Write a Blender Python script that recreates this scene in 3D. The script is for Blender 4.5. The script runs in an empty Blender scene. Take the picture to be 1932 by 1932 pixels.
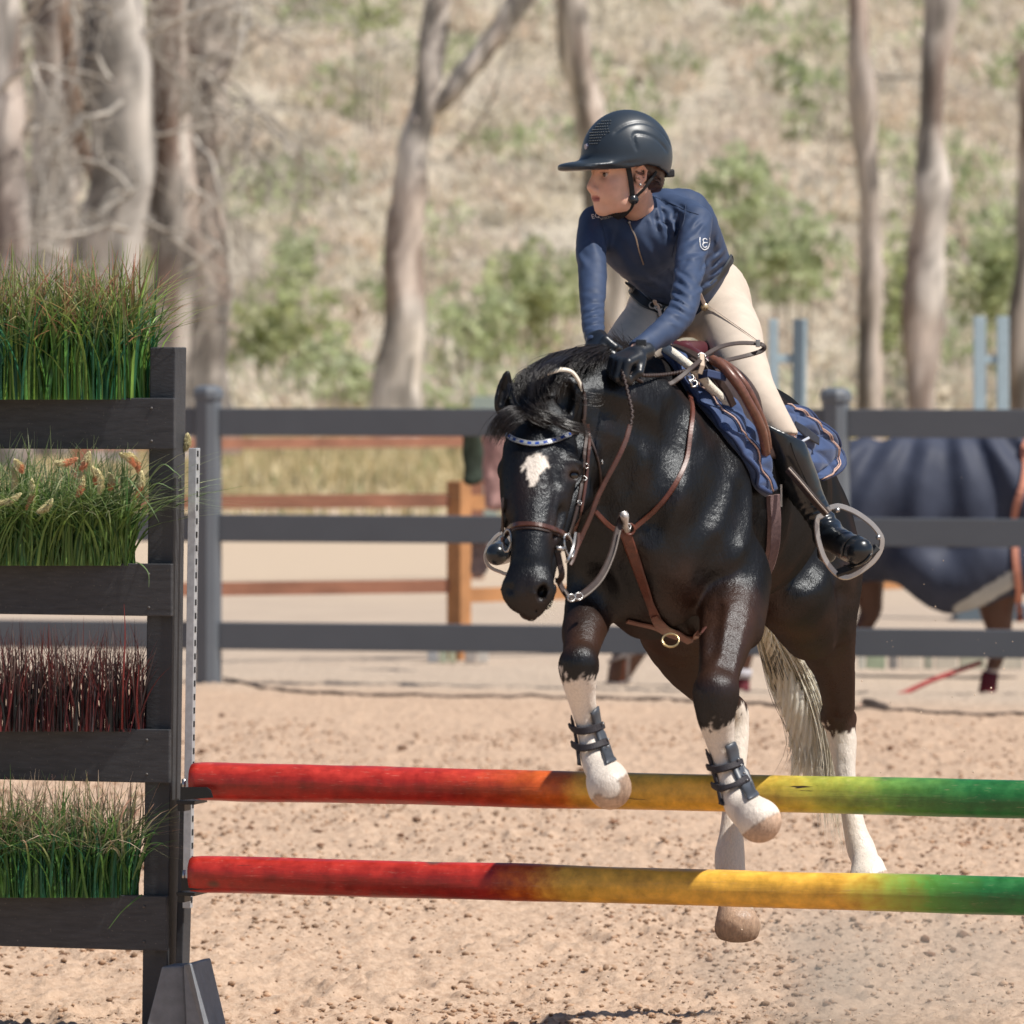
import bpy, bmesh, math, random
import numpy as np
from mathutils import Vector, Matrix

# ---------------------------------------------------------------- camera, light, exposure
F = 10868.0            # focal length in layout units (photo laid out on a 1932 x 1932 grid)
CU, CV = 966.0, 690.0  # principal column and horizon row on that grid
CH = 1.74              # camera height
def P(u, v, d):
    return Vector(((u-CU)*d/F, d, CH-(v-CV)*d/F))
sc = bpy.context.scene
cam = bpy.data.objects.new('camera', bpy.data.cameras.new('camera'))
sc.collection.objects.link(cam)
cam.location = (0, 0, CH); cam.rotation_euler = (math.radians(90), 0, 0)
cam.data.sensor_width = 24; cam.data.lens = 24*F/1932
cam.data.shift_y = -(966-CV)/1932
cam.data.clip_end = 2000; cam.data.clip_start = 0.5
cam.data.dof.use_dof = True; cam.data.dof.focus_distance = 14.8; cam.data.dof.aperture_fstop = 4.2
cam.data.dof.aperture_blades = 9
sc.camera = cam
SUN = Vector((0.472, -0.212, 0.855)).normalized()
world = bpy.data.worlds.new('World'); sc.world = world; world.use_nodes = True
wn = world.node_tree; wn.nodes.clear()
sky = wn.nodes.new('ShaderNodeTexSky'); sky.sky_type = 'NISHITA'; sky.sun_disc = False
sky.sun_elevation = math.asin(SUN.z); sky.sun_rotation = math.atan2(SUN.x, SUN.y)
sky.altitude = 1500; sky.air_density = 1.0; sky.dust_density = 1.5
bg = wn.nodes.new('ShaderNodeBackground'); bg.inputs['Strength'].default_value = 0.085
wo = wn.nodes.new('ShaderNodeOutputWorld')
wn.links.new(sky.outputs[0], bg.inputs[0]); wn.links.new(bg.outputs[0], wo.inputs[0])
sl = bpy.data.lights.new('sun', 'SUN'); sl.energy = 4.9; sl.angle = math.radians(0.55); sl.color = (1.0, 0.955, 0.885)
so = bpy.data.objects.new('sun', sl); sc.collection.objects.link(so)
so.rotation_euler = SUN.to_track_quat('Z', 'Y').to_euler(); so.location = (4, -4, 8)
sc.view_settings.view_transform = 'Standard'; sc.view_settings.look = 'None'
sc.view_settings.exposure = 0.25; sc.view_settings.gamma = 1.0; sc.view_settings.use_curve_mapping = False
sc.cycles.max_bounces = 6; sc.cycles.diffuse_bounces = 3; sc.cycles.glossy_bounces = 3
sc.cycles.transparent_max_bounces = 8

C = sc.collection
R = np.random.RandomState(7)

# ---------------------------------------------------------------- object helpers
def tag(o, label=None, cat=None, group=None, kind=None):
    if label: o['label'] = label
    if cat: o['category'] = cat
    if group: o['group'] = group
    if kind: o['kind'] = kind
    return o
def empty(name, loc=(0, 0, 0), label=None, cat=None, group=None, rz=0):
    o = bpy.data.objects.new(name, None); C.objects.link(o)
    o.empty_display_size = 0.1
    o.location = loc; o.rotation_euler = (0, 0, rz)
    return tag(o, label, cat, group)
def link(name, me, mat=None, parent=None, smooth=True):
    o = bpy.data.objects.new(name, me); C.objects.link(o)
    if mat is not None and len(me.materials) == 0: me.materials.append(mat)
    if smooth: me.shade_smooth()
    if parent is not None:
        o.parent = parent
        o.matrix_parent_inverse = Matrix.Translation(parent.location).inverted() if parent.parent is None and parent.type == 'EMPTY' else Matrix()
    return o
def mesh_np(name, V, Fq, colors=None, mat=None, parent=None, smooth=True, tris=None):
    """V (n,3), Fq (m,4) and/or tris (k,3)"""
    me = bpy.data.meshes.new(name)
    V = np.asarray(V, dtype=np.float32)
    loops = []; starts = []; n = 0
    if Fq is not None and len(Fq):
        Fq = np.asarray(Fq, dtype=np.int32); loops.append(Fq.ravel()); starts.append(np.arange(len(Fq))*4); n = len(Fq)*4
    if tris is not None and len(tris):
        tris = np.asarray(tris, dtype=np.int32); loops.append(tris.ravel()); starts.append(n+np.arange(len(tris))*3)
    loops = np.concatenate(loops).astype(np.int32); starts = np.concatenate(starts).astype(np.int32)
    me.vertices.add(len(V)); me.vertices.foreach_set('co', V.ravel())
    me.loops.add(len(loops)); me.loops.foreach_set('vertex_index', loops)
    me.polygons.add(len(starts)); me.polygons.foreach_set('loop_start', starts)
    me.update(calc_edges=True); me.validate()
    if colors is not None:
        a = me.color_attributes.new('Col', 'FLOAT_COLOR', 'POINT')
        c4 = np.ones((len(V), 4), dtype=np.float32); c4[:, :3] = colors
        a.data.foreach_set('color', c4.ravel())
    return link(name, me, mat, parent, smooth)
class MB:
    """collects simple solids, builds ONE mesh object"""
    def __init__(s): s.v = []; s.f = []
    def add(s, vs, fs):
        b = len(s.v); s.v += [tuple(x) for x in vs]; s.f += [[b+i for i in f] for f in fs]
    def box(s, c, size, M=None):
        hx, hy, hz = [a/2 for a in size]
        vs = [Vector((x, y, z)) for x in (-hx, hx) for y in (-hy, hy) for z in (-hz, hz)]
        if M is not None: vs = [M @ a for a in vs]
        vs = [a+Vector(c) for a in vs]
        s.add(vs, [[0, 1, 3, 2], [4, 6, 7, 5], [0, 4, 5, 1], [2, 3, 7, 6], [0, 2, 6, 4], [1, 5, 7, 3]])
    def prism(s, poly, dirv):
        n = len(poly); d = Vector(dirv)
        vs = [Vector(p) for p in poly]+[Vector(p)+d for p in poly]
        s.add(vs, [list(range(n))[::-1], list(range(n, 2*n))]+[[i, (i+1) % n, n+(i+1) % n, n+i] for i in range(n)])
    def tube(s, pts, rad, n=8, cap=True):
        pts = [Vector(p) for p in pts]; k = len(pts)
        rs = rad if hasattr(rad, '__len__') else [rad]*k
        ref = Vector((0.13, 0.21, 1)).normalized(); vs = []
        for i, p in enumerate(pts):
            t = (pts[min(i+1, k-1)]-pts[max(i-1, 0)]).normalized()
            a = t.cross(ref)
            if a.length < 1e-3: a = t.cross(Vector((1, 0, 0)))
            a.normalize(); b = t.cross(a)
            for j in range(n):
                th = 2*math.pi*j/n; vs.append(p+(a*math.cos(th)+b*math.sin(th))*rs[i])
        fs = [[i*n+j, i*n+(j+1) % n, (i+1)*n+(j+1) % n, (i+1)*n+j] for i in range(k-1) for j in range(n)]
        if cap: fs += [list(range(n))[::-1], list(range((k-1)*n, k*n))]
        s.add(vs, fs)
    def ribbon(s, pts, nrm, width, th):
        """flat strap: pts, per-point normals, width, thickness"""
        pts = [Vector(p) for p in pts]; k = len(pts); vs = []
        ws = width if hasattr(width, '__len__') else [width]*k
        for i, p in enumerate(pts):
            t = (pts[min(i+1, k-1)]-pts[max(i-1, 0)])
            t = t.normalized() if t.length > 1e-9 else Vector((0, 0, 1))
            n = Vector(nrm[i]); n = (n-t*n.dot(t)); n.normalize()
            b = t.cross(n).normalized()*ws[i]/2; h = n*th/2
            vs += [p-b-h*0.3, p-b*0.75+h, p+b*0.75+h, p+b-h*0.3, p+b*0.75-h, p-b*0.75-h]
        fs = [[i*6+j, i*6+(j+1) % 6, (i+1)*6+(j+1) % 6, (i+1)*6+j] for i in range(k-1) for j in range(6)]
        fs += [list(range(6))[::-1], list(range((k-1)*6, k*6))]
        s.add(vs, fs)
    def build(s, name, mat=None, parent=None, smooth=False, bevel=0, bseg=2):
        me = bpy.data.meshes.new(name); me.from_pydata(s.v, [], s.f); me.update()
        bm = bmesh.new(); bm.from_mesh(me); bmesh.ops.recalc_face_normals(bm, faces=bm.faces)
        if bevel: bmesh.ops.bevel(bm, geom=bm.edges[:], offset=bevel, segments=bseg, affect='EDGES', profile=0.6)
        bm.to_mesh(me); bm.free()
        return link(name, me, mat, parent, smooth)

# ---------------------------------------------------------------- materials
def nt(name):
    m = bpy.data.materials.new(name); m.use_nodes = True
    t = m.node_tree; t.nodes.clear()
    o = t.nodes.new('ShaderNodeOutputMaterial'); b = t.nodes.new('ShaderNodeBsdfPrincipled')
    t.links.new(b.outputs[0], o.inputs[0])
    return m, t, b
def N(t, ty, **kw):
    n = t.nodes.new(ty)
    for k, v in kw.items():
        if k in n.inputs: n.inputs[k].default_value = v
        else: setattr(n, k, v)
    return n
def coords(t, scale=(1, 1, 1), kind='Object'):
    c = t.nodes.new('ShaderNodeTexCoord'); m = t.nodes.new('ShaderNodeMapping'); m.inputs['Scale'].default_value = scale
    t.links.new(c.outputs[kind], m.inputs[0]); return m.outputs[0]
def noise(t, vec, scale, detail=4, rough=0.55, dist=0):
    n = N(t, 'ShaderNodeTexNoise', Scale=scale, Detail=detail, Roughness=rough, Distortion=dist)
    t.links.new(vec, n.inputs['Vector']); return n.outputs['Fac']
def ramp(t, fac, stops):
    r = t.nodes.new('ShaderNodeValToRGB'); e = r.color_ramp.elements
    while len(e) < len(stops): e.new(0.5)
    for i, (p, c) in enumerate(stops): e[i].position = p; e[i].color = (*c, 1) if len(c) == 3 else c
    t.links.new(fac, r.inputs[0]); return r.outputs[0]
def mix(t, fac, a, b, mode='MIX'):
    m = t.nodes.new('ShaderNodeMix'); m.data_type = 'RGBA'; m.blend_type = mode
    for i, x in ((0, fac), (6, a), (7, b)):
        if hasattr(x, 'links'): t.links.new(x, m.inputs[i])
        elif i == 0: m.inputs[0].default_value = x
        else: m.inputs[i].default_value = (*x, 1) if len(x) == 3 else x
    return m.outputs[2]
def bump(t, b, h, strength=0.3, dist=0.01, prev=None):
    n = N(t, 'ShaderNodeBump', Strength=strength, Distance=dist); t.links.new(h, n.inputs['Height'])
    if prev is not None: t.links.new(prev, n.inputs['Normal'])
    t.links.new(n.outputs[0], b.inputs['Normal']); return n.outputs[0]
def simple(name, col, rough=0.5, metal=0.0, var=0.15, nscale=20, bs=0.15, bd=0.002, bscale=80, stretch=(1, 1, 1), spec=0.5, sheen=0, coat=0):
    m, t, b = nt(name)
    v = coords(t, stretch)
    f = noise(t, v, nscale)
    c0 = tuple(max(0, x*(1-var)) for x in col); c1 = tuple(x*(1+var) for x in col)
    t.links.new(ramp(t, f, [(0.3, c0), (0.7, c1)]), b.inputs['Base Color'])
    b.inputs['Roughness'].default_value = rough; b.inputs['Metallic'].default_value = metal
    b.inputs['Specular IOR Level'].default_value = spec
    b.inputs['Sheen Weight'].default_value = sheen; b.inputs['Coat Weight'].default_value = coat
    if bs: bump(t, b, noise(t, v, bscale, 3), bs, bd)
    return m
def attr_mat(name, rough=0.5, nscale=30, var=0.2, bs=0.2, bd=0.002, bscale=90, spec=0.5, stretch=(1, 1, 1), sss=0, trans=0):
    m, t, b = nt(name)
    a = t.nodes.new('ShaderNodeAttribute'); a.attribute_name = 'Col'
    v = coords(t, stretch)
    f = noise(t, v, nscale)
    g = ramp(t, f, [(0.3, (1-var,)*3), (0.7, (1+var,)*3)])
    t.links.new(mix(t, 1.0, a.outputs['Color'], g, 'MULTIPLY'), b.inputs['Base Color'])
    b.inputs['Roughness'].default_value = rough; b.inputs['Specular IOR Level'].default_value = spec
    if sss: b.inputs['Subsurface Weight'].default_value = sss; b.inputs['Subsurface Radius'].default_value = (0.012, 0.005, 0.003)
    if bs: bump(t, b, noise(t, v, bscale, 4), bs, bd)
    return m

# ---------------------------------------------------------------- noise in numpy
_lat = R.rand(64, 64, 64).astype(np.float32)
def vnoise(p):
    p = np.asarray(p, dtype=np.float32); i = np.floor(p).astype(np.int64); f = p-i; f = f*f*(3-2*f)
    i0 = i & 63; i1 = (i+1) & 63
    x0, y0, z0 = i0[..., 0], i0[..., 1], i0[..., 2]; x1, y1, z1 = i1[..., 0], i1[..., 1], i1[..., 2]
    fx, fy, fz = f[..., 0], f[..., 1], f[..., 2]
    a = _lat[x0, y0, z0]*(1-fx)+_lat[x1, y0, z0]*fx; b = _lat[x0, y1, z0]*(1-fx)+_lat[x1, y1, z0]*fx
    c = _lat[x0, y0, z1]*(1-fx)+_lat[x1, y0, z1]*fx; d = _lat[x0, y1, z1]*(1-fx)+_lat[x1, y1, z1]*fx
    return (a*(1-fy)+b*fy)*(1-fz)+(c*(1-fy)+d*fy)*fz-0.5
def fbm(p, oct=4, gain=0.5):
    s = 0; a = 1.0; p = np.asarray(p, dtype=np.float32)
    for k in range(oct): s = s+a*vnoise(p+k*7.3); p = p*2.03; a *= gain
    return s

# ---------------------------------------------------------------- signed-distance modelling
class SDF:
    def __init__(s): s.p = []
    def rc(s, a, ra, b, rb, k=0.03, op='u'):
        a = np.array(a, dtype=np.float64); b = np.array(b, dtype=np.float64)
        m = max(ra, rb); lo = np.minimum(a, b)-m; hi = np.maximum(a, b)+m
        ab = b-a; L = max(ab@ab, 1e-12)
        def f(X):
            t = np.clip((X-a)@ab/L, 0, 1)
            return np.linalg.norm(X-a-t[:, None]*ab, axis=1)-(ra+(rb-ra)*t)
        s.p.append((op, f, lo, hi, k)); return s
    def ell(s, c, rad, k=0.03, M=None, op='u'):
        c = np.array(c, dtype=np.float64); rad = np.array(rad, dtype=np.float64)
        Mi = np.eye(3) if M is None else np.array(M)   # rows = axes
        ext = np.sqrt(((Mi*rad[:, None])**2).sum(0)); lo = c-ext; hi = c+ext; mr = rad.min()
        def f(X):
            q = (X-c)@Mi.T
            k0 = np.linalg.norm(q/rad, axis=1); k1 = np.linalg.norm(q/(rad*rad), axis=1)
            return np.where(k0 < 1e-6, -mr, k0*(k0-1)/np.maximum(k1, 1e-9))
        s.p.append((op, f, lo, hi, k)); return s
    def chain(s, pts, k=0.03, n=4):
        """one smooth tapering limb through (point, radius) pairs"""
        if len(pts) > 2: q = cr([[*p[0], p[1]] for p in pts], n)
        else: q = np.array([[*p[0], p[1]] for p in pts], dtype=float)
        A = q[:-1, :3]; D = q[1:, :3]-A; L = np.maximum((D*D).sum(1), 1e-12); ra = q[:-1, 3]; dr = q[1:, 3]-ra
        def f(X):
            r = None; c = X.mean(0); W = c-A; T = np.clip((W*D).sum(1)/L, 0, 1); W = W-T[:, None]*D; dc = np.sqrt((W*W).sum(1))-(ra+dr*T)
            Rr = math.sqrt(((X-c)**2).sum(1).max()); 
            for i in np.nonzero(dc <= dc.min()+2*Rr+0.004)[0]:
                w = X-A[i]; t = np.clip(w@D[i]/L[i], 0, 1)
                w = w-t[:, None]*D[i]; e = np.sqrt(np.einsum('ij,ij->i', w, w))-(ra[i]+dr[i]*t)
                r = e if r is None else np.minimum(r, e)
            return r
        m = q[:, 3:4]; s.p.append(('u', f, (q[:, :3]-m).min(0), (q[:, :3]+m).max(0), k)); return s
    def half(s, c, n, k=0.002, op='i'):
        c = np.array(c, dtype=np.float64); n = np.array(n, dtype=np.float64)
        s.p.append((op, lambda X: (X-c)@n, np.full(3, -1e9), np.full(3, 1e9), k)); return s
    def fn(s, f, k=0.0, op='d', lo=None, hi=None):
        s.p.append((op, f, np.full(3, -1e9) if lo is None else np.array(lo), np.full(3, 1e9) if hi is None else np.array(hi), k)); return s
    def eval(s, X, prims=None):
        X = np.asarray(X, dtype=np.float64); r = np.full(len(X), 0.5)
        for op, f, lo, hi, k in (s.p if prims is None else prims):
            if op == 'd': r = r+f(X); continue
            d = f(X)
            kk = max(k, 1e-6)
            if op == 'u':
                h = np.maximum(kk-np.abs(r-d), 0)/kk; r = np.minimum(r, d)-h*h*kk/4
            elif op == 's':
                d = -d; h = np.maximum(kk-np.abs(r-d), 0)/kk; r = np.maximum(r, d)+h*h*kk/4
            elif op == 'i':
                h = np.maximum(kk-np.abs(r-d), 0)/kk; r = np.maximum(r, d)+h*h*kk/4
        return r
    def grad(s, X, e=0.002):
        X = np.asarray(X, dtype=np.float64)
        g = np.stack([s.eval(X+np.eye(3)[i]*e)-s.eval(X-np.eye(3)[i]*e) for i in range(3)], 1)
        return g/np.maximum(np.linalg.norm(g, axis=1, keepdims=True), 1e-9)
    def bounds(s):
        lo = np.min([p[2] for p in s.p if p[0] == 'u'], 0); hi = np.max([p[3] for p in s.p if p[0] == 'u'], 0)
        return lo, hi
    def mesh(s, cell, B=14):
        lo, hi = s.bounds(); lo = lo-3*cell; hi = hi+3*cell
        nb = np.ceil((hi-lo)/(cell*B)).astype(int); n = nb*B+1
        fld = np.full(n, 1.0, dtype=np.float32)
        ax = np.arange(B+1)*cell
        G = np.stack(np.meshgrid(ax, ax, ax, indexing='ij'), -1).reshape(-1, 3)
        half = B*cell/2; rad = half*1.733
        for bi in range(nb[0]):
            for bj in range(nb[1]):
                for bk in range(nb[2]):
                    o = lo+np.array([bi, bj, bk])*B*cell; c = o+half
                    sel = [p for p in s.p if p[0] in 'di' or np.all(o-p[4]-2*cell <= p[3]) and np.all(o+B*cell+p[4]+2*cell >= p[2])]
                    if not any(p[0] == 'u' for p in sel): continue
                    fc = s.eval(c[None], sel)[0]
                    if abs(fc) > rad*1.6+0.02:
                        if fc < 0: fld[bi*B:bi*B+B+1, bj*B:bj*B+B+1, bk*B:bk*B+B+1] = -1
                        continue
                    r = s.eval(G+o, sel).reshape(B+1, B+1, B+1)
                    fld[bi*B:bi*B+B+1, bj*B:bj*B+B+1, bk*B:bk*B+B+1] = r
        return surfnets(fld, lo, cell)
    def hit(s, uv, d0=13.5, d1=19, n=90):
        """first surface met by view rays through layout points; falls back to nearest approach"""
        uv = np.asarray(uv, dtype=np.float64); K = len(uv)
        dirv = np.stack([(uv[:, 0]-CU)/F, np.ones(K), -(uv[:, 1]-CV)/F], 1); org = np.array([0, 0, CH])
        t = np.full(K, d0, dtype=np.float64); best = np.full(K, 1e9); bt = t.copy(); done = np.zeros(K, bool)
        E = np.concatenate([org+dirv*d0, org+dirv*d1]); elo = E.min(0)-0.12; ehi = E.max(0)+0.12
        sel = [p for p in s.p if p[0] in 'di' or (np.all(elo-p[4] <= p[3]) and np.all(ehi+p[4] >= p[2]))]
        act = np.arange(K)
        for _ in range(n):
            f = s.eval(org+dirv[act]*t[act][:, None], sel); b = f < best[act]; ib = act[b]; best[ib] = f[b]; bt[ib] = t[ib]
            hitm = f < 0.0005; done[act[hitm]] = True; f = f[~hitm]; act = act[~hitm]
            t[act] += np.clip(f*0.9, 0.0008, 0.3); act = act[t[act] < d1]
            if len(act) == 0: break
        t = np.where(done, t, bt); X = org+dirv*t[:, None]
        return X, s.grad(X), done
def surfnets(f, lo, cell):
    sg = f < 0
    c = sg[:-1, :-1, :-1].astype(np.int8)
    cnt = np.zeros(c.shape, np.int8)
    for a in (0, 1):
        for b in (0, 1):
            for d in (0, 1):
                cnt += sg[a:sg.shape[0]-1+a, b:sg.shape[1]-1+b, d:sg.shape[2]-1+d]
    act = (cnt > 0) & (cnt < 8); del cnt
    idx = np.argwhere(act); vid = np.full(act.shape, -1, np.int32); vid[act] = np.arange(len(idx))
    corner = {}
    for a in (0, 1):
        for b in (0, 1):
            for d in (0, 1): corner[(a, b, d)] = f[idx[:, 0]+a, idx[:, 1]+b, idx[:, 2]+d].astype(np.float64)
    acc = np.zeros((len(idx), 3)); w = np.zeros(len(idx))
    for a in (0, 1):
        for b in (0, 1):
            for ax in range(3):
                k0 = [a, b]; k0.insert(ax, 0); k1 = [a, b]; k1.insert(ax, 1)
                f0 = corner[tuple(k0)]; f1 = corner[tuple(k1)]; m = (f0 < 0) != (f1 < 0)
                t = np.where(m, f0/np.where(np.abs(f0-f1) < 1e-12, 1, f0-f1), 0)
                p = np.zeros((len(idx), 3)); p[:] = k0; p[:, ax] = t
                acc += p*m[:, None]; w += m
    V = lo+(idx+acc/np.maximum(w, 1)[:, None])*cell
    Q = []
    for ax in range(3):
        o = [0, 1, 2]; o.remove(ax)
        s0 = [slice(None)]*3; s1 = [slice(None)]*3; s0[ax] = slice(0, -1); s1[ax] = slice(1, None)
        ch = sg[tuple(s0)] != sg[tuple(s1)]
        e = np.argwhere(ch)
        ok = (e[:, o[0]] > 0) & (e[:, o[1]] > 0) & (e[:, o[0]] < sg.shape[o[0]]-1) & (e[:, o[1]] < sg.shape[o[1]]-1)
        e = e[ok]; inside = sg[e[:, 0], e[:, 1], e[:, 2]]
        def vv(da, db):
            q = e.copy(); q[:, o[0]] += da; q[:, o[1]] += db; return vid[q[:, 0], q[:, 1], q[:, 2]]
        q = np.stack([vv(-1, -1), vv(0, -1), vv(0, 0), vv(-1, 0)], 1)
        flip = inside if ax != 1 else ~inside
        q[~flip] = q[~flip][:, ::-1]
        Q.append(q)
    return V, np.concatenate(Q)
def smooth_np(V, Q, it=1, lam=0.5):
    e = np.concatenate([Q[:, [0, 1]], Q[:, [1, 2]], Q[:, [2, 3]], Q[:, [3, 0]]]); e = np.concatenate([e, e[:, ::-1]])
    deg = np.bincount(e[:, 0], minlength=len(V))
    for _ in range(it):
        s = np.stack([np.bincount(e[:, 0], weights=V[e[:, 1], i], minlength=len(V)) for i in range(3)], 1)
        V = V+(s/np.maximum(deg, 1)[:, None]-V)*lam
    return V
def vnormals(V, Q):
    n = np.cross(V[Q[:, 2]]-V[Q[:, 0]], V[Q[:, 3]]-V[Q[:, 1]])
    o = np.stack([sum(np.bincount(Q[:, j], weights=n[:, i], minlength=len(V)) for j in range(4)) for i in range(3)], 1)
    return o/np.maximum(np.linalg.norm(o, axis=1, keepdims=True), 1e-12)
def cr(pts, n=6):
    """Catmull-Rom through points (any dimension)"""
    p = np.array(pts, dtype=float); p = np.vstack([2*p[0]-p[1], p, 2*p[-1]-p[-2]]); out = []
    for i in range(1, len(p)-2):
        for t in np.linspace(0, 1, n, endpoint=False):
            out.append(0.5*((2*p[i])+(-p[i-1]+p[i+1])*t+(2*p[i-1]-5*p[i]+4*p[i+1]-p[i+2])*t*t+(-p[i-1]+3*p[i]-3*p[i+1]+p[i+2])*t**3))
    out.append(p[-2]); return np.array(out)
def px(r, d): return r*d/F
def strap(name, sdf, uv, width, mat, parent, th=0.004, off=0.003, n=6, sm=2):
    """flat strap laid on a body along layout points"""
    q = cr(uv, n); X, Nn, ok = sdf.hit(q)
    X = X+Nn*off
    for _ in range(sm): X[1:-1] = (X[:-2]+X[2:]+2*X[1:-1])/4; Nn[1:-1] = (Nn[:-2]+Nn[2:]+2*Nn[1:-1])/4
    m = MB(); m.ribbon(X, Nn, width, th); return m.build(name, mat, parent, smooth=False)
def free_strap(name, pts, width, mat, parent, th=0.004, nrm=(0, -1, 0.15), n=6):
    q = cr([(*p[:3],) for p in pts], n); m = MB()
    X = [P(*a) for a in q]; m.ribbon(X, [nrm]*len(X), width, th); return m.build(name, mat, parent)
def hair(name, strands, mat, parent, r0=0.0012, kind=None, sides=3):
    """strands: list of (n,3) arrays of world points"""
    Vs = []; Qs = []; b = 0
    for st in strands:
        st = np.asarray(st); k = len(st); t = np.gradient(st, axis=0); t /= np.maximum(np.linalg.norm(t, axis=1, keepdims=True), 1e-9)
        a = np.cross(t, [0.31, -0.9, 0.3]); a /= np.maximum(np.linalg.norm(a, axis=1, keepdims=True), 1e-9); c = np.cross(t, a)
        w = (r0*(1-np.linspace(0, 1, k)**2*0.85))[:, None]
        ring = np.stack([st+(a*math.cos(th)+c*math.sin(th))*w for th in (0, 2.1, 4.2)], 1).reshape(-1, 3)
        i = np.arange(k-1)[:, None]*3; j = np.arange(3)[None]
        Qs.append((np.stack([i+j, i+(j+1) % 3, i+3+(j+1) % 3, i+3+j], -1)).reshape(-1, 4)+b); Vs.append(ring); b += 3*k
    o = mesh_np(name, np.concatenate(Vs), np.concatenate(Qs), None, mat, parent)
    return tag(o, kind=kind) if kind else o
# ================================================================ HORSE (one continuous body)
def hp(u, v, d, r): return (P(u, v, d), px(r, d))
HS = SDF()
def C_(pts, k=0.04): HS.chain([hp(*p) for p in pts], k)
def E_(u, v, d, ru, rv, rd, k=0.05, ang=0, op='u', S=None):
    """ellipsoid, radii in layout px; ang = turn in the picture plane (deg)"""
    a = math.radians(ang); q = d/F
    M = [[math.cos(a), 0, math.sin(a)], [0, 1, 0], [-math.sin(a), 0, math.cos(a)]]
    (S or HS).ell(P(u, v, d), (ru*q, rd*q, rv*q), k, M, op)
# trunk: horse's own axes (lengthwise axis runs away to the right)
ax = (P(1500, 960, 16.75)-P(1250, 960, 15.3)).normalized(); up = Vector((0, 0, 1)); ay = up.cross(ax).normalized()
BM = [list(ax), list(ay), list(ax.cross(ay))]
def B_(u, v, d, rl, rw, rh, k=0.06, op='u'): HS.ell(P(u, v, d), (rl, rw, rh), k, BM, op)
B_(1368, 925, 16.05, 0.62, 0.270, 0.325, 0.10)       # barrel
B_(1305, 915, 15.65, 0.34, 0.235, 0.335, 0.10)        # ribcage front / girth
B_(1462, 975, 16.72, 0.38, 0.20, 0.225, 0.10)        # croup
C_([(1330, 745, 15.75, 62), (1268, 742, 15.6, 55)], 0.10)   # withers
# chest and shoulders
E_(1215, 1010, 15.28, 118, 150, 140, 0.09)
E_(1140, 1060, 15.25, 68, 105, 80, 0.08)
E_(1262, 1070, 15.25, 78, 110, 80, 0.07)
C_([(1325, 800, 15.5, 66), (1352, 930, 15.35, 70), (1345, 1030, 15.25, 72)], 0.05)  # shoulder blade near side
E_(1384, 1062, 15.33, 56, 72, 75, 0.04)               # triceps
C_([(1215, 1150, 15.35, 58), (1300, 1150, 15.45, 62)], 0.07)
# neck
C_([(1062, 775, 15.05, 70), (1120, 775, 15.12, 92), (1180, 800, 15.25, 118), (1215, 880, 15.3, 140)], 0.07)
C_([(1068, 728, 15.08, 40), (1120, 700, 15.2, 42), (1168, 692, 15.33, 42), (1215, 712, 15.45, 46), (1268, 735, 15.6, 50)], 0.06)  # crest
C_([(1095, 850, 15.08, 62), (1120, 930, 15.15, 78), (1140, 1000, 15.2, 80)], 0.06)
C_([(1190, 850, 15.15, 60), (1240, 940, 15.15, 66)], 0.05)
# head
fw = Vector((-0.30, -0.95, 0.05)).normalized()
HH = []
def HC(pts, k=0.02): HS.chain([hp(*p) for p in pts], k)
HC([(1040, 765, 14.98, 52), (1022, 830, 14.87, 56), (1014, 905, 14.80, 52), (1008, 980, 14.74, 44), (1004, 1045, 14.69, 40), (1000, 1095, 14.66, 40)], 0.035)
HC([(985, 850, 14.86, 36), (980, 905, 14.81, 34), (978, 960, 14.77, 28)], 0.03)
HC([(1052, 850, 14.86, 38), (1052, 900, 14.80, 36), (1044, 955, 14.77, 32), (1032, 1010, 14.73, 28)], 0.03)
HC([(1090, 860, 14.98, 38), (1085, 915, 14.97, 42), (1062, 960, 14.90, 36), (1032, 1030, 14.82, 30), (1012, 1100, 14.76, 32)], 0.03)  # jaw
HC([(1100, 900, 15.04, 34), (1072, 955, 15.0, 30)], 0.03)
HC([(975, 905, 14.93, 34), (980, 980, 14.86, 32)], 0.03)
E_(950, 888, 14.88, 12, 20, 20, 0.02)                                   # far eye bump
E_(1080, 886, 14.815, 20, 20, 16, 0.018)                                # brow over the near eye
HC([(1058, 935, 14.775, 10), (1038, 985, 14.72, 9), (1030, 1015, 14.70, 7)], 0.02)  # facial crest
HC([(984, 870, 14.79, 14), (992, 990, 14.69, 14), (996, 1050, 14.655, 15)], 0.03)
HC([(1022, 870, 14.79, 14), (1014, 990, 14.685, 13), (1008, 1050, 14.65, 14)], 0.03)
# muzzle
E_(978, 1112, 14.655, 28, 36, 38, 0.03); E_(1015, 1112, 14.635, 29, 36, 36, 0.025)
HC([(985, 1130, 14.64, 26), (1003, 1145, 14.64, 24)], 0.025)
HC([(996, 1152, 14.70, 19), (1002, 1158, 14.72, 15)], 0.015)             # lips / chin
HC([(1030, 1140, 14.70, 12), (1040, 1110, 14.72, 12)], 0.015)
HC([(1012, 1098, 14.612, 9), (1030, 1104, 14.615, 9), (1036, 1122, 14.625, 9), (1022, 1138, 14.62, 8)], 0.012)
HC([(1004, 1104, 14.605, 8), (1007, 1120, 14.597, 8), (1015, 1136, 14.605, 7)], 0.007)
HC([(1000, 1072, 14.64, 10), (1020, 1078, 14.64, 9), (1034, 1092, 14.64, 8)], 0.012)
HC([(958, 1098, 14.635, 8), (952, 1112, 14.645, 8), (956, 1126, 14.635, 7)], 0.012)
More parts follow.
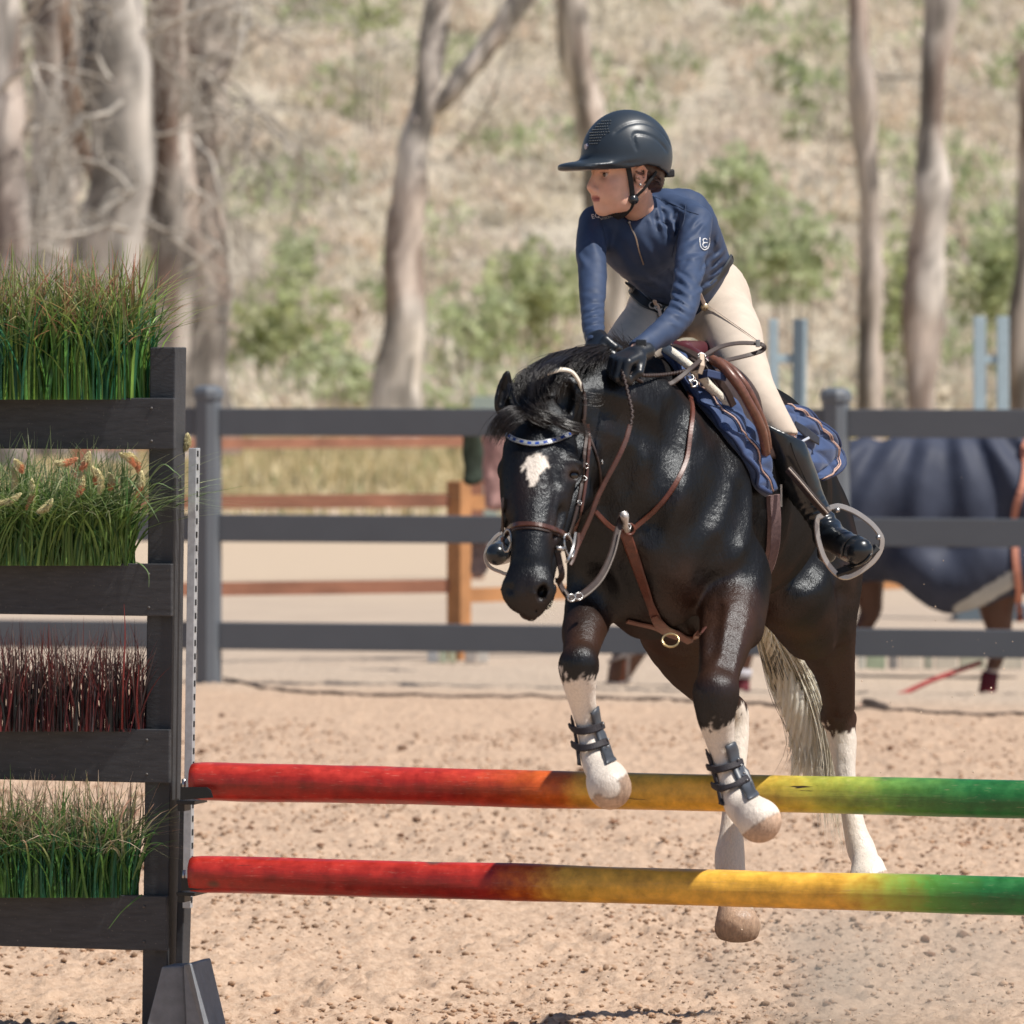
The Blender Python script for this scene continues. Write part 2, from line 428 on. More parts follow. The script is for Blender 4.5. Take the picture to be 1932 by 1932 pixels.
HS.ell(P(1023, 1117, 14.598), (0.0125, 0.030, 0.0205), 0.005, [[0.94, 0, -0.34], [0, 1, 0], [0.34, 0, 0.94]], 's')   # nostril
HS.ell(P(962, 1112, 14.60), (0.009, 0.022, 0.014), 0.007, None, 's')
HS.rc(P(978, 1149, 14.61), 0.0035, P(1008, 1153, 14.61), 0.0035, 0.006, 's'); HS.rc(P(1008, 1153, 14.61), 0.0035, P(1040, 1128, 14.68), 0.0030, 0.006, 's'); HS.rc(P(1000, 1128, 14.585), 0.003, P(998, 1146, 14.60), 0.003, 0.008, 's')   # mouth line
HS.rc(P(1048, 870, 14.745), 0.010, P(1052, 905, 14.735), 0.008, 0.03, 's'); HS.rc(P(1058, 965, 14.735), 0.008, P(1046, 1010, 14.70), 0.007, 0.025, 's')
HS.rc(P(1008, 1060, 14.585), 0.006, P(1012, 1088, 14.575), 0.006, 0.02, 's')
# eye sockets
HS.ell(P(1080, 896, 14.775), (0.0125, 0.02, 0.0095), 0.008, None, 's')
HC([(1066, 902, 14.783, 3.5), (1070, 892, 14.776, 4.5), (1080, 886, 14.773, 5), (1090, 889, 14.778, 4.5), (1095, 897, 14.79, 3.5)], 0.005)
HC([(1066, 903, 14.782, 3), (1074, 909, 14.777, 4), (1086, 908, 14.779, 4), (1095, 900, 14.79, 3)], 0.005)
HC([(1060, 876, 14.785, 6), (1078, 870, 14.778, 8), (1096, 876, 14.79, 6)], 0.012)
# ears
HC([(985, 800, 14.97, 38), (968, 775, 14.98, 24)], 0.03)
def ear(c, ru, rv, rd, ang, k=0.014):
    E_(*c, ru, rv, rd, k, ang); n_ = (-0.15, -0.9, 0.1)
    a = math.radians(ang); q = c[2]/F
    HS.ell(P(*c)+Vector((0.0, -rd*q*0.9, 0)), (ru*q*0.62, rd*q*0.9, rv*q*0.80), 0.004, [[math.cos(a), 0, math.sin(a)], [0, 1, 0], [-math.sin(a), 0, math.cos(a)]], 's')
ear((950, 738, 14.94), 14, 45, 15, -12)
ear((1066, 752, 14.92), 31, 46, 20, -8)
# fore leg, picture left
C_([(1130, 1105, 15.25, 62), (1108, 1165, 15.17, 46), (1098, 1215, 15.05, 38), (1092, 1258, 14.97, 36)], 0.03)
C_([(1091, 1250, 14.96, 38), (1092, 1278, 14.97, 34), (1098, 1320, 15.0, 27), (1108, 1370, 15.02, 21), (1120, 1425, 15.0, 25), (1130, 1448, 14.97, 29), (1142, 1462, 14.94, 30)], 0.02)
# fore leg, picture right
C_([(1392, 1085, 15.32, 62), (1380, 1150, 15.22, 60), (1368, 1205, 15.12, 52), (1356, 1265, 15.02, 41), (1350, 1310, 14.96, 41)], 0.04)
C_([(1350, 1305, 14.95, 43), (1350, 1345, 14.95, 38), (1356, 1385, 14.97, 30), (1368, 1440, 14.98, 22.5), (1386, 1492, 14.95, 26), (1396, 1518, 14.92, 31), (1412, 1535, 14.90, 33)], 0.02)
C_([(1412, 1110, 15.35, 40), (1404, 1190, 15.2, 30)], 0.04)
# hind leg, picture left (drawn forward under the belly)
C_([(1330, 1080, 16.35, 110), (1285, 1165, 16.35, 84), (1300, 1235, 16.75, 62), (1342, 1300, 17.17, 40), (1378, 1345, 17.32, 32)], 0.05)
C_([(1378, 1345, 17.32, 33), (1390, 1385, 17.30, 24), (1387, 1460, 17.25, 20), (1381, 1560, 17.20, 22), (1377, 1612, 17.17, 29), (1378, 1640, 17.15, 29), (1384, 1685, 17.12, 27)], 0.02)
# hind leg, picture right
C_([(1525, 990, 16.85, 80), (1545, 1060, 16.75, 84), (1548, 1140, 16.75, 72), (1560, 1210, 16.85, 56), (1576, 1270, 17.0, 38), (1583, 1330, 17.15, 31)], 0.05)
C_([(1490, 1110, 16.5, 80), (1530, 1190, 16.7, 58)], 0.05)
C_([(1572, 1352, 17.17, 25), (1594, 1356, 17.22, 24)], 0.02)
C_([(1583, 1355, 17.18, 30), (1590, 1400, 17.18, 27), (1596, 1470, 17.15, 19.5), (1612, 1560, 17.1, 21.5), (1624, 1600, 17.08, 27), (1632, 1622, 17.05, 26), (1638, 1645, 17.0, 28)], 0.02)
# hooves: cone frusta cut flat
def hoof(cor, toe, rc_, rt, k=0.006):
    a = P(*cor); b = P(*toe); HS.rc(a, px(rc_, cor[2]), b, px(rt, toe[2]), k)
hoof((1146, 1474, 14.92), (1150, 1486, 14.88), 41, 42, 0.015)
hoof((1420, 1535, 14.88), (1432, 1548, 14.82), 36, 43, 0.015)
hoof((1386, 1708, 17.08), (1391, 1746, 17.04), 31, 44, 0.012)
HS.ell(P(1388, 1767+184, 17.08), (0.30, 0.30, 0.29), 0.006, None, 's')
hoof((1638, 1640, 17.0), (1640, 1665, 16.95), 32, 42, 0.015)
# muscle lines: shallow grooves and ridges pressed into the surface
def groove(uv, r, depth, op='s'):
    X, Nn, ok = HS.hit(cr(uv, 3)); X = X+Nn*((r-depth) if op == 's' else (depth-r)); R_ = np.full(len(X), r); R_[0] *= 0.55; R_[-1] *= 0.55
    for i in range(len(X)-1): HS.rc(X[i], R_[i], X[i+1], R_[i+1], r*0.9, op)
groove([(1292, 750), (1266, 850), (1240, 950), (1214, 1008)], 0.045, 0.013)
groove([(1416, 905), (1398, 985), (1345, 1075)], 0.040, 0.010)
groove([(1188, 1030), (1200, 1100), (1206, 1165)], 0.030, 0.012)
groove([(1122, 1080), (1142, 1135), (1160, 1170)], 0.030, 0.010)
groove([(1350, 1125), (1346, 1190), (1342, 1245)], 0.022, 0.006)
groove([(1392, 1150), (1380, 1220), (1368, 1270)], 0.018, 0.005)
groove([(1118, 900), (1150, 985)], 0.035, 0.008)
groove([(1500, 1105), (1545, 1040), (1575, 970)], 0.035, 0.009)
groove([(1590, 1090), (1588, 1180), (1584, 1250)], 0.026, 0.007)
groove([(1112, 762), (1190, 792), (1244, 836)], 0.040, 0.007)
groove([(1335, 1135), (1330, 1190)], 0.012, 0.002)
groove([(1110, 1330), (1118, 1372), (1130, 1410)], 0.010, 0.0025)
groove([(1366, 1400), (1380, 1440)], 0.010, 0.0025)
groove([(1586, 1420), (1594, 1480), (1606, 1530)], 0.010, 0.0025)
groove([(1052, 940), (1046, 985), (1034, 1020)], 0.008, 0.004, 'u')
groove([(1040, 925), (1036, 960), (1028, 1000)], 0.006, 0.003, 'u')
# belly flesh folds, muscle relief
def relief(X):
    w = fbm(X*np.array([6.0, 6.0, 5.0]), 3)*0.012
    w += fbm(X*np.array([17.0, 17.0, 12.0])+9, 2)*0.0032
    ring = np.sin((X[:, 2]+0.35*X[:, 0])*95+fbm(X*9, 2)*3)*0.0010
    m = np.clip((X[:, 1]-15.9)*4, 0, 1)*np.clip((X[:, 2]-1.0)*6, 0, 1)
    return w*np.clip((X[:, 2]-0.75)*3, 0.15, 1)*np.clip((X[:, 1]-14.80)*5, 0.2, 1)+ring*m*0.25
HS.fn(relief)

def uvd(V):
    V = np.asarray(V); d = V[:, 1]; return CU+V[:, 0]*F/d, CV+(CH-V[:, 2])*F/d, d
BLACK = np.array([0.0042, 0.0034, 0.0034]); BROWN = np.array([0.036, 0.0155, 0.0085]); WHITE = np.array([0.80, 0.70, 0.60]); HOOF = np.array([0.40, 0.275, 0.195])
def sst(a, b, x): t = np.clip((x-a)/(b-a), 0, 1); return t*t*(3-2*t)
def horse_colors(V):
    u, v, d = uvd(V); n = fbm(V*26, 4); n2 = fbm(V*7+3, 3); hairn = fbm(V*np.array([150, 150, 22]), 2)
    col = np.tile(BLACK, (len(V), 1))
    br = sst(1060, 1240, v+n2*160)*0.80+sst(0.0, 0.45, n2)*0.30
    br = np.maximum(br, sst(-40, 30, 60-np.hypot((u-1602)*1.0, (v-1310)*0.55))*1.0)
    br = np.maximum(br, sst(0, 1, 1-np.hypot((u-1045)/24, (v-1010)/60))*0.3)
    br *= 1-sst(0, 1, 1.35-np.hypot((u-1092)/55, (v-1262)/45))*sst(15.6, 15.4, d)
    br *= 1-0.8*sst(1270, 1330, v)*sst(15.6, 15.4, d)
    br = np.clip(br, 0, 1)[:, None]
    col = col*(1-br)+BROWN*br
    w = np.zeros(len(V))
    j = n*34+hairn*26
    fl = (d < 15.7)
    w = np.maximum(w, sst(-3, 5, v-1277-j)*fl*(u < 1240))
    w = np.maximum(w, sst(-3, 5, v-1368-j+(u-1350)*0.25)*fl*(u >= 1240))
    bk = ~fl
    w = np.maximum(w, sst(-3, 5, v-1336-j)*bk*(u < 1440))
    w = np.maximum(w, sst(-3, 5, v-1392-j+np.abs(u-1590)*0.5)*bk*(u >= 1440))
    w *= v > 1200
    # star on the forehead
    a = np.clip(1-np.hypot((u-1012)/26, (v-875+(u-1013)*0.15)/19), -1, 1)
    b2 = np.clip(1-np.hypot((u-1004)/12, (v-895)/23), -1, 1)
    st = np.maximum(a, b2)+hairn*0.42+n*0.1
    w = np.maximum(w, sst(-0.02, 0.12, st)*(v < 940)*(d < 15))
    w = w[:, None]; col = col*(1-w)+WHITE*(0.86+0.22*n2[:, None])*w
    # hooves
    h = np.zeros(len(V))
    h = np.maximum(h, sst(-2, 3, (u-1146)*0.75+(v-1484)+n*10+0.0)*(u < 1240)*fl*sst(-2, 3, np.hypot(u-1150, v-1486)-20))
    h = np.maximum(h, sst(-2, 3, (u-1428)*0.62+(v-1556)+n*8)*(u >= 1240)*fl)
    h = np.maximum(h, sst(-2, 3, v-1704+n*8-(u-1388)*0.25)*bk*(u < 1440)); h = np.maximum(h, sst(-2, 3, v-1652+(u-1640)*0.3+n*8)*bk*(u >= 1440))
    h *= v > 1400; ln = (h*(1-h)*4)[:, None]; h = h[:, None]
    dirt = np.clip(0.9+n2*0.7, 0.5, 1.2)[:, None]*(1+0.42*fl[:, None])
    stri = 1+0.16*np.sin(u*0.9+n*14)[:, None]; col = (col*(1-h)+HOOF*dirt*stri*h)*(1-0.45*ln)
    # browner hair round the eye and on the muzzle
    e_ = (sst(0, 0.7, 1-np.hypot((u-1080)/24, (v-892)/24))*0.75+sst(0, 0.8, 1-np.hypot((u-1008)/50, (v-1120)/52))*0.45+sst(0, 0.8, 1-np.hypot((u-1040)/16, (v-990)/46))*0.4)*(d < 15.0)*(w[:, 0] < 0.5)
    e_ = np.clip(e_*(0.8+n2), 0, 1)[:, None]; col = col*(1-e_)+np.array([0.040, 0.024, 0.018])*e_
    # inside of the nostril and eyelid skin
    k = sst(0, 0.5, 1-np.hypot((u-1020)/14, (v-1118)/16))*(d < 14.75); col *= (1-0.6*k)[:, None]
    return col
def coat_mat():
    m, t, b = nt('horse_coat')
    a = t.nodes.new('ShaderNodeAttribute'); a.attribute_name = 'Col'
    v = coords(t, (1, 1, 0.25)); f = noise(t, v, 230, 3, 0.6); f2 = noise(t, coords(t), 9, 4); f3 = noise(t, coords(t, (1, 1, 0.45)), 75, 3, 0.6)
    g = ramp(t, f, [(0.3, (0.90,)*3), (0.7, (1.10,)*3)])
    t.links.new(mix(t, 1.0, a.outputs['Color'], g, 'MULTIPLY'), b.inputs['Base Color'])
    rr_ = mix(t, 0.5, ramp(t, f2, [(0.35, (0.24,)*3), (0.65, (0.36,)*3)]), ramp(t, f, [(0.3, (0.24,)*3), (0.7, (0.44,)*3)]))
    b.inputs['Specular IOR Level'].default_value = 0.0; b.inputs['Roughness'].default_value = 0.9
    gl_ = t.nodes.new('ShaderNodeBsdfGlossy'); gl_.inputs['Color'].default_value = (0.92, 0.96, 1.0, 1); t.links.new(rr_, gl_.inputs['Roughness'])
    n1 = bump(t, b, f, 0.48, 0.0033); n2 = bump(t, b, f3, 0.34, 0.006, n1); n3 = bump(t, b, noise(t, coords(t), 24, 3), 0.25, 0.012, n2); t.links.new(n3, gl_.inputs['Normal'])
    g2 = t.nodes.new('ShaderNodeBsdfGlossy'); g2.inputs['Color'].default_value = (0.90, 0.95, 1.0, 1); g2.inputs['Roughness'].default_value = 0.54; t.links.new(n2, g2.inputs['Normal'])
    m0 = t.nodes.new('ShaderNodeMixShader'); m0.inputs[0].default_value = 0.013; t.links.new(b.outputs[0], m0.inputs[1]); t.links.new(g2.outputs[0], m0.inputs[2])
    mx = t.nodes.new('ShaderNodeMixShader'); mx.inputs[0].default_value = 0.021; t.links.new(m0.outputs[0], mx.inputs[1]); t.links.new(gl_.outputs[0], mx.inputs[2])
    o = [n for n in t.nodes if n.type == 'OUTPUT_MATERIAL'][0]; t.links.new(mx.outputs[0], o.inputs[0])
    return m
M_coat = coat_mat()
horse = empty('horse', (P(1400, 1800, 16.0).x, 16.0, 0.0), 'black horse with white star and white lower legs cantering over the coloured poles', 'horse')
V, Q = HS.mesh(0.0075); V = smooth_np(V, Q, 3, 0.45)
body = mesh_np('body', V, Q, horse_colors(V), M_coat, horse)
# eyes
M_eye = simple('horse_eye', (0.012, 0.007, 0.005), 0.06, var=0.1, bs=0, spec=0.8)
def ball(name, c, r, mat, parent, sc_=(1, 1, 1), seg=20):
    bm = bmesh.new(); bmesh.ops.create_uvsphere(bm, u_segments=seg, v_segments=seg//2+2, radius=r)
    for w in bm.verts: w.co = Vector((w.co.x*sc_[0], w.co.y*sc_[1], w.co.z*sc_[2]))+Vector(c)
    me = bpy.data.meshes.new(name); bm.to_mesh(me); bm.free(); return link(name, me, mat, parent)
ball('eye', P(1080, 897, 14.793), 0.0172, M_eye, horse); ball('eye', P(949, 890, 14.875), 0.0125, M_eye, horse)
# ================================================================ HORSE: hair
M_black_hair = simple('black_hair', (0.014, 0.010, 0.009), 0.36, var=0.5, nscale=60, bs=0, spec=0.6)
def pale_hair():
    m, t, b = nt('pale_tail_hair'); c = ramp(t, noise(t, coords(t, (3, 3, 0.4)), 25, 3), [(0.3, (0.90, 0.84, 0.70)), (0.6, (0.98, 0.95, 0.86))]); t.links.new(c, b.inputs['Base Color']); b.inputs['Roughness'].default_value = 0.5
    tr = t.nodes.new('ShaderNodeBsdfTranslucent'); t.links.new(c, tr.inputs[0]); mx = t.nodes.new('ShaderNodeMixShader'); mx.inputs[0].default_value = 0.55
    t.links.new(b.outputs[0], mx.inputs[1]); t.links.new(tr.outputs[0], mx.inputs[2]); o = [n for n in t.nodes if n.type == 'OUTPUT_MATERIAL'][0]; t.links.new(mx.outputs[0], o.inputs[0]); return m
M_tail_hair = pale_hair()
def strands(guides, n, spread, jit, r0, name, mat, parent, seed=1, tipspread=2.0, k=12, kind=None):
    """guides: list of layout polylines [(u,v,d)...]; strands interpolate between neighbouring guides"""
    rr = np.random.RandomState(seed); G = [np.array([P(*p) for p in cr(g, 8)]) for g in guides]
    G = [g[np.linspace(0, len(g)-1, k).round().astype(int)] for g in G]; out = []
    t = np.linspace(0, 1, k)[:, None]
    for i in range(n):
        if len(G) > 1:
            a = rr.rand()*(len(G)-1); j = int(a); a -= j; b = G[j]*(1-a)+G[j+1]*a
        else: b = G[0]
        off = rr.randn(3)*spread; o2 = rr.randn(3)*jit
        L = 0.6+0.4*rr.rand(); idx = np.linspace(0, (k-1)*L, k); lo_ = np.floor(idx).astype(int).clip(0, k-2); fr = (idx-lo_)[:, None]
        b = b[lo_]*(1-fr)+b[lo_+1]*fr
        out.append(b+off*(0.4+tipspread*t*0.5)+o2*np.sin(t*3+rr.rand()*6)*t)
    return hair(name, out, mat, parent, r0, kind)
# tail
strands([[(1425, 1170, 17.02), (1450, 1260, 17.60), (1490, 1350, 17.70), (1510, 1420, 17.70), (1490, 1470, 17.70)],
         [(1440, 1160, 17.02), (1478, 1260, 17.60), (1515, 1350, 17.70), (1530, 1430, 17.70), (1520, 1480, 17.70)],
         [(1440, 1150, 17.07), (1505, 1240, 17.60), (1545, 1340, 17.65), (1562, 1440, 17.70), (1560, 1520, 17.70), (1572, 1590, 17.70)],
         [(1450, 1150, 17.07), (1520, 1235, 17.60), (1560, 1330, 17.65), (1576, 1430, 17.70), (1578, 1500, 17.70), (1590, 1600, 17.70)]],
        620, 0.016, 0.012, 0.0019, 'tail', M_tail_hair, horse, 3, 1.2)
strands([[(1428, 1175, 17.07), (1455, 1290, 17.65), (1500, 1400, 17.70), (1470, 1480, 17.72)], [(1440, 1165, 17.07), (1490, 1300, 17.65), (1530, 1400, 17.70), (1530, 1490, 17.72)]],
        26, 0.012, 0.012, 0.0012, 'tail_dark_strands', M_black_hair, horse, 5, 1.4)
TC = SDF()  # solid core added beneath the strands to brighten the tail
TC.chain([hp(1436, 1175, 17.06, 9), hp(1466, 1250, 17.55, 17), hp(1500, 1330, 17.66, 26), hp(1526, 1400, 17.72, 30), hp(1540, 1455, 17.74, 24), hp(1552, 1510, 17.74, 12)], 0.02)
TC.chain([hp(1500, 1330, 17.66, 16), hp(1508, 1410, 17.72, 15), hp(1500, 1460, 17.74, 7)], 0.03)
TC.fn(lambda X: 0.006*np.sin((X[:, 0]*1.0-X[:, 2]*0.10)*330+vnoise(X*6)*9)+vnoise(X*np.array([60, 60, 8]))*0.006)
V, Q = TC.mesh(0.006); mesh_np('tail_core', V, Q, None, M_tail_hair, horse)
# mane lying over the crest, from the poll to the withers
strands([[(1005, 735, 14.90), (990, 715, 14.90), (975, 735, 14.86), (985, 775, 14.84)],
         [(1060, 690, 15.0), (1020, 692, 14.93), (975, 722, 14.87), (985, 780, 14.83)],
         [(1100, 668, 15.08), (1050, 672, 14.97), (1010, 705, 14.87), (1030, 770, 14.83)],
         [(1140, 655, 15.15), (1090, 662, 15.0), (1060, 690, 14.93), (1050, 740, 14.86)],
         [(1158, 655, 15.2), (1130, 668, 15.05), (1095, 690, 14.97), (1080, 725, 14.92)]], 760, 0.006, 0.008, 0.0011, 'mane', M_black_hair, horse, 6)
strands([[(1170, 660, 15.35), (1150, 672, 15.15), (1130, 700, 15.05)], [(1148, 655, 15.25), (1120, 668, 15.05), (1108, 705, 15.0)], [(1110, 664, 15.15), (1080, 672, 15.0), (1078, 700, 14.95)]],
        420, 0.006, 0.006, 0.0011, 'mane', M_black_hair, horse, 16)
strands([[(1180, 678, 15.35), (1160, 650, 15.3), (1138, 622, 15.25)], [(1225, 690, 15.5), (1190, 658, 15.45), (1160, 630, 15.4)], [(1262, 700, 15.55), (1225, 672, 15.5), (1200, 652, 15.45)]],
        160, 0.006, 0.010, 0.0011, 'mane', M_black_hair, horse, 7)
# forelock swept to both sides
strands([[(1000, 765, 14.84), (960, 768, 14.80), (930, 792, 14.78), (908, 838, 14.80)], [(1000, 775, 14.82), (970, 780, 14.78), (945, 810, 14.77), (925, 850, 14.80)],
         [(1005, 785, 14.81), (985, 795, 14.77), (962, 815, 14.76), (948, 838, 14.78)]], 330, 0.004, 0.006, 0.0010, 'forelock', M_black_hair, horse, 8)
strands([[(1000, 770, 14.84), (1040, 785, 14.79), (1080, 800, 14.79), (1128, 808, 14.84)], [(1010, 785, 14.82), (1050, 800, 14.77), (1090, 815, 14.78), (1145, 830, 14.86)]],
        150, 0.004, 0.006, 0.0009, 'forelock', M_black_hair, horse, 9)
strands([[(985, 735, 14.87), (1000, 765, 14.81), (1030, 790, 14.78), (1060, 797, 14.80)], [(960, 725, 14.9), (975, 765, 14.82), (1000, 785, 14.79), (1035, 798, 14.79)], [(1020, 730, 14.88), (1030, 765, 14.82), (1045, 785, 14.80), (1075, 790, 14.82)]],
        420, 0.006, 0.006, 0.0010, 'forelock', M_black_hair, horse, 10)
strands([[(1075, 715, 14.95), (1095, 735, 14.9), (1125, 735, 14.9), (1135, 720, 14.9)], [(1080, 760, 14.9), (1100, 772, 14.88), (1128, 765, 14.9), (1138, 745, 14.92)]], 14, 0.006, 0.01, 0.0007, 'forelock', M_black_hair, horse, 11)
# whiskers
strands([[(1035, 1130, 14.66), (1050, 1138, 14.66), (1062, 1136, 14.67)], [(1030, 1150, 14.68), (1040, 1160, 14.68), (1048, 1172, 14.68)], [(1000, 1162, 14.68), (1004, 1175, 14.68), (1012, 1184, 14.68)]],
        26, 0.004, 0.004, 0.0004, 'whiskers', M_tail_hair, horse, 12)

# ================================================================ TACK
def push_out(X, sdf, off, it=5):
    X = np.array(X, dtype=float)
    for _ in range(it):
        f = sdf.eval(X); b = f < off
        if not b.any(): break
        X[b] += sdf.grad(X[b])*(off-f[b])[:, None]
    return X
M_leather = simple('brown_leather', (0.075, 0.028, 0.018), 0.33, var=0.3, nscale=60, bs=0.25, bd=0.001, bscale=300)
M_leather_red = simple('red_brown_leather', (0.11, 0.032, 0.018), 0.42, var=0.25, nscale=60, bs=0.25, bd=0.001, bscale=300)
M_leather_dark = simple('dark_leather', (0.034, 0.018, 0.014), 0.58, var=0.3, nscale=60, bs=0.2, bd=0.001, bscale=300)
M_steel = simple('polished_steel', (0.42, 0.41, 0.40), 0.32, 0.9, var=0.1, bs=0)
M_alu = simple('satin_stirrup_metal', (0.50, 0.46, 0.43), 0.42, 0.5, var=0.08, bs=0)
M_fleece = simple('cream_fleece', (0.72, 0.66, 0.56), 0.9, var=0.12, nscale=150, bs=0.6, bd=0.004, bscale=220)
M_stone = None
bridle = empty('bridle', P(1010, 1000, 14.6), 'brown leather bridle with a blue and silver jewelled browband on the black horse', 'bridle')
def ring(name, c, r, tr, mat, parent, nrm=(0, -1, 0), sx=1, seg=28, rot=0):
    n = Vector(nrm).normalized(); a = n.cross(Vector((0, 0, 1))).normalized(); b = n.cross(a)
    a, b = a*math.cos(rot)+b*math.sin(rot), -a*math.sin(rot)+b*math.cos(rot)
    pts = [Vector(c)+a*math.cos(t)*r*sx+b*math.sin(t)*r for t in np.linspace(0, 2*math.pi, seg+1)]
    m = MB(); m.tube(pts, tr, 8, False); return m.build(name, mat, parent, True)
nb = strap('noseband', HS, [(950, 1018), (955.7, 1004), (972, 991), (1004, 989.6), (1036.8, 996), (1060, 1006), (1072, 1014)], 0.014, M_leather, bridle, 0.007, 0.004)
strap('padding', HS, [(951, 1023), (957, 1011), (973, 998), (1004, 996.5), (1036, 1003), (1060, 1013), (1071, 1019)], 0.006, M_leather_dark, nb, 0.004, 0.002)
strap('cheekpiece', HS, [(1098, 790), (1106, 817.7), (1102, 853), (1099, 895.6), (1089, 950), (1078, 990), (1070, 1012)], 0.010, M_leather_dark, bridle, 0.004, 0.004)
strap('cheekpiece', HS, [(1108, 800), (1111, 830), (1108, 870), (1104, 910), (1094, 965), (1085, 1005)], 0.009, M_leather, bridle, 0.004, 0.004)
strap('cheekpiece', HS, [(952, 940), (952, 975), (953, 1010), (956, 1030)], 0.012, M_leather_dark, bridle, 0.004, 0.006)
strap('throatlatch', HS, [(1104, 800), (1114.6, 834), (1127, 869.6), (1133, 918), (1128, 950)], 0.008, M_leather_dark, bridle, 0.004, 0.003)
free_strap('crown_piece', [(1012, 714, 14.83), (1028, 706, 14.83), (1046, 700, 14.84), (1061, 697, 14.86), (1079, 702, 14.88), (1092, 719, 14.90), (1097, 736, 14.92)], 0.0125, M_fleece, bridle, 0.006, (0.1, -0.75, 0.7))
strands([[(1088, 668, 14.98), (1062, 682, 14.84), (1040, 705, 14.79), (1030, 745, 14.78)], [(1060, 672, 14.95), (1035, 690, 14.83), (1015, 715, 14.79), (1008, 750, 14.78)], [(1040, 676, 14.93), (1012, 700, 14.83), (1000, 725, 14.79), (998, 760, 14.78)]],
        150, 0.004, 0.006, 0.0010, 'mane', M_black_hair, horse, 36)
strap('headpiece', HS, [(1093, 722), (1099, 740), (1102, 762), (1100, 792)], 0.012, M_leather_dark, bridle, 0.005, 0.004)
bb_uv = [(952, 810), (960, 822), (975, 832), (997.8, 838.8), (1020.5, 838.8), (1046.5, 832), (1072.4, 821), (1092, 810)]
bb = strap('browband', HS, bb_uv, 0.0125, M_leather_dark, bridle, 0.004, 0.006)
# stones of the browband
M_blue_stone = simple('blue_stone', (0.02, 0.06, 0.30), 0.12, var=0.3, bs=0, spec=0.8, coat=0.6)
M_clear_stone = simple('clear_stone', (0.62, 0.64, 0.66), 0.12, 0.5, var=0.2, bs=0)
q = cr(bb_uv[1:7], 7); X, Nn, ok = HS.hit(q)
X = X+Nn*0.0085
for _ in range(2): X[1:-1] = (X[:-2]+X[2:]+2*X[1:-1])/4
mb_, mc_ = MB(), MB()
for i in range(len(X)-1):
    t = Vector(X[min(i+1, len(X)-1)]-X[i]); n = Vector(Nn[i]); t.normalize(); b = n.cross(t).normalized()
    M3 = Matrix((t, b, n)).transposed()
    (mb_ if (i // 2) % 2 else mc_).box((X[i]+X[i+1])/2, (0.0062, 0.0062, 0.004), M3)
    for s_ in (-1, 1):
        for f_ in (0.25, 0.75): mc_.box(Vector(X[i]*(1-f_)+X[i+1]*f_)+b*s_*0.0052, (0.0022, 0.0026, 0.003), M3)
mb_.build('blue_stones', M_blue_stone, bb); mc_.build('clear_stones', M_clear_stone, bb)
# bit, rings and rein ends
bit = ring('bit_ring', P(1073, 1030, 14.72), 0.030, 0.0032, M_steel, bridle, (0.7, -0.7, 0.1), 0.5, rot=0.25)
ring('bit_ring', P(957, 1020, 14.74), 0.028, 0.003, M_steel, bridle, (-0.75, -0.6, 0.1), 0.6)
m = MB(); m.tube([P(1050, 1034, 14.69), P(1066, 1036, 14.71)], 0.006, 8); m.build('bit_mouthpiece', M_steel, bridle, True)
for uv_ in ((1104, 880), (1100, 905), (1089, 950), (1131, 920), (1130, 872), (1068, 1010)):
    X1, N1, _ = HS.hit([uv_]); c = Vector(X1[0])+Vector(N1[0])*0.009
    ring('buckle', c, 0.0062, 0.0014, M_steel, bridle, N1[0], 1.0, 10)
# curb hooks and the leather rein ends hanging behind the bit
free_strap('rein_billet', [(1086, 1005, 14.76), (1082, 1030, 14.72), (1074, 1052, 14.70), (1068, 1062, 14.70)], 0.007, M_steel, bridle)
free_strap('rein_billet', [(1092, 1006, 14.78), (1090, 1030, 14.76), (1082, 1055, 14.74), (1076, 1066, 14.73)], 0.008, M_leather, bridle)
free_strap('lower_strap', [(1052, 1042, 14.72), (1056, 1062, 14.72), (1060, 1085, 14.72), (1052, 1100, 14.74)], 0.016, M_leather_dark, bridle, 0.006)
def tubeo(name, pts, r, mat, parent, n=6, sides=8):
    m = MB(); m.tube([P(*p) for p in cr(pts, n)], r, sides); return m.build(name, mat, parent, True)
# reins: from the bit to the hand, then the loop back over the withers
reins = empty('reins', P(1185, 760, 14.95), 'brown plaited leather reins from the bit to the gloved hands and over the saddle', 'reins')
def plait(name, pts, w, mat, parent, n=10):
    """braided strap: a chain of overlapping knuckles"""
    q = cr(pts, n); X = np.array([P(*a) for a in q]); L = np.r_[0, np.cumsum(np.linalg.norm(np.diff(X, axis=0), axis=1))]
    k = int(L[-1]/(w*0.75)); s_ = np.linspace(0, L[-1], k); Y = np.stack([np.interp(s_, L, X[:, i]) for i in range(3)], 1); m = MB()
    for i in range(k-1):
        t = Vector(Y[i+1]-Y[i]).normalized(); n_ = Vector((0, -1, 0.1)); n_ = (n_-t*n_.dot(t)).normalized(); b = t.cross(n_)
        sg = 1 if i % 2 else -1; e = b*w*0.32*sg
        m.tube([Vector(Y[i])-t*w*0.35-e, Vector((Y[i]+Y[i+1])/2)+n_*w*0.18, Vector(Y[i+1])+t*w*0.35+e], [w*0.22, w*0.34, w*0.22], 6)
    return m.build(name, mat, parent, True)
plait('braided_rein', [(1171, 690, 15.0), (1178, 715, 14.96), (1184, 740, 14.93), (1192.5, 778.8, 14.88), (1189, 804.7, 14.86)], 0.011, M_leather_dark, reins)
free_strap('rein_strap', [(1189, 802, 14.86), (1181, 830, 14.84), (1166.5, 863, 14.82), (1130.8, 931, 14.80), (1114.6, 973.4, 14.79), (1094, 1020, 14.78), (1080, 1052, 14.76)], 0.0135, M_leather, reins, 0.004, (0.35, -0.9, 0.2))
